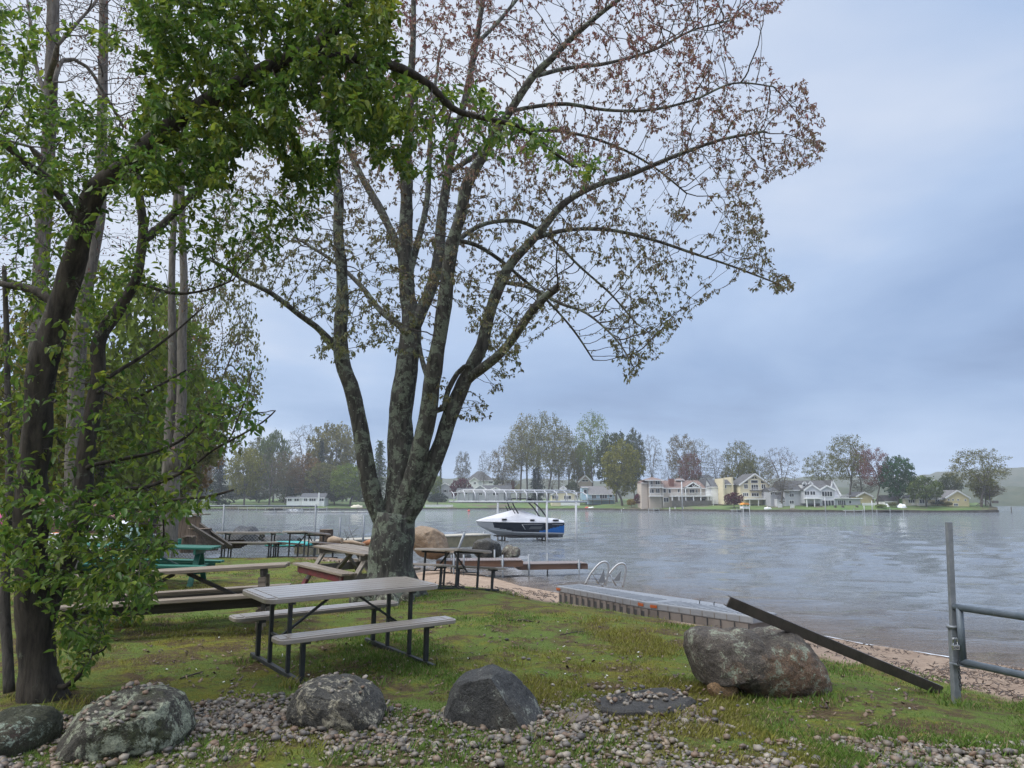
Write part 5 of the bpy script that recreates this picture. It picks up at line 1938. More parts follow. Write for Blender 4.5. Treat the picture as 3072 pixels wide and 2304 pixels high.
def boulder(name, label, outline, base_px, depth, mat, seed, rough=.06, thick=.8, cat='boulder', group=None, sharp=0.0, ridge=None, planes=(), sub=5, sink=.12, lean=0.0, y=None, zb=None, back=.35):
    """outline: silhouette in photo pixels, listed round the stone; base_px: the pixel where it meets the ground"""
    if y is None:
        p = gpt(*base_px)
        y = p[1] + depth * back
        zb = gz(p[0], y)
    pts = [D(a, c, y) for a, c in outline]
    ox = np.array([[q[0], q[2]] for q in pts])
    c = np.array([(ox[:, 0].min() + ox[:, 0].max()) / 2, ox[:, 1].min() * .45 + ox[:, 1].max() * .55 - .02])
    V, Fc = ico(sub)
    an = np.arctan2(ox[:, 1] - c[1], ox[:, 0] - c[0]); rr = np.hypot(ox[:, 0] - c[0], ox[:, 1] - c[1])
    o_ = np.argsort(an); an, rr = an[o_], rr[o_]
    an = np.concatenate([an[-1:] - 2 * PI, an, an[:1] + 2 * PI]); rr = np.concatenate([rr[-1:], rr, rr[:1]])
    phi = np.arctan2(V[:, 2], V[:, 0])
    Rr = np.interp(phi, an, rr)
    rad = np.hypot(V[:, 0], V[:, 2]) ** thick
    d = V[:, 1]
    yy = np.sign(d) * np.abs(d) ** .8 * depth / 2
    if ridge is not None:                 # pull the front face out along a crease
        yy = yy - ridge * np.exp(-((phi - PI / 2) / .6) ** 2) * np.clip(-d, 0, 1)
    P = np.stack([np.cos(phi) * Rr * rad, yy + lean * np.sin(phi) * Rr * rad, np.sin(phi) * Rr * rad], -1)
    sz = rr.mean()
    nrm = P / (np.linalg.norm(P, axis=1)[:, None] + 1e-6)
    f1 = fbm(P / sz, 1.6, seed, 4) - .5
    f2 = fbm(P / sz, 6.5, seed + 5, 4) - .5
    # facets: push toward a handful of cutting planes
    g = np.random.default_rng(seed)
    if sharp:
        for _ in range(9):
            q = g.normal(0, 1, 3); q[1] = -abs(q[1]) * 1.2; q /= np.linalg.norm(q)
            lim = sz * g.uniform(.66, .95) * .95
            dd = P @ q - lim
            P = P - np.clip(dd, 0, None)[:, None] * q * sharp
    for pn, (a_, c_2, dd_) in planes:
        q = np.array(pn, float); q /= np.linalg.norm(q)
        p0_ = D(a_, c_2, y + dd_) - np.array([c[0], y, c[1]])
        P = P - np.clip((P - p0_) @ q, 0, None)[:, None] * q
    f3 = fbm(P / sz, 17, seed + 9, 3) - .5
    P = P + nrm * (f1 * rough * 2.2 + f2 * rough * 1.35 + f3 * rough * .7)[:, None] * sz
    base = np.array([c[0], y, c[1]])
    zmin = zb - sink
    Pw = P + base
    Pw[:, 2] = np.maximum(Pw[:, 2], zmin)
    loc = np.array([c[0], y, zb])
    o = mesh_np(name, Pw - loc, Fc, mat, None, True)
    o.location = loc
    return tag(o, label, cat, group)


ROCKA = boulder_mat('lichen_granite', (0.040, 0.036, 0.028), (0.095, 0.085, 0.066), (0.330, 0.350, 0.250), 0.56, (0.055, 0.060, 0.026), 4.2, 2.0, .52)
ROCKB = boulder_mat('spotted_granite', (0.045, 0.042, 0.036), (0.100, 0.094, 0.082), (0.400, 0.360, 0.265), 0.46, (0.075, 0.066, 0.052), 6.5, 2.6, .5)
ROCKC = boulder_mat('dark_granite', (0.030, 0.030, 0.029), (0.085, 0.084, 0.080), (0.260, 0.270, 0.225), 0.28, (0.065, 0.060, 0.050), 5.0, 1.6, .52)
ROCKD = boulder_mat('brown_lichen_rock', (0.058, 0.049, 0.041), (0.150, 0.125, 0.100), (0.330, 0.345, 0.255), 0.42, (0.190, 0.120, 0.078), 4.4, 1.4, .50)
ROCKM = boulder_mat('mossy_rock', (0.032, 0.034, 0.020), (0.065, 0.068, 0.038), (0.300, 0.350, 0.270), 0.36, (0.060, 0.038, 0.028), 3.6, 2.2, .55)
SLATE = boulder_mat('dark_slate', (0.042, 0.039, 0.036), (0.075, 0.070, 0.064), (0.090, 0.085, 0.075), 0.1)
BG = 'boulders lining the gravel edge'
B1 = boulder('boulder', 'low mossy boulder cut by the left picture edge, beside the apple trunk', [(-90, 2285), (-80, 2190), (-20, 2146), (60, 2138), (120, 2146), (142, 2180), (138, 2230), (120, 2275)], (60, 2272), .75, ROCKM, 3, .07, group=BG, sub=6)
B2 = boulder('boulder', 'wide lichen-covered boulder with pebbles heaped on top, left foreground', [(152, 2268), (170, 2215), (205, 2182), (238, 2130), (300, 2104), (400, 2080), (480, 2080), (520, 2100), (540, 2150), (556, 2200), (540, 2235), (470, 2262), (320, 2280), (220, 2280)], (350, 2272), .85, ROCKA, 4, .055, .62, group=BG, sharp=.2, sub=7, planes=[((0, -.28, 1), (420, 2094, -.05)), ((.05, -.9, .42), (330, 2200, -.40)), ((-.75, -.5, .55), (215, 2160, 0))])
B3 = boulder('boulder', 'rounded boulder with cream lichen patches between wide boulder and pointed one', [(850, 2160), (868, 2105), (900, 2060), (930, 2045), (1000, 2040), (1075, 2048), (1110, 2062), (1150, 2110), (1162, 2160), (1150, 2196), (1000, 2205), (880, 2190)], (1010, 2190), .72, ROCKB, 5, .05, .62, group=BG, sharp=.2, sub=7, planes=[((.1, -.35, 1), (1010, 2050, -.08)), ((-.1, -.85, .5), (960, 2130, -.30)), ((.8, -.4, .6), (1120, 2080, -.02))])
B4 = boulder('boulder', 'dark pointed pyramid boulder with a pale slanting ridge', [(1332, 2170), (1340, 2110), (1358, 2060), (1375, 2040), (1430, 2018), (1478, 2002), (1515, 2020), (1570, 2065), (1620, 2130), (1650, 2185), (1640, 2205), (1500, 2196), (1400, 2186)], (1480, 2190), .80, ROCKC, 6, .035, .7, group=BG, sharp=0, sub=7, planes=[((.72, -.32, .62), (1486, 2004, -.10)), ((-.34, -.92, .12), (1440, 2120, -.24)), ((-.85, -.25, .4), (1356, 2070, -.02))])
B7 = boulder('boulder', 'largest two-humped brown boulder with the steel beam resting on it', [(2052, 1960), (2058, 1905), (2075, 1888), (2110, 1882), (2180, 1892), (2260, 1898), (2310, 1886), (2360, 1884), (2390, 1900), (2405, 1920), (2440, 1965), (2470, 2010), (2482, 2060), (2488, 2095), (2440, 2108), (2370, 2100), (2280, 2092), (2215, 2058), (2170, 2035), (2120, 2050), (2080, 2056), (2068, 2020)], (2380, 2098), .80, ROCKD, 7, .045, .6, group=BG, sharp=.25, sub=7, back=.48)
SAND_ROCK = boulder_mat('ochre_sandstone', (0.190, 0.115, 0.055), (0.280, 0.180, 0.095), (0.10, 0.075, 0.05), .2)
boulder('stone', 'small ochre stone lying under the largest boulder', [(2116, 2070), (2135, 2048), (2160, 2043), (2200, 2052), (2213, 2065), (2205, 2088), (2160, 2094), (2130, 2090)], (2165, 2090), .14, SAND_ROCK, 8, .05, .6, 'stone', sharp=.4, sub=4, sink=.03, back=-.1)
boulder('boulder', 'tan boulder standing at the water behind the maple trunk', [(1222, 1664), (1228, 1602), (1240, 1588), (1285, 1582), (1312, 1592), (1338, 1618), (1343, 1660), (1330, 1670), (1270, 1674)], (1290, 1668), 1.6, boulder_mat('tan_granite', (0.200, 0.140, 0.090), (0.290, 0.215, 0.145), (0.33, 0.30, 0.25), .25), 9, .08, .75, group='boulders at the dock', sub=5, sharp=.8, y=29.0, zb=.6)
boulder('boulder', 'dark lichen boulder in the shallows beside the brown dock', [(1416, 1650), (1422, 1628), (1445, 1620), (1480, 1622), (1500, 1632), (1504, 1668), (1480, 1674), (1430, 1672)], (1460, 1670), 1.3, ROCKC, 10, .07, .6, group='boulders at the dock', sub=5, sharp=.6, y=33, zb=-.2)
boulder('boulder', 'long low brown boulder right of the dark lichen boulder', [(1498, 1660), (1505, 1644), (1540, 1641), (1562, 1650), (1566, 1668), (1540, 1673), (1505, 1672)], (1530, 1670), .9, ROCKD, 11, .07, .6, group='boulders at the dock', sub=5, sharp=.6, y=33.6, zb=-.2)
boulder('boulder', 'small dark rock at the waterline left of the lichen boulder', [(1335, 1672), (1345, 1655), (1375, 1652), (1410, 1662), (1415, 1676), (1380, 1682)], (1370, 1676), .9, ROCKC, 12, .05, .6, group='boulders at the dock', sub=4, y=31.5, zb=-.1)

# the flat slab and small flat stone set in the gravel
def flat_stone(name, label, poly, mat, h, seed):
    pts = [gpt(*q) for q in poly]
    c = np.mean(pts, 0)
    top = []
    g = np.random.default_rng(seed)
    n = len(pts)
    pts = [c + (q - c) * g.uniform(.90, 1.08) for q in pts]
    hv2 = g.normal(0, .012, n)
    m = MB()
    vs = []
    for k, (z, sc) in enumerate(((-.10, 1.02), (h * .6, 1.0), (h, .93), (h * 1.12, .5))):
        for i, q in enumerate(pts):
            w = c + (q - c) * sc
            vs.append((w[0] - c[0], w[1] - c[1], (q[2] - c[2]) * sc + z + hv2[i] * (k > 0) + g.normal(0, .005)))
    fs = []
    for k in range(3):
        for i in range(n):
            fs.append((k * n + i, k * n + (i + 1) % n, (k + 1) * n + (i + 1) % n, (k + 1) * n + i))
    fs.append(tuple(3 * n + i for i in range(n)))
    m.add(vs, fs)
    o = m.build(name, mat)
    o.location = c
    s = o.modifiers.new('sub', 'SUBSURF'); s.subdivision_type = 'SIMPLE'; s.levels = 2; s.render_levels = 2
    return tag(o, label, 'stone'), c


FS1, FS1c = flat_stone('flat_slab', 'dark flat slab scattered with pebbles right of the pointed boulder', [(1765, 2122), (1800, 2104), (1880, 2092), (1960, 2078), (2010, 2080), (2060, 2105), (2092, 2120), (2060, 2140), (2000, 2152), (1920, 2162), (1850, 2160), (1800, 2142)], SLATE, .055, 3)
FS2, FS2c = flat_stone('flat_stone', 'small flat brown stone between pointed boulder and slab', [(1692, 2168), (1702, 2145), (1735, 2136), (1778, 2144), (1765, 2165), (1720, 2182)], M('brown_flagstone', (0.105, 0.080, 0.062), (0.150, 0.118, 0.095), 6, .7, bump=.4), .03, 4)

# ------------------------------------------------------------------ steel beam on the boulder
BEAMM = M('rusty_dark_steel', (0.038, 0.031, 0.028), (0.078, 0.062, 0.054), 6, .5, bump=.25, c3=(0.13, 0.055, 0.03), s3=4.0, lo3=.66, hi3=.7)
pb = gpt(2812, 2080)
pm = D(2365, 1893, gpt(2380, 2098)[1] + .20)
u = (pm - pb); u /= np.linalg.norm(u)
pt = pb + u * (np.linalg.norm(pm - pb) * 1.36)
b0 = pb - u * .06 + np.array([0, 0, .035]); b1 = pt + np.array([0, 0, .035])
bt_ = thing('steel_beam', 'dark rusty steel channel leaning on the largest boulder', 'beam', tuple(b0))
m = MB()
m.beam(b0, b1, .012, .074, (0, -.25, 1))
upv = Vector((0, -.25, 1)); dv_ = Vector(u); sdv = dv_.cross(upv).normalized(); uv_ = sdv.cross(dv_).normalized()
for sg in (-1, 1):
    off_ = np.array(uv_) * (sg * .040) + np.array(sdv) * .022
    m.beam(b0 + off_, b1 + off_, .044, .008, (0, -.25, 1))
m.build('channel', BEAMM, bt_, b0)

# ------------------------------------------------------------------ gate post, pipe gate, padlock, chain
GALV = M('galvanised_steel', (0.165, 0.180, 0.195), (0.235, 0.250, 0.265), 14, .5, metal=.35, bump=.15, bscale=50)
GALVB = M('grey_blue_pipe', (0.085, 0.108, 0.130), (0.125, 0.148, 0.172), 10, .5, metal=.2, bump=.2, bscale=40, c3=(0.26, 0.28, 0.3), s3=14, lo3=.66, hi3=.7)
p0 = gpt(2868, 2112); yb = p0[1]
ptop = D(2846, 1566, yb)
gp = thing('gate_post', 'tall thin grey steel post standing in the grass at right', 'post', (p0[0], yb, p0[2]))
pmid = D(2858, 1880, yb)
MB().beam((p0[0], yb, p0[2] - .1), tuple(pmid), .062, .062, (0, 1, 0)).build('sleeve', GALV, gp, p0, bevel=.008)
MB().beam(tuple(pmid - np.array([0, 0, .12])), tuple(ptop), .046, .046, (0, 1, 0)).build('upright', GALV, gp, p0, bevel=.004)
MB().tube([tuple(pmid + np.array([0.0, 0, -.012])), tuple(pmid + np.array([0, 0, .012]))], .050, 12).build('collar', GALV, gp, p0)
gt = thing('pipe_gate', 'grey-blue welded pipe gate swinging from the post at right edge', 'gate', (p0[0] + .06, yb, p0[2]))
g0 = D(2872, 1822, yb - .05); g1 = D(2884, 1985, yb - .05)
gd_ = np.array([.42, -.95, -.02]); gd_ /= np.linalg.norm(gd_)
# rails leave the frame on the right: follow the photo slope
def at_col(px_, py_, a, steps=400):
    best = None
    for s in np.linspace(.2, 6, steps):
        for an in (0,):
            pass
    return None


ge = D(3110, 1856, yb - .75); gf = D(3110, 2016, yb - .75)
dirn = (ge - g0) / np.linalg.norm(ge - g0)
gl = 3.2
e0 = g0 + dirn * gl; e1 = g1 + dirn * gl
MB().tube([tuple(g0 - dirn * .03), tuple(e0)], .030, 12).build('top_rail', GALVB, gt, gt.location)
MB().tube([tuple(g1), tuple(e1)], .030, 12).build('bottom_rail', GALVB, gt, gt.location)
MB().tube([tuple(g0 + dirn * .02), tuple(g1 + dirn * .02)], .030, 12).build('end_upright', GALVB, gt, gt.location)
MB().tube([tuple(e0), tuple(e1)], .030, 12).build('far_upright', GALVB, gt, gt.location)
MB().beam(tuple(g1 + np.array([-.10, 0, -.012])), tuple(g1 + np.array([.09, -.03, -.05])), .05, .012).build('latch_plate', GALV, gt, gt.location, bevel=.003)
LOCK = M('chrome_lock', (0.55, 0.56, 0.57), None, 8, .25, metal=.9)
q = D(2867, 1940, yb - .09)
pl = thing('padlock', 'steel padlock hanging between the post and the gate', 'padlock', tuple(q))
MB().bx(q[0] - .030, q[0] + .030, q[1] - .014, q[1] + .014, q[2] - .028, q[2] + .018).build('lock_body', LOCK, pl, q, bevel=.006)
MB().bx(q[0] - .022, q[0] + .022, q[1] - .0165, q[1] - .0141, q[2] - .012, q[2] - .004).build('lock_band', STEEL, pl, q)
MB().tube([(q[0] + .018 * math.cos(a), q[1], q[2] + .018 + (.052 if 0 < a < PI else 0) * min(1, 3 * math.sin(a)) ** .5) for a in np.linspace(PI, 0, 12)], .0055, 8).build('shackle', LOCK, pl, q)
q = D(2875, 1985, yb - .08)
ch = thing('chain', 'short loose steel chain hanging below the padlock', 'chain', tuple(q))
for k in range(8):
    z = q[2] - .01 - k * .030
    w = .010 if k % 2 else .002
    m = MB()
    pts = [(q[0] + (.010 if k % 2 == 0 else .0) * math.cos(a), q[1] + (.010 if k % 2 else 0) * math.cos(a), z + .020 * math.sin(a)) for a in np.linspace(0, 2 * PI, 11)]
    m.tube(pts, .0034, 6, caps=False)
    m.build('link', STEEL, ch, q)

# ------------------------------------------------------------------ the grey plastic raft with its ladder
RAFTT = M('pale_grey_plastic', (0.215, 0.225, 0.240), (0.265, 0.275, 0.290), 3, .6, bump=.25, bscale=30)
RAFTS = M('brown_grey_plastic', (0.145, 0.125, 0.110), (0.21, 0.185, 0.165), 3, .6, bump=.2, bscale=24)
ORREF = M('orange_reflector', (0.42, 0.10, 0.025), (0.34, 0.08, 0.02), 20, .35)
RAFTB = M('raft_slot', (0.05, 0.052, 0.055), None, 10, .7)
zt, zm, zb_ = 1.05, .93, .67
def XY(px_, py_, z): return np.array(G(px_, py_, z)[:2])
PA_ = XY(1668, 1757, zt); PB_ = XY(1940, 1806, zt); PC_ = XY(2258, 1849, zt)
d1 = (PB_ - PA_) / np.linalg.norm(PB_ - PA_); d2 = (PC_ - PB_) / np.linalg.norm(PC_ - PB_)
n1_ = np.array([-d1[1], d1[0]]); n2_ = np.array([-d2[1], d2[0]])
PD_ = PC_ + n2_ * .62 + d2 * .02; PE_ = PB_ + (n1_ + n2_) * .48 + d1 * .1; PF_ = PA_ + n1_ * .62 - d1 * .02
poly = [PA_, PB_, PC_, PD_, PE_, PF_]
cen = np.mean(poly, 0)
raft = thing('swim_raft', 'grey ribbed plastic swim raft beached on the sand', 'raft', (cen[0], cen[1], zb_))
ro = (cen[0], cen[1], zb_)
MB().prism([tuple(p) for p in poly], zm, zt).build('deck', RAFTT, raft, ro, bevel=.02)
ins = [tuple(cen + (p - cen) * .972) for p in poly]
MB().prism(ins, zb_ - .12, zm - .002).build('hull', RAFTS, raft, ro, bevel=.01)
for a, c, d_ in ((PA_, PB_, d1), (PB_, PC_, d2)):
    L = np.linalg.norm(c - a)
    nn = np.array([d_[1], -d_[0]])
    ia = cen + (a - cen) * .972; ic = cen + (c - cen) * .972
    Li = np.linalg.norm(ic - ia)
    k = int(Li / (.20 if a is PA_ else .24))
    for i in range(k):
        s0 = (i + (.28 if a is PA_ else .90)) / k; s1 = (i + (.72 if a is PA_ else .97)) / k
        q0 = ia + (ic - ia) * s0; q1 = ia + (ic - ia) * s1
        w = .014 if a is PA_ else .010
        if a is PA_:
            MB().prism([tuple(q0 + nn * .002), tuple(q1 + nn * .002), tuple(q1 + nn * w), tuple(q0 + nn * w)], zb_ - .05, zm - .045).build('slot', RAFTB, raft, ro)
            q2 = ia + (ic - ia) * ((i + .76) / k); q3 = ia + (ic - ia) * ((i + 1.24) / k)
            MB().prism([tuple(q2 + nn * .002), tuple(q3 + nn * .002), tuple(q3 + nn * .022), tuple(q2 + nn * .022)], zb_ - .1, zm - .004).build('rib', RAFTS, raft, ro)
        else:
            MB().prism([tuple(q0 + nn * .002), tuple(q1 + nn * .002), tuple(q1 + nn * .013), tuple(q0 + nn * .013)], zb_ - .1, zm - .004).build('rib', RAFTB, raft, ro)
    k = int(L / .22)
    for i in range(1, k):                     # joints across the deck edge
        q0 = a + (c - a) * (i / k)
        MB().prism([tuple(q0 - d_ * .006 + nn * .001), tuple(q0 + d_ * .006 + nn * .001), tuple(q0 + d_ * .006 + nn * .004), tuple(q0 - d_ * .006 + nn * .004)], zm + .01, zt - .02).build('seam', RAFTS, raft, ro)
for a, d_, s in ((PA_, d1, .10), (PB_, d1, -.16), (PB_, d2, .16)):
    nn = np.array([d_[1], -d_[0]])
    q = a + d_ * s
    MB().prism([tuple(q - d_ * .075 + nn * .003), tuple(q + d_ * .075 + nn * .003), tuple(q + d_ * .075 + nn * .014), tuple(q - d_ * .075 + nn * .014)], zm + .035, zt - .035).build('reflector', ORREF, raft, ro, bevel=.005)
for i in range(4):
    q = PB_ + d2 * (.75 + i * .3) + n2_ * .5
    MB().tube([(q[0], q[1], zt), (q[0], q[1], zt + .05), (q[0] + .02, q[1], zt + .07)], .008, 6).build('cleat', STEEL, raft, ro)
rib_ = MB()
for i in range(1, 26):
    q = PA_ + d1 * (i * np.linalg.norm(PB_ - PA_) / 26)
    rib_.prism([tuple(q - d1 * .03 + n1_ * .06), tuple(q + d1 * .03 + n1_ * .06), tuple(q + d1 * .03 + n1_ * .52), tuple(q - d1 * .03 + n1_ * .52)], zt + .001, zt + .008)
for i in range(1, 18):
    q = PB_ + d2 * (.12 + i * (np.linalg.norm(PC_ - PB_) - .2) / 18)
    rib_.prism([tuple(q - d2 * .03 + n2_ * .06), tuple(q + d2 * .03 + n2_ * .06), tuple(q + d2 * .03 + n2_ * .50), tuple(q - d2 * .03 + n2_ * .50)], zt + .001, zt + .008)
rib_.build('deck_ribs', RAFTT, raft, ro)
# ladder: two bent tube loops with three treads
ALU = M('dull_aluminium', (0.42, 0.43, 0.44), (0.50, 0.51, 0.52), 8, .38, metal=.7)
yl = float(G(1815, 1752, zt)[1]) + .25
lo_ = D(1810, 1756, yl)
lad = thing('swim_ladder', 'bent aluminium ladder with two hoop handrails on the raft', 'ladder', (lo_[0], yl, zt))
for i, off in enumerate((0, 1)):
    dxp = 52 * off
    pxs = [(1754 + dxp, 1755), (1772 + dxp, 1722), (1795 + dxp, 1694), (1812 + dxp, 1685), (1824 + dxp, 1690), (1826 + dxp, 1706), (1822 + dxp, 1730), (1816 + dxp, 1756)]
    pts = [D(a, c + off * 5, yl + off * .42) for a, c in pxs]
    fine_ = []
    for k in range(len(pts) - 1):
        a = pts[max(k - 1, 0)]; b_ = pts[k]; c = pts[k + 1]; d_ = pts[min(k + 2, len(pts) - 1)]
        for t_ in (0, .25, .5, .75):
            fine_.append(.5 * ((2 * b_) + (-a + c) * t_ + (2 * a - 5 * b_ + 4 * c - d_) * t_ ** 2 + (-a + 3 * b_ - 3 * c + d_) * t_ ** 3))
    fine_.append(pts[-1])
    MB().tube(fine_, .021, 8).build('handrail', ALU, lad, lad.location)
    q0 = D(1776 + dxp, 1716 + off * 5, yl + off * .42); q1 = D(1796 + dxp, 1752 + off * 5, yl + off * .42)
    MB().tube([q0, q1], .016, 8).build('strut', ALU, lad, lad.location)
    q2 = D(1812 + dxp, 1706 + off * 5, yl + off * .42)
    m = MB().xprism([(D(1794 + dxp, 1758, yl)[0], zt), (D(1815 + dxp, 1758, yl)[0], zt), (q2[0], q2[2])], yl + off * .42 - .012, yl + off * .42 + .012)
    m.build('gusset', RAFTT, lad, lad.location)
for k in range(3):
    q0 = D(1758 + k * 9, 1750 - k * 14, yl); q1 = D(1810 + k * 9, 1755 - k * 14, yl + .42)
    MB().beam(q0, q1, .09, .02).build('tread', ALU, lad, lad.location)

# ------------------------------------------------------------------ brown wooden dock in two sections
DWOOD = M('brown_dock_wood', (0.105, 0.052, 0.030), (0.165, 0.090, 0.055), 4, .6, bump=.3, bscale=14, stretch=(.3, 6, 6), wet=.2)
DTOP = M('wet_dock_boards', (0.135, 0.100, 0.085), (0.20, 0.155, 0.135), 4, .5, bump=.3, bscale=14, stretch=(6, .4, 6), wet=.3)
def dock_section(label, a, c, wide, zt, th, npl, name='wooden_dock'):
    a = np.array(a); c = np.array(c)
    d_ = c - a; L = np.linalg.norm(d_); d_ /= L
    rz = math.atan2(d_[1], d_[0])
    t = thing(name, label, 'dock', (a[0], a[1], zt), rz, 'brown wooden dock sections')
    MB().bx(0, L, 0, .045, -th, -.032).build('fascia', DWOOD, t, bevel=.004)
    MB().bx(0, L, wide - .045, wide, -th, -.032).build('fascia', DWOOD, t, bevel=.004)
    MB().bx(-.045, -.001, 0, wide, -th, -.032).build('end_board', DWOOD, t); MB().bx(L + .001, L + .045, 0, wide, -th, -.032).build('end_board', DWOOD, t)
    for k in range(npl):
        MB().bx(L * k / npl + .004, L * (k + 1) / npl - .004, -.03, wide + .03, -.030, 0).build('plank', DTOP, t)
    MB().bx(.1, L - .1, .06, wide - .06, -th + .02, -th + .06).build('underframe', WDARK, t)
    return t, L
def dpost(t, x, y, zlo, zhi):
    MB().tube([(x, y, zlo), (x, y, zhi)], .032, 10).build('post', GALV, t)
    MB().bx(x - .06, x + .06, y + (.034 if y < 0 else -.055), y + (.055 if y < 0 else -.034), -.17, .01).build('bracket', GALV, t)
a0 = XY(1566, 1682, .62); a1 = XY(1312, 1680, .66)
t1, L1 = dock_section('upper brown dock section running out from the beach', a1, a0, 1.2, .64, .24, 26)
for x, y, h in ((L1 - .72, -.08, .20), (L1 - .95, 1.28, .30), (L1 - 2.6, 1.28, .12), (L1 - 2.5, -.08, .30)): dpost(t1, x, y, -1.35, h)
a0 = XY(1562, 1692, .46); a1 = XY(1760, 1689, .46)
t2, L2 = dock_section('lower brown dock section at the outer end', a0, a1, 1.1, .46, .22, 16)
for x, y, h in ((.30, -.08, .36), (L2 - .32, -.08, .16), (1.3, 1.18, .30)): dpost(t2, x, y, -1.3, h)

# pale concrete walkway leading to the boat
CONC = M('pale_concrete', (0.40, 0.37, 0.31), (0.30, 0.27, 0.21), 2.5, .8, bump=.3, bscale=10)
CONCS = M('mossy_concrete_side', (0.17, 0.145, 0.085), (0.25, 0.215, 0.13), 3.0, .8, bump=.3)
w0 = XY(930, 1624, .72); w1 = XY(1474, 1602, .72)
d_ = (w1 - w0); L = np.linalg.norm(d_); d_ /= L
wk = thing('concrete_walkway', 'pale concrete walkway leading past the tan boulder to the boat', 'walkway', (w0[0], w0[1], .72), math.atan2(d_[1], d_[0]))
k = 7
for i in range(k):
    MB().bx(L * i / k + .01, L * (i + 1) / k - .01, 0, 1.7, -.08, 0).build('slab', CONC, wk, bevel=.01)
MB().bx(.02, L - .02, .05, 1.65, -1.4, -.083).build('wall', CONCS, wk)

# leaning steel post and slim poles by the walkway
def pole(label, px0, py0, px1, py1, y, r, mat=GALV, cat='pole', group='steel poles by the water', name='steel_pole', dy=0.0):
    a = D(px0, py0, y); c = D(px1, py1, y + dy)
    o = MB().tube([(0, 0, -.5), (0, 0, 0), tuple(c - a)], r, 10).build(name, mat)
    o.location = a
    return tag(o, label, cat, group)
pole('leaning steel pole right of the tan boulder', 1372, 1655, 1394, 1597, 27.5, .045)
pole('short steel pole beside the tan boulder', 1391, 1690, 1391, 1664, 28.2, .035)
pole('slim steel pole left of the maple, nearer the trunk', 1089, 1620, 1092, 1546, 37, .05)
pole('slim steel pole left of the maple, farther left', 1018, 1618, 1021, 1552, 37, .05)

# ------------------------------------------------------------------ wakeboard boat on its lift
yB = 55.0
WG = M('white_gelcoat_hull', (0.46, 0.48, 0.51), (0.52, 0.54, 0.57), 1.5, .3)
NAVY = M('navy_gelcoat', (0.008, 0.016, 0.034), None, 2, .22)
BLUE = M('bright_blue_gelcoat', (0.006, 0.14, 0.47), None, 2, .25)
COVER = M('white_boat_cover', (0.62, 0.62, 0.65), (0.54, 0.54, 0.58), 1.6, .7, bump=.5, bscale=4)
BLK = M('black_aluminium', (0.012, 0.013, 0.018), None, 4, .35)
GREYL = M('silver_line', (0.55, 0.56, 0.58), None, 4, .4)
pbow = D(1428, 1560, yB - .55); pst = D(1681, 1585, yB + .65)
LB_ = float(np.linalg.norm((pst - pbow)[:2])); yawB = math.atan2(pst[1] - pbow[1], pst[0] - pbow[0])
zk = float(D(1560, 1614, yB)[2])            # keel height
boat = thing('motor_boat', 'covered white and navy motor boat raised on a lift', 'boat', (pbow[0], pbow[1], zk), yawB)
zg = float(D(1560, 1567, yB)[2]) - zk       # rub rail height over keel
NS, NR = 64, 22
def sec(s):
    """half section at station s (0 bow, 1 stern): list of (half beam, height)"""
    bw = 1.18 * min(1, (1 - (1 - min(s / .62, 1)) ** 2.4)) ** .75 + .015
    if s > .8: bw *= 1 - .06 * (s - .8) / .2
    keel = zg * .80 * (1 - min(s / .42, 1)) ** 2.0
    ch_z = keel + (.36 + .22 * (1 - s)) * min(1, s * 3 + .05) * .9
    ch_b = bw * (.62 + .26 * min(s * 1.4, 1))
    gun = zg + .10 * (1 - s) ** 2
    return bw, keel, min(ch_z, gun - .12), ch_b, gun
hv_, hf_, hm_ = [], [], []
for i in range(NS + 1):
    s = i / NS
    bw, kz, cz_, cb, gz_ = sec(s)
    x = s * LB_ * (1 if True else 1)
    rake = .42 * (1 - s) ** 3
    row = []
    for j in range(NR + 1):
        t = j / NR
        if t < .42:
            u_ = t / .42; b_ = cb * u_; z = kz + (cz_ - kz) * u_ ** 1.25
        else:
            u_ = (t - .42) / .58; b_ = cb + (bw - cb) * u_ ** .7; z = cz_ + (gz_ - cz_) * u_
        row.append((b_, z, t))
    for sg in (-1, 1):
        for b_, z, t in row:
            hv_.append((x + rake * (1 - z / gz_) * 1.6, sg * b_, z))
W_ = 2 * (NR + 1)
for i in range(NS):
    s = (i + .5) / NS
    for side in (0, 1):
        for j in range(NR):
            t = (j + .5) / NR
            a = i * W_ + side * (NR + 1) + j
            f = (a, a + 1, a + W_ + 1, a + W_)
            hf_.append(f if side == 0 else f[::-1])
            band = t > (.46 + .30 * max(0, (.42 - s) / .42) ** 1.2) and s > .17 and t < .97
            mi = 0
            if band: mi = 1
            if s > .70 and t > .44 and t < .46 + (s - .70) / .30 * .34 + .06: mi = 2
            if t >= .97: mi = 3
            hm_.append(mi)
hf_np = np.array(hf_)
hull = mesh_np('hull', hv_, hf_np, [WG, NAVY, BLUE, BLK], boat, True, fmat=hm_)
tr = MB(); last = hv_[NS * W_:(NS + 1) * W_]
tr.add(last[:NR + 1] + last[NR + 1:][::-1], [tuple(range(2 * (NR + 1)))])
tr.build('transom', WG, boat)
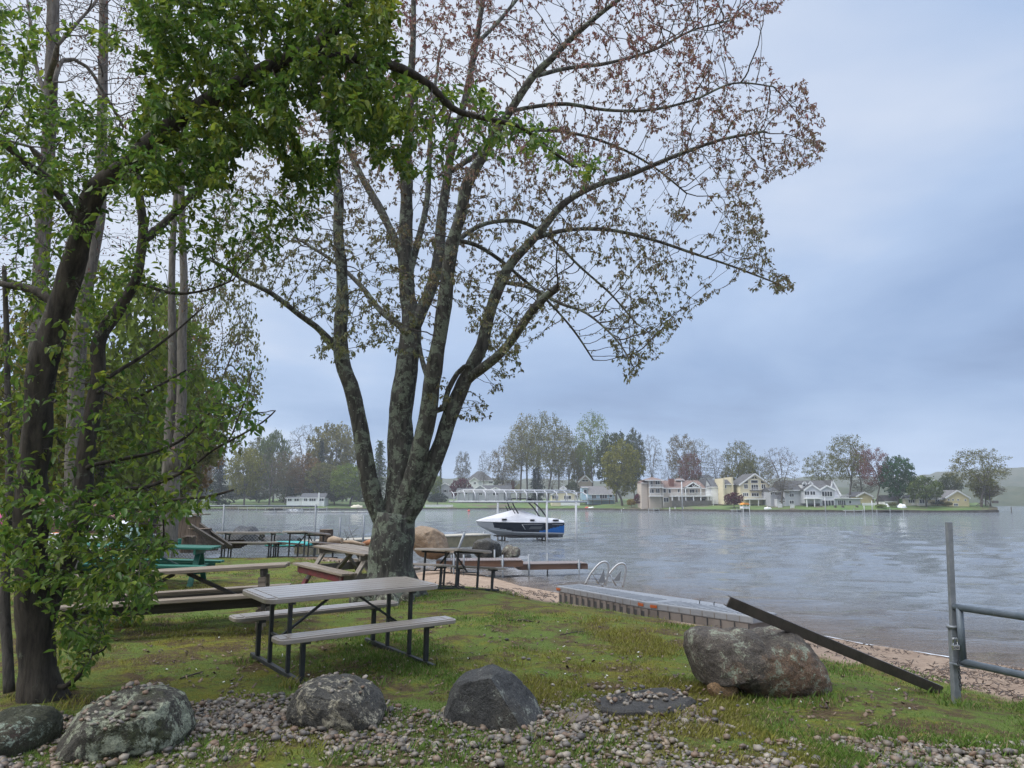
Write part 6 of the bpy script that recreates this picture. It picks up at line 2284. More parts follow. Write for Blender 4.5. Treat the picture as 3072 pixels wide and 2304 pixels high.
# spray rails and the silver slash
for sg in (-1, 1):
    pts = []
    for s in np.linspace(.10, .99, 24):
        bw, kz, cz_, cb, g_ = sec(s); pts.append((s * LB_ + .42 * (1 - s) ** 3 * 1.6 * (1 - cz_ / g_), sg * (cb + .012), cz_))
    MB().tube(pts, .022, 6).build('chine_rail', GREYL, boat)
    pts = []
    for s in np.linspace(.0, 1, 30):
        bw, kz, cz_, cb, g_ = sec(s); pts.append((s * LB_ + .002, sg * (bw + .012), g_))
    MB().tube(pts, .030, 6).build('rub_rail', GREYL, boat)
    def side_pt(s, u_, o_=.012):
        bw, kz, cz_, cb, g_ = sec(s)
        return (s * LB_, sg * (cb + (bw - cb) * u_ ** .7 + o_), cz_ + (g_ - cz_) * u_)
    MB().tube([side_pt(.50, .80), side_pt(.54, .30)], .022, 6).build('slash_stripe', GREYL, boat)
    MB().tube([side_pt(.50, .80), side_pt(.62, .84), side_pt(.98, .80)], .014, 6).build('side_stripe', GREYL, boat)
    MB().add([side_pt(.60, .62, .016), side_pt(.74, .62, .016), side_pt(.72, .36, .016), side_pt(.58, .36, .016)], [(0, 1, 2, 3), (3, 2, 1, 0)]).build('side_emblem', M('dim_emblem', (0.10, 0.11, 0.12), None, 4, .4), boat)
    for s, w in ((.30, .17), (.62, .15), (.88, .10), (.915, .10)):
        bw, kz, cz_, cb, g_ = sec(s)
        z = g_ + .16 + (.02 if s < .5 else 0)
        m = MB().tube([(s * LB_ - w, sg * (bw * .985 - .01), z), (s * LB_ + w, sg * (bw * .985 - .01), z)], .062, 8)
        m.build('vent', BLK, boat)
# cover: a draped tarp with a hump over the windscreen
cv, cf = [], []
NC, NW = 60, 26
for i in range(NC + 1):
    s = i / NC
    bw, kz, cz_, cb, g_ = sec(s)
    hump = np.interp(s, [0, .06, .25, .36, .44, .52, .62, .70, .74, .80, .93, 1], [.02, .16, .55, .74, .86, .84, .72, .50, .40, .34, .26, .14]) * zg * 0.86
    for j in range(NW + 1):
        a = PI * j / NW
        wv = .02 * math.sin(s * 38 + j * .9) * math.sin(a) + .025 * math.sin(s * 15 + j * 1.7)
        y_ = math.cos(a) * bw * 1.0
        side = abs(math.cos(a))
        z_ = g_ + min(.26 * min(1, s * 8 + .2), hump) * (1 - side ** 7) + max(hump - .26, 0) * (1 - side ** 1.7) ** 1.05 + wv * hump
        cv.append((s * LB_, y_ * (1 + .0 * side), z_ + .012))
for i in range(NC):
    for j in range(NW):
        k = i * (NW + 1) + j
        cf.append((k, k + NW + 1, k + NW + 2, k + 1))
o = mesh_np('boat_cover', cv, cf, COVER, boat, True)
tag(o, 'white fabric cover with a hump over the windscreen')
# wake tower
tw_ = thing_dummy = None
for sg in (-1, 1):
    MB().tube([(.60 * LB_ + 1.25, sg * 1.08, zg + .25), (.60 * LB_ + .75, sg * .98, zg + .95), (.60 * LB_ + .15, sg * .82, zg + 1.55)], .05, 8).build('tower_leg', BLK, boat)
    MB().tube([(.42 * LB_ + .25, sg * 1.05, zg + .62), (.42 * LB_ - .05, sg * .95, zg + 1.15), (.42 * LB_ - .2, sg * .80, zg + 1.58)], .045, 8).build('tower_leg', BLK, boat)
    MB().tube([(.42 * LB_ + .02, sg * 1.05, zg + .62), (.42 * LB_ - .27, sg * .95, zg + 1.15)], .03, 8).build('tower_strut', BLK, boat)
MB().tube([(.60 * LB_ + .15, -.82, zg + 1.55), (.60 * LB_ + .05, 0, zg + 1.62), (.60 * LB_ + .15, .82, zg + 1.55)], .05, 8).build('tower_bar', BLK, boat)
MB().bx(.40 * LB_, .66 * LB_, -.80, .80, zg + 1.60, zg + 1.68).build('tower_top', BLK, boat, bevel=.03)
MB().tube([(LB_ * .995, 0, .55), (LB_ * 1.02, 0, .30), (LB_ * 1.02, 0, .02)], .06, 8).build('outdrive', BLK, boat)
# the lift: posts, cradle, canopy frame of bent white tubes
lift = thing('boat_lift', 'white tubular boat lift with an arched canopy frame over the motor boat', 'boat lift', (pbow[0], pbow[1], 0), yawB)
ALW = M('white_aluminium', (0.46, 0.47, 0.49), None, 3, .5)
c0x, c1x = -1.75, LB_ + 1.55
zr0 = float(D(1550, 1505, yB)[2]); zr1 = zr0 + .62; hw_ = 1.55
def lrail(name, pts, r=.05): MB().tube(pts, r, 8).build(name, ALW, lift)
for sg in (-1, 1):
    lrail('side_rail', [(c0x, sg * hw_, zr0), (c1x, sg * hw_, zr0)], .065)
    lrail('eave_rail', [(c0x + .3, sg * (hw_ - .32), zr1 + .02), (c1x - .3, sg * (hw_ - .32), zr1 + .02)], .035)
    lrail('roof_rail', [(c0x + .6, sg * .6, zr1 + .15), (c1x - .6, sg * .6, zr1 + .15)], .035)
lrail('ridge_rail', [(c0x + .8, 0, zr1 + .20), (c1x - .8, 0, zr1 + .20)], .035)
for i in range(14):
    x = c0x + (c1x - c0x) * i / 13
    dz = -.12 if i in (0, 13) else 0
    pts = [(x, -hw_, zr0), (x, -hw_, zr1 - .25 + dz), (x, -hw_ + .08, zr1 - .10 + dz), (x, -hw_ + .28, zr1 + dz), (x, -.6, zr1 + .14 + dz), (x, 0, zr1 + .18 + dz),
           (x, .6, zr1 + .14 + dz), (x, hw_ - .28, zr1 + dz), (x, hw_ - .08, zr1 - .10 + dz), (x, hw_, zr1 - .25 + dz), (x, hw_, zr0)]
    lrail('canopy_rib', pts, .030)
for sx in (0, 1):
    for sg in (-1, 1):
        x = (.16, .79)[sx] * LB_ + (0 if sg < 0 else 0)
        x = (LB_ * .30 if sg > 0 else LB_ * .78) if sx == 0 else (LB_ * .78 if sg > 0 else LB_ * 1.12)
        if (sx, sg) == (0, -1): x = LB_ * .775
        lrail('lift_post', [(x, sg * hw_, -1.5), (x, sg * hw_, zr0 - .02)], .075)
for x in (.32 * LB_, .80 * LB_):
    MB().bx(x - .07, x + .07, -hw_ + .1, hw_ - .1, zk - .30, zk - .16).build('cradle_beam', WDARK, lift)
    for sg in (-1, 1):
        MB().bx(x - .05, x + .05, sg * .5 - .05, sg * .5 + .05, zk - .158, zk + .12).build('bunk_post', WDARK, lift)
for sg in (-1, 1):
    MB().bx(.22 * LB_, .95 * LB_, sg * .5 - .06, sg * .5 + .06, zk + .122, zk + .20).build('bunk', WDARK, lift)
lrail('mooring_arm', [(.05 * LB_, -1.35, .4), (.05 * LB_, -1.35, zk + .5)], .04)

# mossy stones tucked between the maple roots
for i, (cx, cy, w, h, lab) in enumerate([(1078, 1808, 60, 34, 'pale lichen stone at the left foot of the maple'), (1160, 1816, 74, 38, 'mossy stone in front of the maple roots'),
                                         (1112, 1802, 40, 26, 'small stone between the two larger stones at the maple foot'), (1222, 1806, 44, 30, 'lichen stone at the right foot of the maple')]):
    boulder('stone', lab, [(cx - w / 2, cy), (cx - w * .4, cy - h * .7), (cx, cy - h), (cx + w * .4, cy - h * .65), (cx + w / 2, cy), (cx, cy + h * .2)], (cx, cy), w * .0045, ROCKA, 60 + i, .08, .6, 'stone', 'stones at the foot of the maple', sub=4, sink=.05)
# ------------------------------------------------------------------ the many-stemmed maple
def A8(x, y): return 900 + x / 2.074, 700 + y / 2.074
def A7(x, y): return 900 + x / 2.074, y / 2.074


def limb(Z, pts, d0, d1, w0, w1, parent, conv=True):
    """pts: photo points along the limb; depth runs d0..d1; widths in photo pixels"""
    out = []
    n = len(pts)
    for i, p in enumerate(pts):
        t = i / (n - 1)
        px_, py_ = Z(*p) if Z else p
        d = d0 + (d1 - d0) * t
        out.append((D(px_, py_, d), 0.475 * (w0 + (w1 - w0) * t) * mpp(d)))
    return out, parent


MD = 12.8
mb0 = gpt(1172, 1790)
MD = float(mb0[1])
ML = []
# 0 trunk foot
ML.append(([(D(1172, 1815, MD), .5 * 168 * mpp(MD)), (D(1172, 1775, MD), .5 * 140 * mpp(MD)), (D(1172, 1700, MD), .5 * 132 * mpp(MD)), (D(1176, 1620, MD), .5 * 136 * mpp(MD)), (D(1186, 1540, MD), .5 * 120 * mpp(MD))], -1))
# 1 stem A (left)
ML.append(limb(None, [(1168, 1610), (1136, 1540), (1114, 1470), (1088, 1327), (1059, 1182), (1027, 1085), (1022, 985), (1028, 893), (1024, 796), (1014, 700), (1016, 603), (1006, 482), (996, 400), (984, 250), (965, 90), (950, -80)], MD, MD - .9, 62, 16, 0))
# 2 stem B
ML.append(limb(None, [(1186, 1560), (1199, 1470), (1200, 1375), (1204, 1230), (1223, 1086), (1235, 989), (1232, 930), (1223, 893), (1216, 748), (1220, 579), (1218, 458), (1228, 386), (1232, 250), (1240, 100), (1240, -60)], MD, MD + .6, 92, 14, 0))
# 3 stem B2
ML.append(limb(None, [(1240, 985), (1266, 930), (1300, 845), (1319, 748), (1322, 675), (1339, 555), (1358, 434), (1397, 289), (1421, 169), (1445, 24), (1460, -90)], MD + .1, MD + 1.3, 46, 14, 2))
# 4 stem B3
ML.append(limb(None, [(1220, 800), (1189, 730), (1141, 627), (1093, 545), (1045, 444), (1010, 340), (960, 220)], MD + .2, MD + 1.6, 32, 12, 2))
# 5 stem B4
ML.append(limb(None, [(1222, 840), (1250, 740), (1281, 600), (1290, 434), (1300, 300), (1320, 150)], MD + .2, MD + 1.8, 26, 8, 2))
# 6 stem C
ML.append(limb(None, [(1196, 1560), (1240, 1440), (1262, 1340), (1284, 1240), (1293, 1158), (1310, 1062), (1329, 941), (1346, 796), (1360, 720), (1384, 640), (1401, 554), (1454, 458), (1493, 386), (1527, 337), (1599, 231), (1652, 178), (1720, 110), (1790, 50), (1880, -20)], MD - .1, MD - 1.8, 66, 14, 0))
# 7 stem D
ML.append(limb(None, [(1204, 1580), (1262, 1470), (1290, 1415), (1324, 1327), (1358, 1230), (1392, 1150), (1420, 1090), (1446, 1037), (1469, 941), (1503, 845), (1534, 790), (1599, 718), (1640, 670), (1690, 612), (1780, 560), (1900, 520), (2020, 470), (2160, 420), (2290, 395)], MD - .1, MD - .6, 62, 8, 0))
# 8 stem D2 (broken stub)
ML.append(limb(None, [(1398, 1140), (1440, 1110), (1503, 1058), (1551, 999), (1590, 941), (1633, 893), (1671, 864)], MD - .2, MD - 1.4, 34, 24, 7))
# 9 left branch of A
ML.append(limb(None, [(1020, 1052), (996, 1028), (948, 980), (900, 946), (814, 880), (723, 835), (678, 803), (610, 770)], MD - .1, MD - 1.6, 24, 10, 1))
# 10 branch of B to the left
ML.append(limb(None, [(1230, 1010), (1196, 975), (1141, 931), (1093, 869), (1040, 816), (980, 770), (900, 720)], MD, MD + 1.8, 26, 8, 2))
# 11 C inner cross
ML.append(limb(None, [(1290, 1150), (1272, 1100), (1262, 1060), (1252, 1000)], MD - .1, MD + .2, 18, 14, 6))
# 12 D old looping branch
ML.append(limb(None, [(1318, 1250), (1330, 1225), (1345, 1170), (1372, 1120), (1392, 1100), (1412, 1094)], MD - .3, MD - .4, 18, 14, 6))
# 13 right mid branch from C
ML.append(limb(None, [(1352, 745), (1400, 700), (1460, 670), (1540, 662), (1600, 680), (1660, 720), (1740, 800), (1830, 880), (1900, 960)], MD - .6, MD + 1.8, 18, 5, 6))
# 14 right mid branch lower
ML.append(limb(None, [(1366, 720), (1430, 736), (1500, 780), (1560, 830), (1640, 900), (1720, 990), (1780, 1080)], MD - .6, MD + .8, 16, 5, 6))
# 15 branch from D upper, to right
ML.append(limb(None, [(1600, 718), (1700, 690), (1830, 690), (1960, 720), (2080, 760), (2200, 800), (2330, 850)], MD - .4, MD + 1.4, 16, 5, 7))
# 16 upper right from C
ML.append(limb(None, [(1530, 335), (1600, 320), (1700, 312), (1820, 330), (1950, 330), (2080, 300), (2200, 250), (2320, 260)], MD - 1.1, MD - .2, 16, 5, 6))
# 17 upper right high
ML.append(limb(None, [(1600, 230), (1700, 205), (1820, 190), (1960, 150), (2080, 90), (2200, 60)], MD - 1.3, MD + 1.2, 16, 5, 6))
# 18 right from B2
ML.append(limb(None, [(1345, 520), (1420, 470), (1500, 410), (1600, 390), (1720, 400), (1850, 440), (1960, 500), (2060, 580)], MD + .7, MD + 2.6, 18, 5, 3))
# 19 D1 low right
ML.append(limb(None, [(1534, 850), (1600, 866), (1680, 910), (1760, 940), (1850, 1020), (1900, 1100)], MD - .4, MD - 2.0, 14, 4, 7))
# 20 top right hi from B2
ML.append(limb(None, [(1430, 130), (1500, 60), (1580, -40)], MD + 1.2, MD + 2.2, 16, 10, 3))
P, PA, RR, spans = limb_nodes(ML, 0.13)
nfix = len(P)
CROWN = [(620, 760), (640, 560), (760, 420), (860, 250), (880, -250), (2300, -250), (2390, -60), (2330, 60), (2230, 90), (2330, 150), (2270, 230), (2390, 230), (2500, 350), (2480, 480), (2380, 520), (2260, 560),
         (2310, 680), (2360, 800), (2400, 870), (2330, 890), (2160, 880), (2130, 930), (2020, 1000), (1900, 1160), (1850, 1130), (1800, 960), (1680, 950), (1560, 1080), (1480, 1060), (1400, 1000), (1380, 860), (1240, 1000),
         (1180, 1040), (1090, 1060), (980, 1090), (930, 1080), (1000, 960), (900, 940), (800, 900), (700, 860)]
g = np.random.default_rng(21)


def px_cloud(poly, n, dmid, dsp, g, mask=None):
    xs = [p[0] for p in poly]; ys = [p[1] for p in poly]
    out = []
    while len(out) < n:
        x = g.uniform(min(xs), max(xs), 4000); y = g.uniform(min(ys), max(ys), 4000)
        k = in_poly(x, y, poly)
        x, y = x[k], y[k]
        if mask is not None:
            k = mask(x, y, g); x, y = x[k], y[k]
        for a, c in zip(x, y):
            d = dmid(a, c) + np.clip(g.normal(0, dsp), -2.0 * dsp, 2.0 * dsp)
            out.append(D(a, c, d))
            if len(out) >= n: break
    return np.array(out)


clump_ = lambda x, y, g_: g_.uniform(0, 1, len(x)) < np.clip((fbm(np.stack([x, y], -1), 1 / 150., 301, 3) - .31) * 4.5, .16, 1)
att = px_cloud(CROWN, 6600, lambda x, y: MD, 1.75, g, clump_)
small = [([(1330 + 20, 1240)], 0)]
att = np.concatenate([att, px_cloud([(1370, 1180), (1480, 1170), (1490, 1240), (1440, 1280), (1380, 1260)], 40, lambda x, y: MD - .4, .4, g),
                      px_cloud([(1450, 1090), (1590, 1080), (1540, 1150), (1460, 1170)], 40, lambda x, y: MD - .3, .4, g),
                      px_cloud([(1300, 1150), (1360, 1130), (1350, 1210), (1310, 1230)], 24, lambda x, y: MD - .4, .3, g)])
P, PA = colonize(P, PA, att, 1.5, 0.17, 0.125, 90, 31, (0, 0, -0.03), .45, 3)
r, acc = pipe_radii(P, PA, 0.0046, 2.2, RR)
r[:nfix] = np.maximum(r[:nfix], RR * .98)
base = mb0 + np.array([0, 0, -.02])
maple = thing('maple_tree', 'big grey-barked maple with many stems and sparse red-brown spring leaves', 'tree', tuple(base))
MBARK = bark_mat('maple_bark', (0.026, 0.025, 0.022), (0.085, 0.080, 0.070), (0.175, 0.198, 0.150), 0.58, 6.0, 5.0)
TWIG = M('dark_twig', (0.035, 0.028, 0.024), (0.070, 0.056, 0.048), 8, .85)
# limbs as smooth tubes with a knobbly surface
for k, (pts, parent) in enumerate(ML):
    s0, s1 = spans[k]
    seq = list(range(s0, s1))
    if parent >= 0: seq = [PA[s0]] + seq
    pp = P[seq]; rad_ = np.array([r[i] for i in seq]); rad_[0] = rad_[min(1, len(rad_) - 1)]
    nsd = 28 if k in (0, 1, 2, 6, 7) else 14
    mbt = MB().tube(pp, list(rad_), nsd)
    v = np.array(mbt.v)
    cen_ = np.repeat(pp, nsd, 0)
    dv = v - cen_
    wob = 1 + (fbm(v, 2.6, 61, 3) - .5) * .34 + (fbm(v * [1, 1, .35], 13, 67, 2) - .5) * .16
    if k == 0:                                # root flare in lobes
        an = np.arctan2(dv[:, 1], dv[:, 0]); hgt_ = np.clip(1 - (v[:, 2] - base[2]) / .55, 0, 1)
        wob = wob + hgt_ ** 1.6 * (.34 + .26 * np.sin(an * 5 + 1.0) + .14 * np.sin(an * 9))
        v = cen_ + dv * wob[:, None]
    else:
        v = cen_ + dv * wob[:, None]
    o = MB(); o.v = [tuple(q) for q in v]; o.f = mbt.f; o.mi = mbt.mi; o.sm = mbt.sm
    o.build('trunk' if k == 0 else 'limb', MBARK, maple, base)
v, f = skeleton_mesh(P, PA, r, ((0.02, 6), (0.008, 4), (0, 3)), skip=nfix)
o = mesh_np('twigs', v - base, f, TWIG, maple, True)
o['kind'] = 'stuff'
# spring leaf clusters along the thin twigs
thin = np.where(acc[nfix:] <= (0.0046 ** 2.2) * 6)[0] + nfix
tips = np.where(acc[nfix:] <= (0.0046 ** 2.2) * 1.5)[0] + nfix
src = np.concatenate([np.repeat(P[tips] + g.normal(0, .012, (len(tips), 3)), 8, 0), np.repeat(P[g.choice(thin, int(len(thin) * .22), replace=False)], 4, 0)])
src = src + g.normal(0, .016, src.shape)
lv, lf, lc = leaves_mesh(src, 0.050, g, .46, 1.1, .6, ((0.200, 0.115, 0.105), (0.200, 0.150, 0.105), (0.145, 0.155, 0.065), (0.220, 0.135, 0.118)), fold=True)
pyl = to_px(src)[1]
redder = np.clip((700 - pyl) / 900, 0, .6)
lc = lc * (1 - np.repeat(redder, 6)[:, None] * np.array([-.35, .25, .0]))
_px, _py = to_px(src)
gw = np.repeat(np.clip((_py - 450) / 600, 0, 1) * .5 + np.clip((1250 - _px) / 500, 0, 1) * .3, 6)[:, None]
lc = lc * (1 - gw) + np.array([0.115, 0.150, 0.045]) * gw * np.repeat(g.uniform(.7, 1.3, len(src)), 6)[:, None]
LEAFM = leaf_mat('maple_leaf', .38, .55)
o = mesh_np('crown', lv - base, lf, LEAFM, maple, False, lc)
o['kind'] = 'stuff'
print('maple', len(P), 'nodes', len(src), 'leaves')

# ------------------------------------------------------------------ the apple tree at the left
ab = gpt(135, 2092)
AD = float(ab[1])
AL = []
AL.append(limb(None, [(135, 2110), (118, 2030), (105, 1900), (96, 1750), (92, 1600), (98, 1450), (110, 1300), (122, 1142), (150, 1020), (181, 916), (212, 820), (235, 735), (271, 600), (318, 540), (384, 497), (452, 429), (542, 352), (640, 295), (760, 225), (886, 167), (960, 128), (1020, 60), (1060, -60)], AD, AD - .9, 104, 38, -1))
AL.append(limb(None, [(886, 168), (960, 176), (1040, 172), (1117, 183), (1209, 207), (1295, 260), (1334, 304), (1382, 337), (1478, 360), (1560, 380), (1640, 440), (1720, 500)], AD - .8, AD + .2, 44, 8, 0))
AL.append(limb(None, [(110, 1960), (160, 1780), (215, 1640), (250, 1520), (253, 1380), (276, 1260), (294, 1130), (296, 1030), (318, 978), (343, 948), (402, 849), (425, 750), (429, 680), (420, 600), (412, 520), (405, 440)], AD + .05, AD + 1.0, 62, 20, 0))
AL.append(limb(None, [(430, 720), (470, 690), (533, 630), (600, 560), (680, 480), (760, 400), (850, 330)], AD + .8, AD + 1.6, 30, 12, 2))
AL.append(limb(None, [(180, 920), (120, 880), (60, 860), (0, 850), (-120, 800)], AD, AD + .3, 36, 16, 0))
AL.append(limb(None, [(250, 690), (150, 545), (90, 500), (40, 455), (-30, 400), (-150, 340)], AD - .3, AD - .8, 34, 18, 0))
AL.append(limb(None, [(300, 1150), (360, 1110), (440, 1060), (520, 1000), (600, 930)], AD + .4, AD + .9, 14, 5, 2))
AL.append(limb(None, [(296, 1165), (380, 1200), (470, 1160), (560, 1110)], AD + .3, AD - .2, 12, 5, 2))
AL.append(limb(None, [(262, 1560), (330, 1540), (420, 1520), (520, 1500), (620, 1490), (700, 1470)], AD + .1, AD - .5, 16, 6, 2))
AL.append(limb(None, [(262, 1400), (350, 1380), (450, 1360), (545, 1320), (610, 1260), (660, 1200)], AD + .2, AD - .2, 14, 5, 2))
AL.append(limb(None, [(250, 1500), (340, 1470), (440, 1460), (540, 1420), (600, 1380), (646, 1346), (723, 1305), (790, 1265), (826, 1232)], AD + .2, AD - .8, 14, 4, 2))
AL.append(limb(None, [(690, 1322), (712, 1262), (742, 1180), (757, 1100)], AD - .5, AD - .6, 6, 3, 10))
AL.append(limb(None, [(180, 2070), (235, 2030), (262, 1985), (278, 1960)], AD - .05, AD - .4, 16, 9, 0))
AL.append(limb(None, [(160, 1830), (240, 1960), (300, 1955), (318, 1940)], AD - .05, AD - .5, 8, 5, 0))
AL.append(limb(None, [(420, 850), (520, 880), (620, 870), (700, 840)], AD + .7, AD + .2, 12, 5, 2))
AL.append(limb(None, [(150, 1700), (300, 1720), (420, 1700), (485, 1640), (490, 1560)], AD, AD - .7, 12, 4, 0))
P, PA, RR, spans = limb_nodes(AL, 0.07)
nfix = len(P)
ga = np.random.default_rng(33)
U = [([(350, -120), (1185, -120), (1195, 60), (1150, 210), (1300, 250), (1290, 330), (1160, 400), (1080, 430), (950, 330), (850, 430), (720, 440), (700, 540), (560, 570), (440, 600), (330, 560), (420, 330), (450, 150)], 2000, -.55),
     ([(1230, 235), (1420, 250), (1560, 330), (1840, 480), (1780, 560), (1640, 500), (1500, 470), (1300, 400)], 230, 0),
     ([(1050, 420), (1280, 330), (1360, 480), (1300, 560), (1120, 500)], 110, -.2),
     ([(0, 260), (330, 300), (420, 500), (330, 600), (250, 760), (140, 800), (-60, 600)], 520, -.3),
     ([(-40, 20), (130, 0), (120, 200), (-40, 240)], 60, -.4),
     ([(250, 60), (360, 100), (330, 180), (260, 150)], 22, -.4),
     ([(30, 760), (330, 800), (560, 560), (760, 560), (860, 760), (660, 820), (480, 740), (330, 1000), (200, 1060), (40, 920)], 460, .4),
     ([(860, 480), (1010, 430), (1010, 620), (900, 720), (780, 640)], 120, .3),
     ([(-20, 1010), (250, 960), (330, 1180), (560, 1120), (640, 1250), (600, 1450), (430, 1500), (330, 1560), (-20, 1480)], 620, 0),
     ([(-20, 1440), (350, 1450), (600, 1480), (640, 1530), (480, 1560), (480, 1640), (350, 1760), (360, 1850), (290, 1990), (200, 2060), (150, 1800), (60, 1800), (-20, 1760)], 900, -.3),
     ([(570, 1170), (740, 1090), (765, 1250), (832, 1232), (720, 1330), (600, 1350)], 110, -.6),
     ([(360, 1700), (420, 1660), (500, 1560), (520, 1640), (480, 1760), (420, 1880), (380, 1860)], 120, -.6)]
att = np.concatenate([px_cloud(pl_, n_, (lambda x, y, o=o_: AD + o), .48, ga) for pl_, n_, o_ in U])
P, PA = colonize(P, PA, att, 1.0, 0.075, 0.060, 90, 35, (0, 0, 0.02), .45, 3)
r, acc = pipe_radii(P, PA, 0.0022, 2.2, RR)
r[:nfix] = np.maximum(r[:nfix], RR * .98)
base = ab + np.array([0, 0, -.02])
apple = thing('apple_tree', 'leaning dark-trunked tree with dense green leaves framing the left side', 'tree', tuple(base))
ABARK = bark_mat('apple_bark', (0.018, 0.015, 0.012), (0.070, 0.058, 0.046), (0.120, 0.125, 0.095), 0.28, 5.0, 5.0, 0.0)
for k, (pts, parent) in enumerate(AL):
    s0, s1 = spans[k]
    seq = list(range(s0, s1))
    if parent >= 0: seq = [PA[s0]] + seq
    pp = P[seq]; rad_ = np.array([r[i] for i in seq]); rad_[0] = rad_[min(1, len(rad_) - 1)]
    nsd = 26 if k in (0, 2) else 12
    mbt = MB().tube(pp, list(rad_), nsd)
    v = np.array(mbt.v); cen_ = np.repeat(pp, nsd, 0); dv = v - cen_
    wob = 1 + (fbm(v, 5.0, 71, 3) - .5) * .42 + (fbm(v * [1, 1, .25], 24, 77, 2) - .5) * .20
    if k == 0: wob = wob + np.clip(1 - (v[:, 2] - base[2]) / .25, 0, 1) * .35
    o = MB(); o.v = [tuple(q) for q in cen_ + dv * wob[:, None]]; o.f = mbt.f; o.mi = mbt.mi; o.sm = mbt.sm
    o.build('trunk' if k == 0 else 'limb', ABARK, apple, base)
v, f = skeleton_mesh(P, PA, r, ((0.01, 6), (0.004, 4), (0, 3)), skip=nfix)
o = mesh_np('twigs', v - base, f, TWIG, apple, True); o['kind'] = 'stuff'
thin = np.where(acc[nfix:] <= (0.0022 ** 2.2) * 9)[0] + nfix
npx, npy = to_px(P[thin])
dens = np.where(npy < 560, 8.4, np.where(npy < 1000, 1.9, 1.5))
dens = np.where((npx > 560) & (npy > 1000), 1.5, dens)
dens = np.where((npx > 1230) & (npy < 700), 2.0, dens)
dens = np.where(npy > 1480, 3.2, dens)
dens = np.where((npx < 400) & (npy > 170) & (npy < 620), 3.0, dens)
dens = np.where((npx < 380) & (npy <= 260), 3.0, dens)
cnt = ga.poisson(dens)
src = np.repeat(P[thin], cnt, 0)
tdir = P[thin] - P[PA[thin]]; tdir /= np.linalg.norm(tdir, axis=1)[:, None]
td = np.repeat(tdir, cnt, 0)
src = src + ga.normal(0, .020, src.shape)
lv, lf, lc = leaves_mesh(src, 0.057, ga, .50, .55, .55, ((0.046, 0.108, 0.020), (0.080, 0.155, 0.025), (0.145, 0.205, 0.030), (0.060, 0.128, 0.026)), True, td * .8, .22)
spx, spy = to_px(src)
yel = np.clip((spx - 750) / 400, 0, 1) * np.clip((200 - spy) / 250, 0, 1) * .35
cl_ = np.clip((fbm(src, 2.4, 311, 3) - .42) * 4, 0, 1)
lc = lc * (1 + np.repeat(cl_, 6)[:, None] * np.array([.6, .28, .1]))
lc = lc * (1 + np.repeat(yel, 6)[:, None] * np.array([1.1, .45, -.1]))
ALEAF = leaf_mat('apple_leaf', .5, .42)
# the three hundred leaves nearest the camera are pieces of their own
dist = np.linalg.norm(src - EYE, axis=1)
near = set(np.argsort(dist)[:300].tolist())
nl = len(src)
mask = np.ones(nl, bool); mask[list(near)] = False
fm = np.repeat(mask, 4)
vm = np.repeat(mask, 6)
rm = np.cumsum(vm) - 1
o = mesh_np('crown', (lv - base)[vm], rm[lf[fm]], ALEAF, apple, False, lc[vm]); o['kind'] = 'stuff'
f1 = np.array([[0, 1, 2], [0, 2, 3], [0, 3, 4], [0, 4, 5]])
for i in near:
    o = mesh_np('leaf', lv[i * 6:i * 6 + 6] - src[i], f1, ALEAF, apple, False, lc[i * 6:i * 6 + 6])
    o.location = src[i] - base
# a few pink blossoms
BLOS = M('pink_blossom', (0.62, 0.30, 0.30), (0.70, 0.46, 0.44), 30, .6)
low = np.where((npy > 1000) & (npy < 1560) & (npx < 560))[0]
for i in ga.choice(low, 16, replace=False):
    c0 = P[thin[i]]
    m = MB()
    for k in range(5):
        a = 2 * PI * k / 5 + ga.uniform(0, 1)
        q = np.array([math.cos(a), -.5 + ga.normal(0, .3), math.sin(a)]); q /= np.linalg.norm(q)
        s_ = np.cross(q, [0, 1, .2]); s_ /= np.linalg.norm(s_)
        m.add([c0, c0 + q * .010 + s_ * .008, c0 + q * .020, c0 + q * .010 - s_ * .008], [(0, 1, 2, 3)])
    m.build('blossom', BLOS, apple, base)
print('apple', len(P), 'nodes', nl, 'leaves')

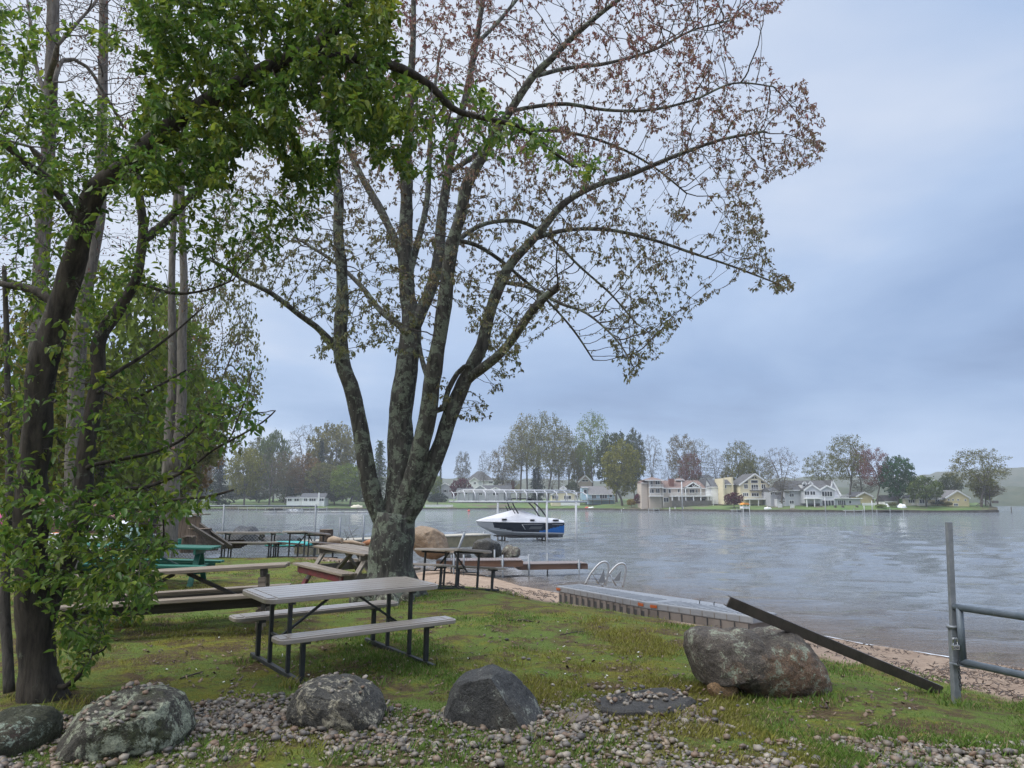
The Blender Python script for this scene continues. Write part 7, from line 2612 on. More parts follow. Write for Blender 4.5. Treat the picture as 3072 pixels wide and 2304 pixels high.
# ------------------------------------------------------------------ bare trees beside and behind the apple tree
def bare_near(name, label, limbs, d, polys, seed, step, tip, bark, leaf=None, leafsize=.05, per=2, di=1.4, bias=(0, 0, .02), group=None, spread=.8, dk=.16):
    LL = []
    for pts, w0, w1, par, dd in limbs:
        LL.append(limb(None, pts, d, d + dd, w0, w1, par))
    P, PA, RR, spans = limb_nodes(LL, step)
    nf = len(P)
    gg = np.random.default_rng(seed)
    att = np.concatenate([px_cloud(pl_, n_, (lambda x, y, o=o_: d + o), spread, gg) for pl_, n_, o_ in polys])
    P, PA = colonize(P, PA, att, di, dk, step, 80, seed, bias, .5, 3)
    r, acc = pipe_radii(P, PA, tip, 2.2, RR)
    r[:nf] = np.maximum(r[:nf], RR * .98)
    b = LL[0][0][0][0]
    base = np.array([b[0], b[1], gz(b[0], b[1]) - .02])
    t = thing(name, label, 'tree', tuple(base), 0, group)
    for k, (pts, parent) in enumerate(LL):
        s0, s1 = spans[k]
        seq = list(range(s0, s1))
        if parent >= 0: seq = [PA[s0]] + seq
        mbt = MB().tube(P[seq], [float(x) for x in r[seq]], 14)
        v = np.array(mbt.v); cen_ = np.repeat(P[seq], 14, 0)
        mbt.v = [tuple(q) for q in cen_ + (v - cen_) * (1 + (fbm(v, 4, seed, 3) - .5) * .3)[:, None]]
        mbt.build('trunk' if k == 0 else 'limb', bark, t, base)
    v, f = skeleton_mesh(P, PA, r, ((0.012, 5), (0, 3)), skip=nf)
    o = mesh_np('twigs', v - base, f, TWIG, t, True); o['kind'] = 'stuff'
    if leaf is not None:
        tips = np.where(acc[nf:] <= (tip ** 2.2) * 3)[0] + nf
        src = np.repeat(P[tips], per, 0) + gg.normal(0, step * .5, (len(tips) * per, 3))
        lv, lf, lc = leaves_mesh(src, leafsize, gg, .5, .6, .4, leaf)
        o = mesh_np('crown', lv - base, lf, LEAFM, t, False, lc); o['kind'] = 'stuff'
    return t


GREYB = bark_mat('grey_bark', (0.075, 0.066, 0.056), (0.165, 0.148, 0.130), (0.20, 0.21, 0.17), .25, 6, 5, 0.0)
DARKB = bark_mat('dark_grey_bark', (0.040, 0.036, 0.031), (0.105, 0.092, 0.080), (0.15, 0.16, 0.13), .3, 6, 5, 0.0)
BT = 'bare trees at the left behind the leaning green tree'
bare_near('bare_tree', 'tall straight grey bare tree at far left behind the green leaves',
          [([(100, 1760), (105, 1500), (110, 1200), (115, 950), (130, 700), (145, 450), (155, 200), (162, -60), (165, -200)], 62, 34, -1, 1.0),
           ([(160, 260), (190, 180), (260, 200), (330, 310), (370, 380)], 16, 8, 0, 1.2), ([(150, 330), (110, 200), (90, 60), (70, -100)], 16, 6, 0, .8),
           ([(160, 150), (230, 70), (290, 0), (330, -90)], 14, 6, 0, .6), ([(148, 450), (90, 440), (20, 420), (-60, 390)], 12, 6, 0, -.6),
           ([(120, 860), (60, 850), (0, 830), (-60, 800)], 10, 5, 0, -.6)], 11.5,
          [([(-120, -200), (460, -200), (480, 200), (420, 420), (300, 620), (200, 700), (0, 700), (-120, 500)], 1500, .8), ([(-100, 600), (250, 600), (200, 1000), (-100, 1000)], 350, .6)],
          41, .14, .0042, GREYB, ((0.14, 0.06, 0.045), (0.12, 0.075, 0.05)), .05, 1, group=BT)
bare_near('bare_tree', 'twin-stemmed grey tree rising behind the plank tables',
          [([(503, 1640), (505, 1540), (512, 1440), (516, 1350)], 62, 52, -1, .2), ([(508, 1420), (508, 1300), (517, 1150), (517, 1000), (515, 850), (520, 700), (530, 560), (535, 400)], 34, 14, 0, .5),
           ([(522, 1400), (538, 1300), (546, 1150), (546, 1000), (552, 860), (548, 720), (545, 560), (552, 400), (560, 260)], 36, 14, 0, .3)], 20.5,
          [([(330, 200), (760, 200), (740, 520), (700, 900), (620, 1080), (470, 1080), (400, 800), (330, 600)], 480, .3), ([(560, 960), (760, 1000), (740, 1130), (580, 1120)], 60, 0)],
          42, .19, .0055, GREYB, ((0.16, 0.08, 0.045), (0.10, 0.09, 0.04)), .07, 1, group=BT, spread=1.4, di=2.4, dk=.26)
bare_near('bare_tree', 'thick grey trunk directly behind the leaning dark trunk',
          [([(215, 1760), (218, 1500), (226, 1250), (236, 1050), (256, 880), (280, 760), (300, 620), (305, 400), (310, 150), (312, -100)], 56, 26, -1, .8)], 14.0,
          [([(100, -150), (600, -150), (560, 300), (420, 700), (330, 900), (200, 700), (120, 300)], 700, .5)], 43, .16, .0045, GREYB, ((0.16, 0.06, 0.05), (0.12, 0.07, 0.05)), .05, 1, group=BT)
bare_near('bare_tree', 'thin dark trunk cut by the left picture edge',
          [([(28, 2078), (22, 1950), (14, 1800), (22, 1600), (28, 1450), (24, 1250), (20, 1000), (12, 800)], 34, 14, -1, .3)], 6.6,
          [([(-80, 1000), (60, 1000), (70, 1500), (-80, 1500)], 60, 0)], 44, .09, .003, DARKB, None, group=BT, spread=.3)
# young-leaved trees in the middle distance at left: own crowns of small leaves
YG = 'young-leaved trees beyond the left fence'
for k, (px_, top, basey, w, d, kind, col_, lab) in enumerate([
        (330, 760, 1560, 520, 38, 'dense', 'bright', 'light green young-leaved tree behind the leaning trunk'),
        (600, 830, 1560, 330, 60, 'vase', 'olive', 'thin olive young-leaved tree right of the twin grey stems'),
        (60, 900, 1580, 480, 34, 'dense', 'yellow', 'yellow-green leafing tree at far left behind the trunks'),
        (440, 1000, 1560, 420, 46, 'dense', 'olive', 'olive bushy tree behind the plank boards'),
        (230, 1080, 1570, 420, 50, 'dense', 'green', 'green bushy tree behind the white picket fence'),
        (20, 1150, 1590, 300, 40, 'dense', 'orange', 'russet bushy tree at the left picture edge'),
        (520, 1180, 1560, 260, 75, 'dense', 'orange', 'russet bushy tree seen right of the twin stems'),
        (380, 1230, 1570, 260, 58, 'dense', 'dark', 'dark evergreen bush behind the upturned boats')]):
    p = D(px_, basey, d)
    far_tree(kind, col_, px_, top, basey, w, d, lab, group=YG, zbase=gz(p[0], p[1]) if d < 70 else 1.0)
# ------------------------------------------------------------------ the corner behind the tables: fence, boats, bins, stumps
def at(px_, py_, y): return D(px_, py_, y)


# chain link fence with its top rail
fz = 25.5
CHL = M('galvanised_wire', (0.30, 0.31, 0.32), None, 30, .5, metal=.5)
f0 = at(505, 1640, fz); f1 = at(948, 1640, fz)
fe = thing('chain_link_fence', 'chain link fence with grey top rail behind the chip-area tables', 'fence', (f0[0], fz, gz(f0[0], fz)))
zt_ = float(at(700, 1519, fz)[2]); zg_ = gz((f0[0] + f1[0]) / 2, fz) - .05
o_ = fe.location
MB().tube([(f0[0] - 3.5, fz, zt_ + .02), (f1[0], fz, zt_)], .028, 8).build('top_rail', GALV, fe, o_)
for px_ in (520, 668, 944):
    x = at(px_, 1600, fz)[0]
    MB().tube([(x, fz, zg_ - .3), (x, fz, zt_ + .06)], .034, 8).build('post', GALV, fe, o_)
m = MB()
L = f1[0] - f0[0]; hgt_ = zt_ - zg_
st = .11
k0 = -int(hgt_ / st)
for k in range(k0, int(L / st)):
    for sg in (1, -1):
        x0 = f0[0] + k * st
        a, c = x0, x0 + hgt_
        za, zc_ = (zg_, zt_) if sg > 0 else (zt_, zg_)
        if a < f0[0]:
            t = (f0[0] - a) / (c - a); za = za + (zc_ - za) * t; a = f0[0]
        if c > f1[0]:
            t = (c - f1[0]) / (c - a); zc_ = zc_ + (za - zc_) * t; c = f1[0]
        if c - a > .02: m.beam((a, fz + .004 * sg, za), (c, fz + .004 * sg, zc_), .006, .006)
o = m.build('wire_mesh', CHL, fe, o_); o['kind'] = 'stuff'

# white picket fence and a brown roofed shed with white gable at far left
WOODW2 = WOODW
y = 52.0
pf = thing('picket_fence', 'white picket fence behind the upturned boats at far left', 'fence', tuple(at(250, 1545, y)))
a = at(-140, 1513, y); c = at(405, 1545, y)
k = int((c[0] - a[0]) / .14)
for i in range(k):
    x = a[0] + (c[0] - a[0]) * i / k
    MB().xprism([(x, c[2] - .3), (x + .085, c[2] - .3), (x + .085, a[2] - .04), (x + .042, a[2]), (x, a[2] - .04)], y, y + .03).build('picket', WOODW2, pf, pf.location)
for zz in (.22, .72):
    z = c[2] + (a[2] - c[2]) * zz
    MB().bx(a[0], c[0], y + .032, y + .08, z - .05, z + .05).build('rail', WOODW2, pf, pf.location)
y = 58.0
sh_ = thing('boathouse', 'brown-walled boathouse with a grey roof beyond the picket fence', 'building', tuple(at(220, 1560, y)))
a = at(20, 1485, y); c = at(470, 1560, y)
MB().bx(a[0], c[0], y, y + 5, c[2] - 1, a[2]).build('wall', M('brown_siding', (0.10, 0.055, 0.040), (0.13, 0.075, 0.055), 1, .8, stretch=(1, 1, 8)), sh_, sh_.location)
rz_ = at(20, 1452, y)[2]
MB().add([(a[0] - .3, y - .4, a[2] - .05), (c[0] + .3, y - .4, a[2] - .05), (c[0] + .3, y + 2.5, rz_), (a[0] - .3, y + 2.5, rz_), (c[0] + .3, y + 5.4, a[2] - .05), (a[0] - .3, y + 5.4, a[2] - .05)],
         [(0, 1, 2, 3), (3, 2, 4, 5), (0, 3, 5), (1, 4, 2)]).build('roof', GREYROOF, sh_, sh_.location)
for x in (130, 270, 350):
    q0 = at(x, 1490, y); q1 = at(x + 34, 1506, y)
    fr = MB().bx(q0[0], q1[0], y - .05, y - .003, q1[2], q0[2]).build('window', WTRIM, sh_, sh_.location)
    MB().bx(q0[0] + .08, q1[0] - .08, y - .07, y - .052, q1[2] + .08, q0[2] - .08).build('pane', PANE, fr, sh_.location)


def small_boat(name, label, px_, py_, y, L, W_, H_, mat, rz, cat, group, flip=True, tilt=0.0):
    vs, fs = [], []
    nS, nR = 22, 10
    for i in range(nS + 1):
        s = i / nS * 2 - 1
        b = W_ / 2 * (1 - abs(s) ** 2.6) ** .7 + .01
        for j in range(nR + 1):
            a = PI * j / nR
            z = math.sin(a) * H_ * (.55 + .45 * (1 - abs(s) ** 3))
            vs.append((s * L / 2, math.cos(a) * b, z + .10 * H_ * abs(s) ** 3))
    for i in range(nS):
        for j in range(nR):
            k = i * (nR + 1) + j
            fs.append((k, k + nR + 1, k + nR + 2, k + 1))
    t = thing(name, label, cat, (0, 0, 0), rz, group)
    o = mesh_np('hull', vs, fs, mat, t, True)
    so_ = o.modifiers.new('thick', 'SOLIDIFY'); so_.thickness = .02
    for sg in (-1, 1):
        pts = [(s * L / 2, sg * (W_ / 2 * (1 - abs(s) ** 2.6) ** .7 + .012), .10 * H_ * abs(s) ** 3) for s in np.linspace(-.99, .99, 20)]
        MB().tube(pts, .02, 6).build('gunwale', STEEL if mat is not BLK else GREYL, t)
    MB().bx(-L * .46, L * .46, -.014, .014, H_ * .93, H_ * 1.03).build('keel_strip', mat, t)
    p = at(px_, py_, y)
    t.location = (p[0], y, p[2])
    t.rotation_euler = (tilt, 0, rz)
    return t


PINK = M('faded_pink_plastic', (0.50, 0.20, 0.20), (0.42, 0.16, 0.16), 3, .5)
MAG = M('magenta_plastic', (0.50, 0.08, 0.20), None, 3, .5)
TEAL = M('teal_plastic', (0.02, 0.25, 0.24), (0.03, 0.30, 0.28), 3, .4)
DTEAL = M('dark_teal_hull', (0.015, 0.070, 0.062), (0.03, 0.10, 0.09), 3, .45)
WPL = M('white_moulded_plastic', (0.66, 0.67, 0.68), (0.58, 0.59, 0.60), 3, .4)
GPL = M('pale_green_plastic', (0.32, 0.50, 0.42), None, 3, .45)
KG = 'small boats stored at the left'
small_boat('kayak', 'white and green kayak on the rack before the picket fence', 290, 1572, 34, 3.0, .75, .36, GPL, R(15), 'kayak', KG)
small_boat('kayak', 'faded pink upturned kayak beside the white and green one', 366, 1566, 33, 2.4, .72, .38, PINK, R(55), 'kayak', KG)
small_boat('kayak', 'magenta kayak at the left edge behind the trunk', 10, 1580, 30, 2.6, .8, .5, MAG, R(70), 'kayak', KG)
small_boat('rowboat', 'dark teal upturned rowboat left of the white plastic seat', 390, 1628, 24.0, 1.55, .85, .46, DTEAL, R(-14), 'rowboat', KG)
small_boat('rowboat', 'white upturned rowboat near the orange bins', 300, 1590, 30, 2.6, .9, .36, WPL, R(5), 'rowboat', KG)
small_boat('paddleboard', 'teal paddleboard lying under the left chip-area table', 866, 1638, 25.2, 1.5, .6, .14, TEAL, R(4), 'paddleboard', KG)
BTARP = M('black_tarp', (0.018, 0.019, 0.022), (0.035, 0.036, 0.04), 2, .6, bump=.5)
far_blob('tarp_heap', 'black tarp heap behind the left chip-area table and fence', 'tarp', Z1, 520, 790, 1022, 1150, 0, 1.4, BTARP, 2, None, 26.8)
far_blob('tarp_heap', 'low black tarp behind the right end of the left chip-area table', 'tarp', Z1, 800, 1100, 1085, 1160, 0, 1.2, BTARP, 5, None, 26.9)
# tarp heap behind
# white moulded seat, green bucket, white bins with orange toys
t = thing('plastic_chair', 'white moulded plastic chair lying on its side by the stump', 'chair', tuple(at(494, 1648, 21.5)))
q = t.location
MB().beam((q[0] - .14, q[1], q[2] + .06), (q[0] + .12, q[1], q[2] + .22), .3, .10).build('seat', WPL, t, q, bevel=.03)
MB().beam((q[0] + .10, q[1], q[2] + .01), (q[0] + .17, q[1], q[2] + .24), .3, .05).build('backrest', WPL, t, q, bevel=.02)
GBK = M('green_bucket_plastic', (0.02, 0.24, 0.16), None, 3, .4)
p = at(531, 1645, 21.2)
t = thing('bucket', 'green plastic bucket at the foot of the stump', 'bucket', tuple(p))
MB().tube([tuple(p), tuple(p + np.array([0, 0, .23]))], [.085, .105], 14).build('body', GBK, t, p)
MB().tube([tuple(p + np.array([0, 0, .231])), tuple(p + np.array([0, 0, .25]))], .112, 14).build('rim', GBK, t, p)
MB().tube([(p[0] + .105 * math.cos(a), p[1] - .05, p[2] + .24 - .10 * math.sin(a)) for a in np.linspace(0, PI, 9)], .005, 5).build('handle', STEEL, t, p)
ORP = M('orange_plastic', (0.60, 0.16, 0.04), None, 3, .5)
for i, (px_, py_, w, h, lab) in enumerate([(168, 1648, .75, .40, 'white plastic bin of orange toys left of the suckers'), (268, 1660, .8, .42, 'white plastic bin left of the teal rowboat')]):
    p = at(px_, py_, 21.0)
    t = thing('plastic_bin', lab, 'bin', tuple(p), 0, 'white plastic bins')
    MB().xprism([(p[0] - w * .42, p[2]), (p[0] + w * .42, p[2]), (p[0] + w * .5, p[2] + h), (p[0] - w * .5, p[2] + h)], p[1], p[1] + .5).build('body', WPL, t, p, bevel=.02)
    MB().bx(p[0] - w * .53, p[0] + w * .53, p[1] - .03, p[1] + .53, p[2] + h - .04, p[2] + h + .02).build('rim', WPL, t, p, bevel=.01)
for i, (px_, py_, lab) in enumerate([(320, 1655, 'orange ball beside the white bin, nearest the rowboat'), (338, 1650, 'orange ball farther right by the rowboat'), (165, 1615, 'orange ball on top of the left white bin')]):
    p = at(px_, py_, 21.2)
    V, Fc = ico(2)
    o = mesh_np('toy_ball', V * .10, Fc, ORP, None, True); o.location = p + np.array([0, 0, .09])
    tag(o, lab, 'ball', 'orange toy balls')

# board-sided bin, stumps and leaning planks
BROWNB = M('brown_boards', (0.085, 0.060, 0.045), (0.145, 0.105, 0.080), 4, .8, bump=.4, bscale=12, stretch=(6, 6, .4))
t = thing('board_bin', 'brown upright board bin with a grey lid beside the twin stems', 'bin', tuple(at(555, 1612, 23.6)))
q = t.location
for i in range(6):
    x = q[0] - .36 + i * .135
    MB().beam((x, q[1], q[2] - .25), (x + .06, q[1] + .02, q[2] + .62 + .03 * math.sin(i * 2)), .125, .03, (0, 1, 0)).build('board', BROWNB, t, q)
MB().bx(q[0] - .45, q[0] + .50, q[1] - .05, q[1] + .6, q[2] + .66, q[2] + .70).build('lid', WEATH, t, q)
STUMPB = bark_mat('stump_bark', (0.040, 0.030, 0.024), (0.115, 0.090, 0.072), (0.10, 0.09, 0.07), .2, 9, 6)
CUT = M('cut_wood', (0.20, 0.15, 0.11), (0.13, 0.095, 0.07), 18, .85)


def stump(label, px_, py_, y, r_, h, seed, flare=.35, group='tree stumps used as seats'):
    p = at(px_, py_, y)
    t = thing('tree_stump', label, 'stump', tuple(p), 0, group)
    n = 18
    m = MB().tube([(0, 0, -.1), (0, 0, .04), (0, 0, h * .5), (0, 0, h)], [r_ * (1 + flare), r_ * (1 + flare * .8), r_ * 1.02, r_], n, caps=False)
    m.v = [(x * (1 + .12 * math.sin(math.atan2(yy, x) * 5 + seed)), yy * (1 + .12 * math.sin(math.atan2(yy, x) * 5 + seed)), z) for x, yy, z in m.v]
    m.build('bark', STUMPB, t)
    MB().tube([(0, 0, h - .02), (0, 0, h + .004)], r_ * .98, n).build('cut_face', CUT, t)
    return t


stump('grey wide-footed stump left of the leaning black boards', 596, 1640, 21.8, .30, .50, 1, .6)
stump('short stump carrying a white board near the green bucket', 567, 1646, 21.0, .15, .33, 2)
stump('round log stump under the right bench of the end-on table', 979, 1632, 24.6, .20, .45, 3, .05)
p = at(567, 1611, 21.0)
o = MB().bx(p[0] - .16, p[0] + .14, p[1] - .12, p[1] + .18, p[2] - .02, p[2] + .02).build('board', WEATH); tag(o, 'pale short board lying on the short stump', 'board')
for i, (a, c, w, lab) in enumerate([((572, 1578, 21.6), (672, 1640, 21.0), .30, 'dark plank sloping down beside the wide stump, front one'), ((600, 1575, 22.0), (695, 1642, 21.5), .30, 'dark plank sloping down, behind the front one')]):
    o = MB().beam(at(*a), at(*c), .05, w * .5, (0, -.5, 1)).build('leaning_plank', WDARK)
    tag(o, lab, 'plank', 'dark leaning planks')
for i in range(5):
    p = at(700 + (i % 3) * 8, 1640 - (i // 3) * 10 - (i % 3) * 4, 22.6)
    o = MB().tube([(p[0] - .22, p[1], p[2]), (p[0] + .22, p[1] + .05, p[2] + .01)], .055, 10).build('firewood_log', STUMPB)
    tag(o, ['leftmost log at the bottom of the low firewood pile', 'middle log at the bottom of the low firewood pile', 'rightmost log at the bottom of the low firewood pile', 'left log on top of the low firewood pile', 'right log on top of the low firewood pile'][i], 'log', 'firewood logs piled on the chips')
# driftwood by the walkway end
DRIFT = M('driftwood', (0.26, 0.19, 0.13), (0.36, 0.28, 0.20), 5, .8, bump=.3, bscale=20)
for i, (a, c, r_, lab) in enumerate([((973, 1626), (1026, 1622), .13, 'thick pale driftwood log by the end-on table'), ((1020, 1626), (1095, 1634), .06, 'thin driftwood branch right of the thick log'),
                                     ((1090, 1632), (1125, 1629), .09, 'orange-brown driftwood piece against the maple trunk')]):
    p0, p1 = at(a[0], a[1], 24.6), at(c[0], c[1], 24.2)
    o = MB().tube([p0, (p0 + p1) / 2 + np.array([0, 0, .04]), p1], [r_ * .7, r_, r_ * .6], 9).build('driftwood', DRIFT if i < 2 else M('rust_wood', (0.30, 0.13, 0.06), None, 5, .8))
    tag(o, lab, 'driftwood', 'driftwood by the walkway')
twg = MB()
gg = np.random.default_rng(77)
p0 = at(1035, 1628, 24.6)
for i in range(14):
    d_ = gg.normal(0, 1, 3); d_[2] = abs(d_[2]) * .9; d_ /= np.linalg.norm(d_)
    e = p0 + d_ * gg.uniform(.25, .6); s_ = p0 + gg.normal(0, .1, 3) * [2, 1, .3]
    twg.tube([s_, (s_ + e) / 2 + gg.normal(0, .04, 3), e], .008, 4)
o = twg.build('brush_heap', TWIG); tag(o, 'heap of dry twigs beside the driftwood log', 'brush heap')

# ------------------------------------------------------------------ gravel
PEB = []
V1, F1 = ico(1)
gp_ = np.random.default_rng(55)
PEBM, n, b = new_mat('pebble')
at_ = node(n, 'ShaderNodeAttribute', attribute_name='Col')
tcn = node(n, 'ShaderNodeTexCoord')
tx = node(n, 'ShaderNodeTexNoise', inp={'Scale': 60.0, 'Detail': 4.0})
n.links.new(tcn.outputs['Object'], tx.inputs['Vector'])
rp = ramp(n, [(0.3, (.62, .62, .62)), (.7, (1.1, 1.1, 1.1))])
n.links.new(tx.outputs[0], rp.inputs[0])
mx = mixc(n, 'MULTIPLY'); mx.inputs[0].default_value = 1
n.links.new(at_.outputs['Color'], mx.inputs[6]); n.links.new(rp.outputs[0], mx.inputs[7])
n.links.new(mx.outputs[2], b.inputs['Base Color'])
b.inputs['Roughness'].default_value = .55
PCOL = np.array([(0.22, 0.185, 0.15), (0.165, 0.150, 0.135), (0.26, 0.205, 0.150), (0.115, 0.108, 0.105), (0.30, 0.27, 0.235), (0.195, 0.130, 0.090), (0.150, 0.115, 0.090), (0.245, 0.215, 0.185), (0.18, 0.165, 0.16), (0.34, 0.31, 0.275), (0.20, 0.15, 0.115)])
PCOL = PCOL * np.array([.82, .775, .70])


def pebble_shapes(k):
    out = []
    for i in range(k):
        g_ = np.random.default_rng(900 + i)
        s = np.array([1, g_.uniform(.68, .95), g_.uniform(.5, .72)])
        v = V1 * (1 + (fbm(V1, 1.3, i, 2) - .5)[:, None] * .7) * s
        for _ in range(4):
            q = g_.normal(0, 1, 3); q /= np.linalg.norm(q)
            v = v - np.clip(v @ q - .72, 0, None)[:, None] * q * .8
        out.append(v)
    return out


PSH = pebble_shapes(14)
# sample evenly over the picture so near and far gravel is equally well covered, thinned by real density
N = 90000
pxs = gp_.uniform(-150, 3220, N); pys_ = gp_.uniform(2040, 2440, N)
dz_ = (1152 - pys_)
dirs_ = _f[None] + ((pxs - 1536) / FPX)[:, None] * _r + (dz_ / FPX)[:, None] * _u
tt = (1.17 - EYE[2]) / dirs_[:, 2]
pw = EYE + dirs_ * tt[:, None]
for _ in range(4):
    tt = tt + (ground_z(pw[:, 0], pw[:, 1]) - pw[:, 2]) / dirs_[:, 2] * .8
    pw = EYE + dirs_ * tt[:, None]
den = gravel_density(pxs, pys_, pw[:, :2])
# pixel-uniform sampling over-covers distant ground: weight by area per pixel
area = (tt ** 3); area = area / np.percentile(area, 60)
keepp = gp_.uniform(0, 1, N) < den * np.clip(area, 0, 2.2) * .50
pw = pw[keepp]
size = np.clip(gp_.lognormal(math.log(.0145), .44, len(pw)), .006, .040)
pw[:, 2] = ground_z(pw[:, 0], pw[:, 1]) + size * gp_.uniform(.15, .75, len(pw))


def pebble_batch(pos, size, g_):
    k = len(pos)
    sh = np.stack(PSH)[g_.integers(0, len(PSH), k)]
    a = g_.uniform(0, 2 * PI, k); tl = g_.normal(0, .25, (k, 2))
    ca, sa = np.cos(a)[:, None], np.sin(a)[:, None]
    x = sh[:, :, 0] * ca - sh[:, :, 1] * sa; y = sh[:, :, 0] * sa + sh[:, :, 1] * ca
    z = sh[:, :, 2] + x * tl[:, :1] + y * tl[:, 1:]
    v = np.stack([x, y, z], -1) * size[:, None, None] + pos[:, None]
    f = (np.arange(k)[:, None, None] * len(V1) + F1[None]).reshape(-1, 3)
    c = PCOL[g_.integers(0, len(PCOL), k)] * g_.uniform(.7, 1.25, (k, 1))
    return v.reshape(-1, 3), f, np.repeat(c, len(V1), 0)


# pebbles lying on top of the boulders: drop onto their upper faces
def surface_points(o, k, g_, zmin_frac, xr=(-9, 9), nzmin=.45):
    me = o.data
    cnt_ = len(me.polygons)
    c = np.zeros(cnt_ * 3); me.polygons.foreach_get('center', c); c = c.reshape(-1, 3)
    nn = np.zeros(cnt_ * 3); me.polygons.foreach_get('normal', nn); nn = nn.reshape(-1, 3)
    zlo, zhi = c[:, 2].min(), c[:, 2].max()
    ok = np.where((nn[:, 2] > nzmin) & (c[:, 2] > zlo + (zhi - zlo) * zmin_frac) & (c[:, 0] > xr[0]) & (c[:, 0] < xr[1]))[0]
    pick = g_.choice(ok, min(k, len(ok)), replace=False)
    return c[pick] + np.array(o.location)


top = [surface_points(B2, 90, gp_, .66, (-.40, .30)), surface_points(B3, 26, gp_, .80)]
fs_pts = []
for _ in range(150):
    a = gp_.uniform(0, 2 * PI); rr_ = abs(gp_.normal(0, .33))
    q = FS1c + np.array([math.cos(a) * rr_ * 1.25, math.sin(a) * rr_ * .8 + .05, 0])
    fs_pts.append((q[0], q[1], FS1c[2] + .068))
top.append(np.array(fs_pts))
n_top = np.cumsum([len(q) for q in top])
top = np.concatenate(top)
tsz = np.clip(gp_.lognormal(math.log(.019), .28, len(top)), .011, .034)
top[:, 2] += tsz * .35
# the largest-looking pebbles, wherever they lie, are pieces of their own
allp = np.concatenate([pw, top]); alls = np.concatenate([size, tsz])
ppx, ppy = to_px(allp)
vis = (ppx > 0) & (ppx < 3072) & (ppy < 2304)
app = np.where(vis, alls / np.linalg.norm(allp - EYE, axis=1), 0)
big = np.argsort(-app)[:300]
m_ = np.ones(len(allp), bool); m_[big] = False
v, f, c = pebble_batch(allp[m_], alls[m_], gp_)
o = mesh_np('gravel', v, f, PEBM, None, True, c)
tag(o, 'bed of rounded tan and grey pebbles in the foreground', kind='stuff')
pm_ = []
for i in range(30):
    c_ = PCOL[i % len(PCOL)] * np.random.default_rng(i).uniform(.75, 1.2)
    pm_.append(mesh_np('pebble', PSH[i % len(PSH)], F1, PEBM, None, True, np.repeat(c_[None], len(V1), 0), linked=False))
    pm_[-1].materials.append(PEBM)
for k, i in enumerate(big):
    o = bpy.data.objects.new('pebble', pm_[k % 30]); C.objects.link(o)
    o.location = allp[i]; s = float(alls[i]); o.scale = (s, s, s); o.rotation_euler = (gp_.normal(0, .2), gp_.normal(0, .2), gp_.uniform(0, 6.28))
    if i >= len(pw): w_ = ('on top of the wide lichen-covered boulder', 'on top of the rounded cream-lichen boulder', 'on the dark flat slab')[0 if i < len(pw) + n_top[0] else (1 if i < len(pw) + n_top[1] else 2)]
    else: w_ = 'in the gravel ' + ('in front of the mossy and wide boulders' if ppx[i] < 620 else 'around the rounded cream-lichen boulder' if ppx[i] < 1250 else 'around the dark pointed boulder' if ppx[i] < 1750 else 'at the lower right of the picture')
    cn_ = ('tan', 'grey-brown', 'warm tan', 'dark grey', 'cream', 'rust-brown', 'brown', 'beige', 'grey', 'pale', 'reddish')[(k % 30) % 11]
    tag(o, 'rounded ' + cn_ + ' pebble lying ' + w_, 'pebble', 'larger pebbles ' + w_)
print('pebbles', len(allp))

# ------------------------------------------------------------------ grass
gg = np.random.default_rng(88)
N = 760000
pxs = gg.uniform(-300, 3380, N); pys_ = gg.uniform(1655, 2480, N)
dirs_ = _f[None] + ((pxs - 1536) / FPX)[:, None] * _r + ((1152 - pys_) / FPX)[:, None] * _u
tt = (1.12 - EYE[2]) / dirs_[:, 2]
pw = EYE + dirs_ * tt[:, None]
for _ in range(3):
    tt = tt + (ground_z(pw[:, 0], pw[:, 1]) - pw[:, 2]) / dirs_[:, 2] * .8
    pw = EYE + dirs_ * tt[:, None]
phi_ = np.arctan2(pw[:, 0], pw[:, 1]); rr_ = np.hypot(pw[:, 0], pw[:, 1])
den = gravel_density(pxs, pys_, pw[:, :2])
patch = fbm(pw[:, :2], .75, 101, 4); patch2 = fbm(pw[:, :2], 2.2, 102, 4)
lush = np.clip((patch - .38) * 4.2, 0.16, 1) * np.clip((patch2 - .30) * 3.5, .25, 1)
sandy = rr_ - grass_r(phi_) + (fbm(pw[:, :2], 1.4, 31, 4) - .5) * 1.6
edge_ok = gg.uniform(0, 1, N) < np.clip(.55 - sandy * 2.2, 0, 1)
chipz = in_poly(pxs, pys_, CHIPS)
prob = np.where(den > .85, .09, np.where(den > .1, .75 * (1 - den * .55), 1)) * np.where(chipz, .02, 1)
prob = prob * np.where(den > .1, np.clip(lush + .35, 0, 1), lush)
prob = prob * np.clip((rr_ / 8.0) ** 0.0, 0, 1)
k = (gg.uniform(0, 1, N) < prob) & edge_ok & (rr_ < 27)
pw = pw[k]; lush = lush[k]; patch2 = patch2[k]; den = den[k]
nb_ = len(pw)
rr_ = np.hypot(pw[:, 0], pw[:, 1])
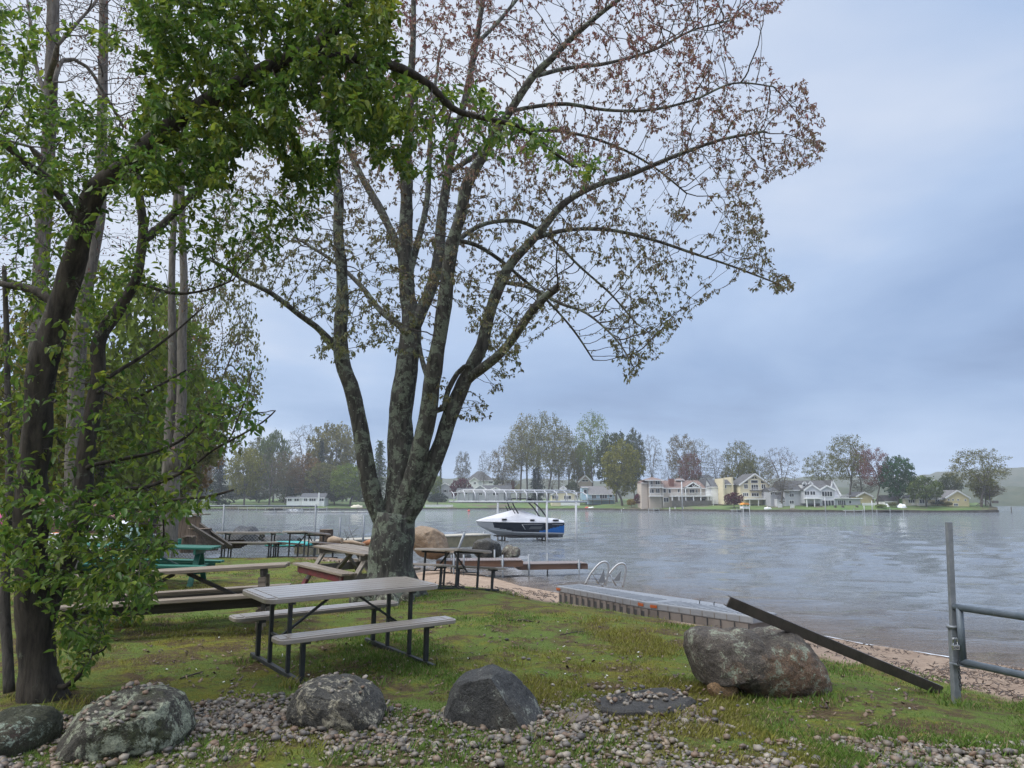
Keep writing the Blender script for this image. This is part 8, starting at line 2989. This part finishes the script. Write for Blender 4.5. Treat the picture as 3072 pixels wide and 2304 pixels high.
# taller tufts round the stones, posts and table feet
tuft = [gpt(*q) for q in [(2110, 2108), (2180, 2100), (2240, 2108), (2330, 2116), (2420, 2120), (2470, 2112), (2500, 2095), (2830, 2095), (2862, 2120), (2890, 2118), (2800, 2075), (1325, 2190), (1345, 2150), (1600, 2215),
        (1660, 2190), (870, 2060), (1165, 2150), (1120, 2060), (240, 2110), (180, 2130), (150, 2150), (145, 2095), (60, 2095), (905, 2058), (720, 1990), (1340, 1996), (1110, 1935), (1700, 2170), (1760, 2150), (2080, 2145),
        (560, 2180), (600, 2240), (1500, 1990), (1560, 2002), (1620, 2050), (1440, 2010), (760, 1895), (700, 1893), (1450, 2240), (1820, 2230), (2050, 2200), (2300, 2225), (950, 2255), (1100, 2260), (1250, 2250), (2450, 2215), (2660, 2225), (2950, 2235), (640, 2275), (820, 2270), (1000, 2290), (1380, 2280), (1600, 2270), (1750, 2265)]]
tp = np.concatenate([np.stack([gg.normal(q[0], .07, 46), gg.normal(q[1], .06, 46), np.full(46, q[2])], -1) for q in tuft])
tp[:, 2] = ground_z(tp[:, 0], tp[:, 1])
pw = np.concatenate([pw, tp]); nt_ = len(tp); nb_ = len(pw)
lush = np.concatenate([lush, np.full(nt_, 1.7)]); den = np.concatenate([den, np.zeros(nt_)])
rr_ = np.hypot(pw[:, 0], pw[:, 1])
h = (.013 + .028 * lush) * gg.uniform(.6, 1.4, nb_) * np.where(den > .1, 1.25, 1.0)
w = np.clip(.0016 + .00030 * rr_, .0022, .009)
a = gg.uniform(0, 2 * PI, nb_); lean = gg.uniform(.15, .9, nb_) * h
bx0 = np.stack([np.cos(a), np.sin(a), 0 * a], -1); sd = np.stack([-np.sin(a), np.cos(a), 0 * a], -1)
base_ = pw - [0, 0, .004]
v = np.stack([base_ - sd * w[:, None], base_ + sd * w[:, None], base_ + bx0 * (lean * .4)[:, None] + [0, 0, 1] * (h * .62)[:, None] + sd * (w * .7)[:, None],
              base_ + bx0 * lean[:, None] + [0, 0, 1] * h[:, None]], 1)
f = (np.arange(nb_)[:, None, None] * 4 + np.array([[0, 1, 2], [0, 2, 3]])[None]).reshape(-1, 3)
mossy = np.clip((fbm(pw[:, :2], .75, 131, 4) - .47) * 7, 0, 1)[:, None]
c = np.array([0.105, 0.175, 0.028]) * (1 - mossy) + np.array([0.205, 0.195, 0.038]) * mossy
dry = (gg.uniform(0, 1, nb_) < .13)[:, None]
c = np.where(dry, np.array([0.27, 0.22, 0.11]), c) * gg.uniform(.65, 1.35, (nb_, 1))
GRM = leaf_mat('grass_blade', .30, .6)
o = mesh_np('grass', v.reshape(-1, 3), f, GRM, None, False, np.repeat(c, 4, 0))
tag(o, 'short mossy grass of the lakeside lawn', kind='stuff')
print('grass', nb_)

# wood chips, beach litter, petals
def litter(name, label, poly, n_, ls, ws, cols, seed, zoff=.006, mat=None, rnd=.35, mask=None):
    g_ = np.random.default_rng(seed)
    pts = []
    xs = [p[0] for p in poly]; ys = [p[1] for p in poly]
    x = g_.uniform(min(xs), max(xs), n_ * 3); y = g_.uniform(min(ys), max(ys), n_ * 3)
    kk = in_poly(x, y, poly); x, y = x[kk][:n_], y[kk][:n_]
    d_ = _f[None] + ((x - 1536) / FPX)[:, None] * _r + ((1152 - y) / FPX)[:, None] * _u
    t_ = (1.0 - EYE[2]) / d_[:, 2]
    p = EYE + d_ * t_[:, None]
    for _ in range(6):
        t_ = t_ + (ground_z(p[:, 0], p[:, 1]) - p[:, 2]) / d_[:, 2] * .7
        p = EYE + d_ * t_[:, None]
    if mask is not None:
        kk = mask(p, g_); p = p[kk]
    m_ = len(p)
    a = g_.uniform(0, 2 * PI, m_)
    u_ = np.stack([np.cos(a), np.sin(a), g_.normal(0, rnd, m_)], -1); s_ = np.stack([-np.sin(a), np.cos(a), g_.normal(0, rnd, m_)], -1)
    L_ = (ls * g_.uniform(.5, 1.5, m_))[:, None]; W2 = (ws * g_.uniform(.5, 1.5, m_))[:, None]
    p = p + [0, 0, zoff]
    up = np.array([0, 0, .005])
    v = np.stack([p - u_ * L_ - s_ * W2, p + u_ * L_ - s_ * W2 * .6, p + u_ * L_ * .9 + s_ * W2, p - u_ * L_ * .8 + s_ * W2 * .8], 1)
    v2 = v + up
    vv = np.concatenate([v, v2], 1).reshape(-1, 3)
    q0 = np.array([[4, 5, 6, 7], [0, 1, 5, 4], [1, 2, 6, 5], [2, 3, 7, 6], [3, 0, 4, 7]])
    f_ = (np.arange(m_)[:, None, None] * 8 + q0[None]).reshape(-1, 4)
    cc = np.array(cols)[g_.integers(0, len(cols), m_)] * g_.uniform(.7, 1.3, (m_, 1))
    o_ = mesh_np(name, vv, f_, mat or PEBM, None, False, np.repeat(cc, 8, 0))
    return tag(o_, label, kind='stuff')


litter('wood_chips', 'brown wood chips spread under the far picnic tables', CHIPS, 9000, .045, .016, [(0.26, 0.19, 0.13), (0.17, 0.115, 0.08), (0.33, 0.26, 0.19), (0.11, 0.075, 0.055)], 3)
BEACH = [(1300, 1745), (1660, 1775), (1690, 1820), (1600, 1800), (1330, 1762)]
BEACH2 = [(1990, 1868), (2270, 1885), (2440, 1905), (2800, 1968), (3100, 2012), (3100, 2110), (2879, 2062), (2439, 1962), (2250, 1905)]
LC = [(0.075, 0.045, 0.028), (0.050, 0.032, 0.022), (0.11, 0.07, 0.045)]


def clump(p, g_):
    return g_.uniform(0, 1, len(p)) < np.clip((fbm(p[:, :2], 1.3, 201, 4) - .45) * 6, .03, 1)


litter('beach_litter', 'dark twigs and leaf litter washed up on the sand', BEACH2, 2400, .035, .006, LC, 4, mask=clump)
litter('beach_litter', 'dark litter on the sand near the brown dock', BEACH, 900, .05, .008, LC, 5, mask=clump)
LAWN = [(420, 1900), (1250, 1830), (1900, 1880), (2500, 2000), (2800, 2110), (2600, 2200), (1700, 2110), (900, 2070), (400, 2060)]
litter('fallen_petals', 'tiny white petals fallen on the lawn', LAWN, 70, .008, .006, [(0.75, 0.74, 0.70)], 6, .018)
litter('leaf_litter', 'small brown leaf scraps scattered over the lawn', LAWN, 900, .016, .010, [(0.13, 0.085, 0.05), (0.08, 0.05, 0.035), (0.19, 0.13, 0.08)], 7, .012)
# fallen sticks and stray stones
STK = M('wet_bark_stick', (0.030, 0.022, 0.018), (0.055, 0.042, 0.034), 9, .8)
for i, (a, c, lab) in enumerate([((1525, 1863), (1603, 1868), 'thick dark stick on the lawn left of the raft'), ((1680, 1908), (1757, 1896), 'dark crooked stick lying on the bare patch'),
                                 ((1453, 1881), (1482, 1884), 'short dark stick left of the thick stick'), ((1330, 1831), (1382, 1836), 'thin stick right of the maple roots'),
                                 ((540, 2040), (610, 2018), 'thin dark stick on the moss left of the foreground table'), ((2750, 2240), (2840, 2275), 'thin dry stick across the gravel at lower right')]):
    p0, p1 = gpt(*a), gpt(*c)
    mid = (p0 + p1) / 2 + np.array([.03, .02, .012])
    o = MB().tube([p0 + [0, 0, .012], mid + [0, 0, .008], p1 + [0, 0, .010]], [.010 if i == 0 else .006, .013 if i == 0 else .007, .004], 6).build('fallen_stick', STK)
    tag(o, lab, 'stick', 'sticks fallen on the grass')
for i, (a, s, lab) in enumerate([((1705, 1980), .035, 'pale round stone alone on the lawn'), ((1570, 1978), .028, 'small grey stone, left of a pair on the lawn'), ((1586, 1981), .026, 'small flat stone, right of a pair on the lawn'),
                                 ((1520, 1922), .032, 'dark flat stone on the yellow moss patch'), ((1678, 2084), .034, 'pinkish stone between pointed boulder and slab')]):
    p = gpt(*a)
    o = mesh_np('stone', PSH[i] * s, F1, PEBM, None, True, np.repeat((PCOL[[7, 1, 3, 3, 10][i]] * (1.2 if i != 3 else .5))[None], len(V1), 0))
    o.location = p + np.array([0, 0, s * .4])
    tag(o, lab, 'stone', 'stray stones on the lawn')
# bare soil mound at the gate post
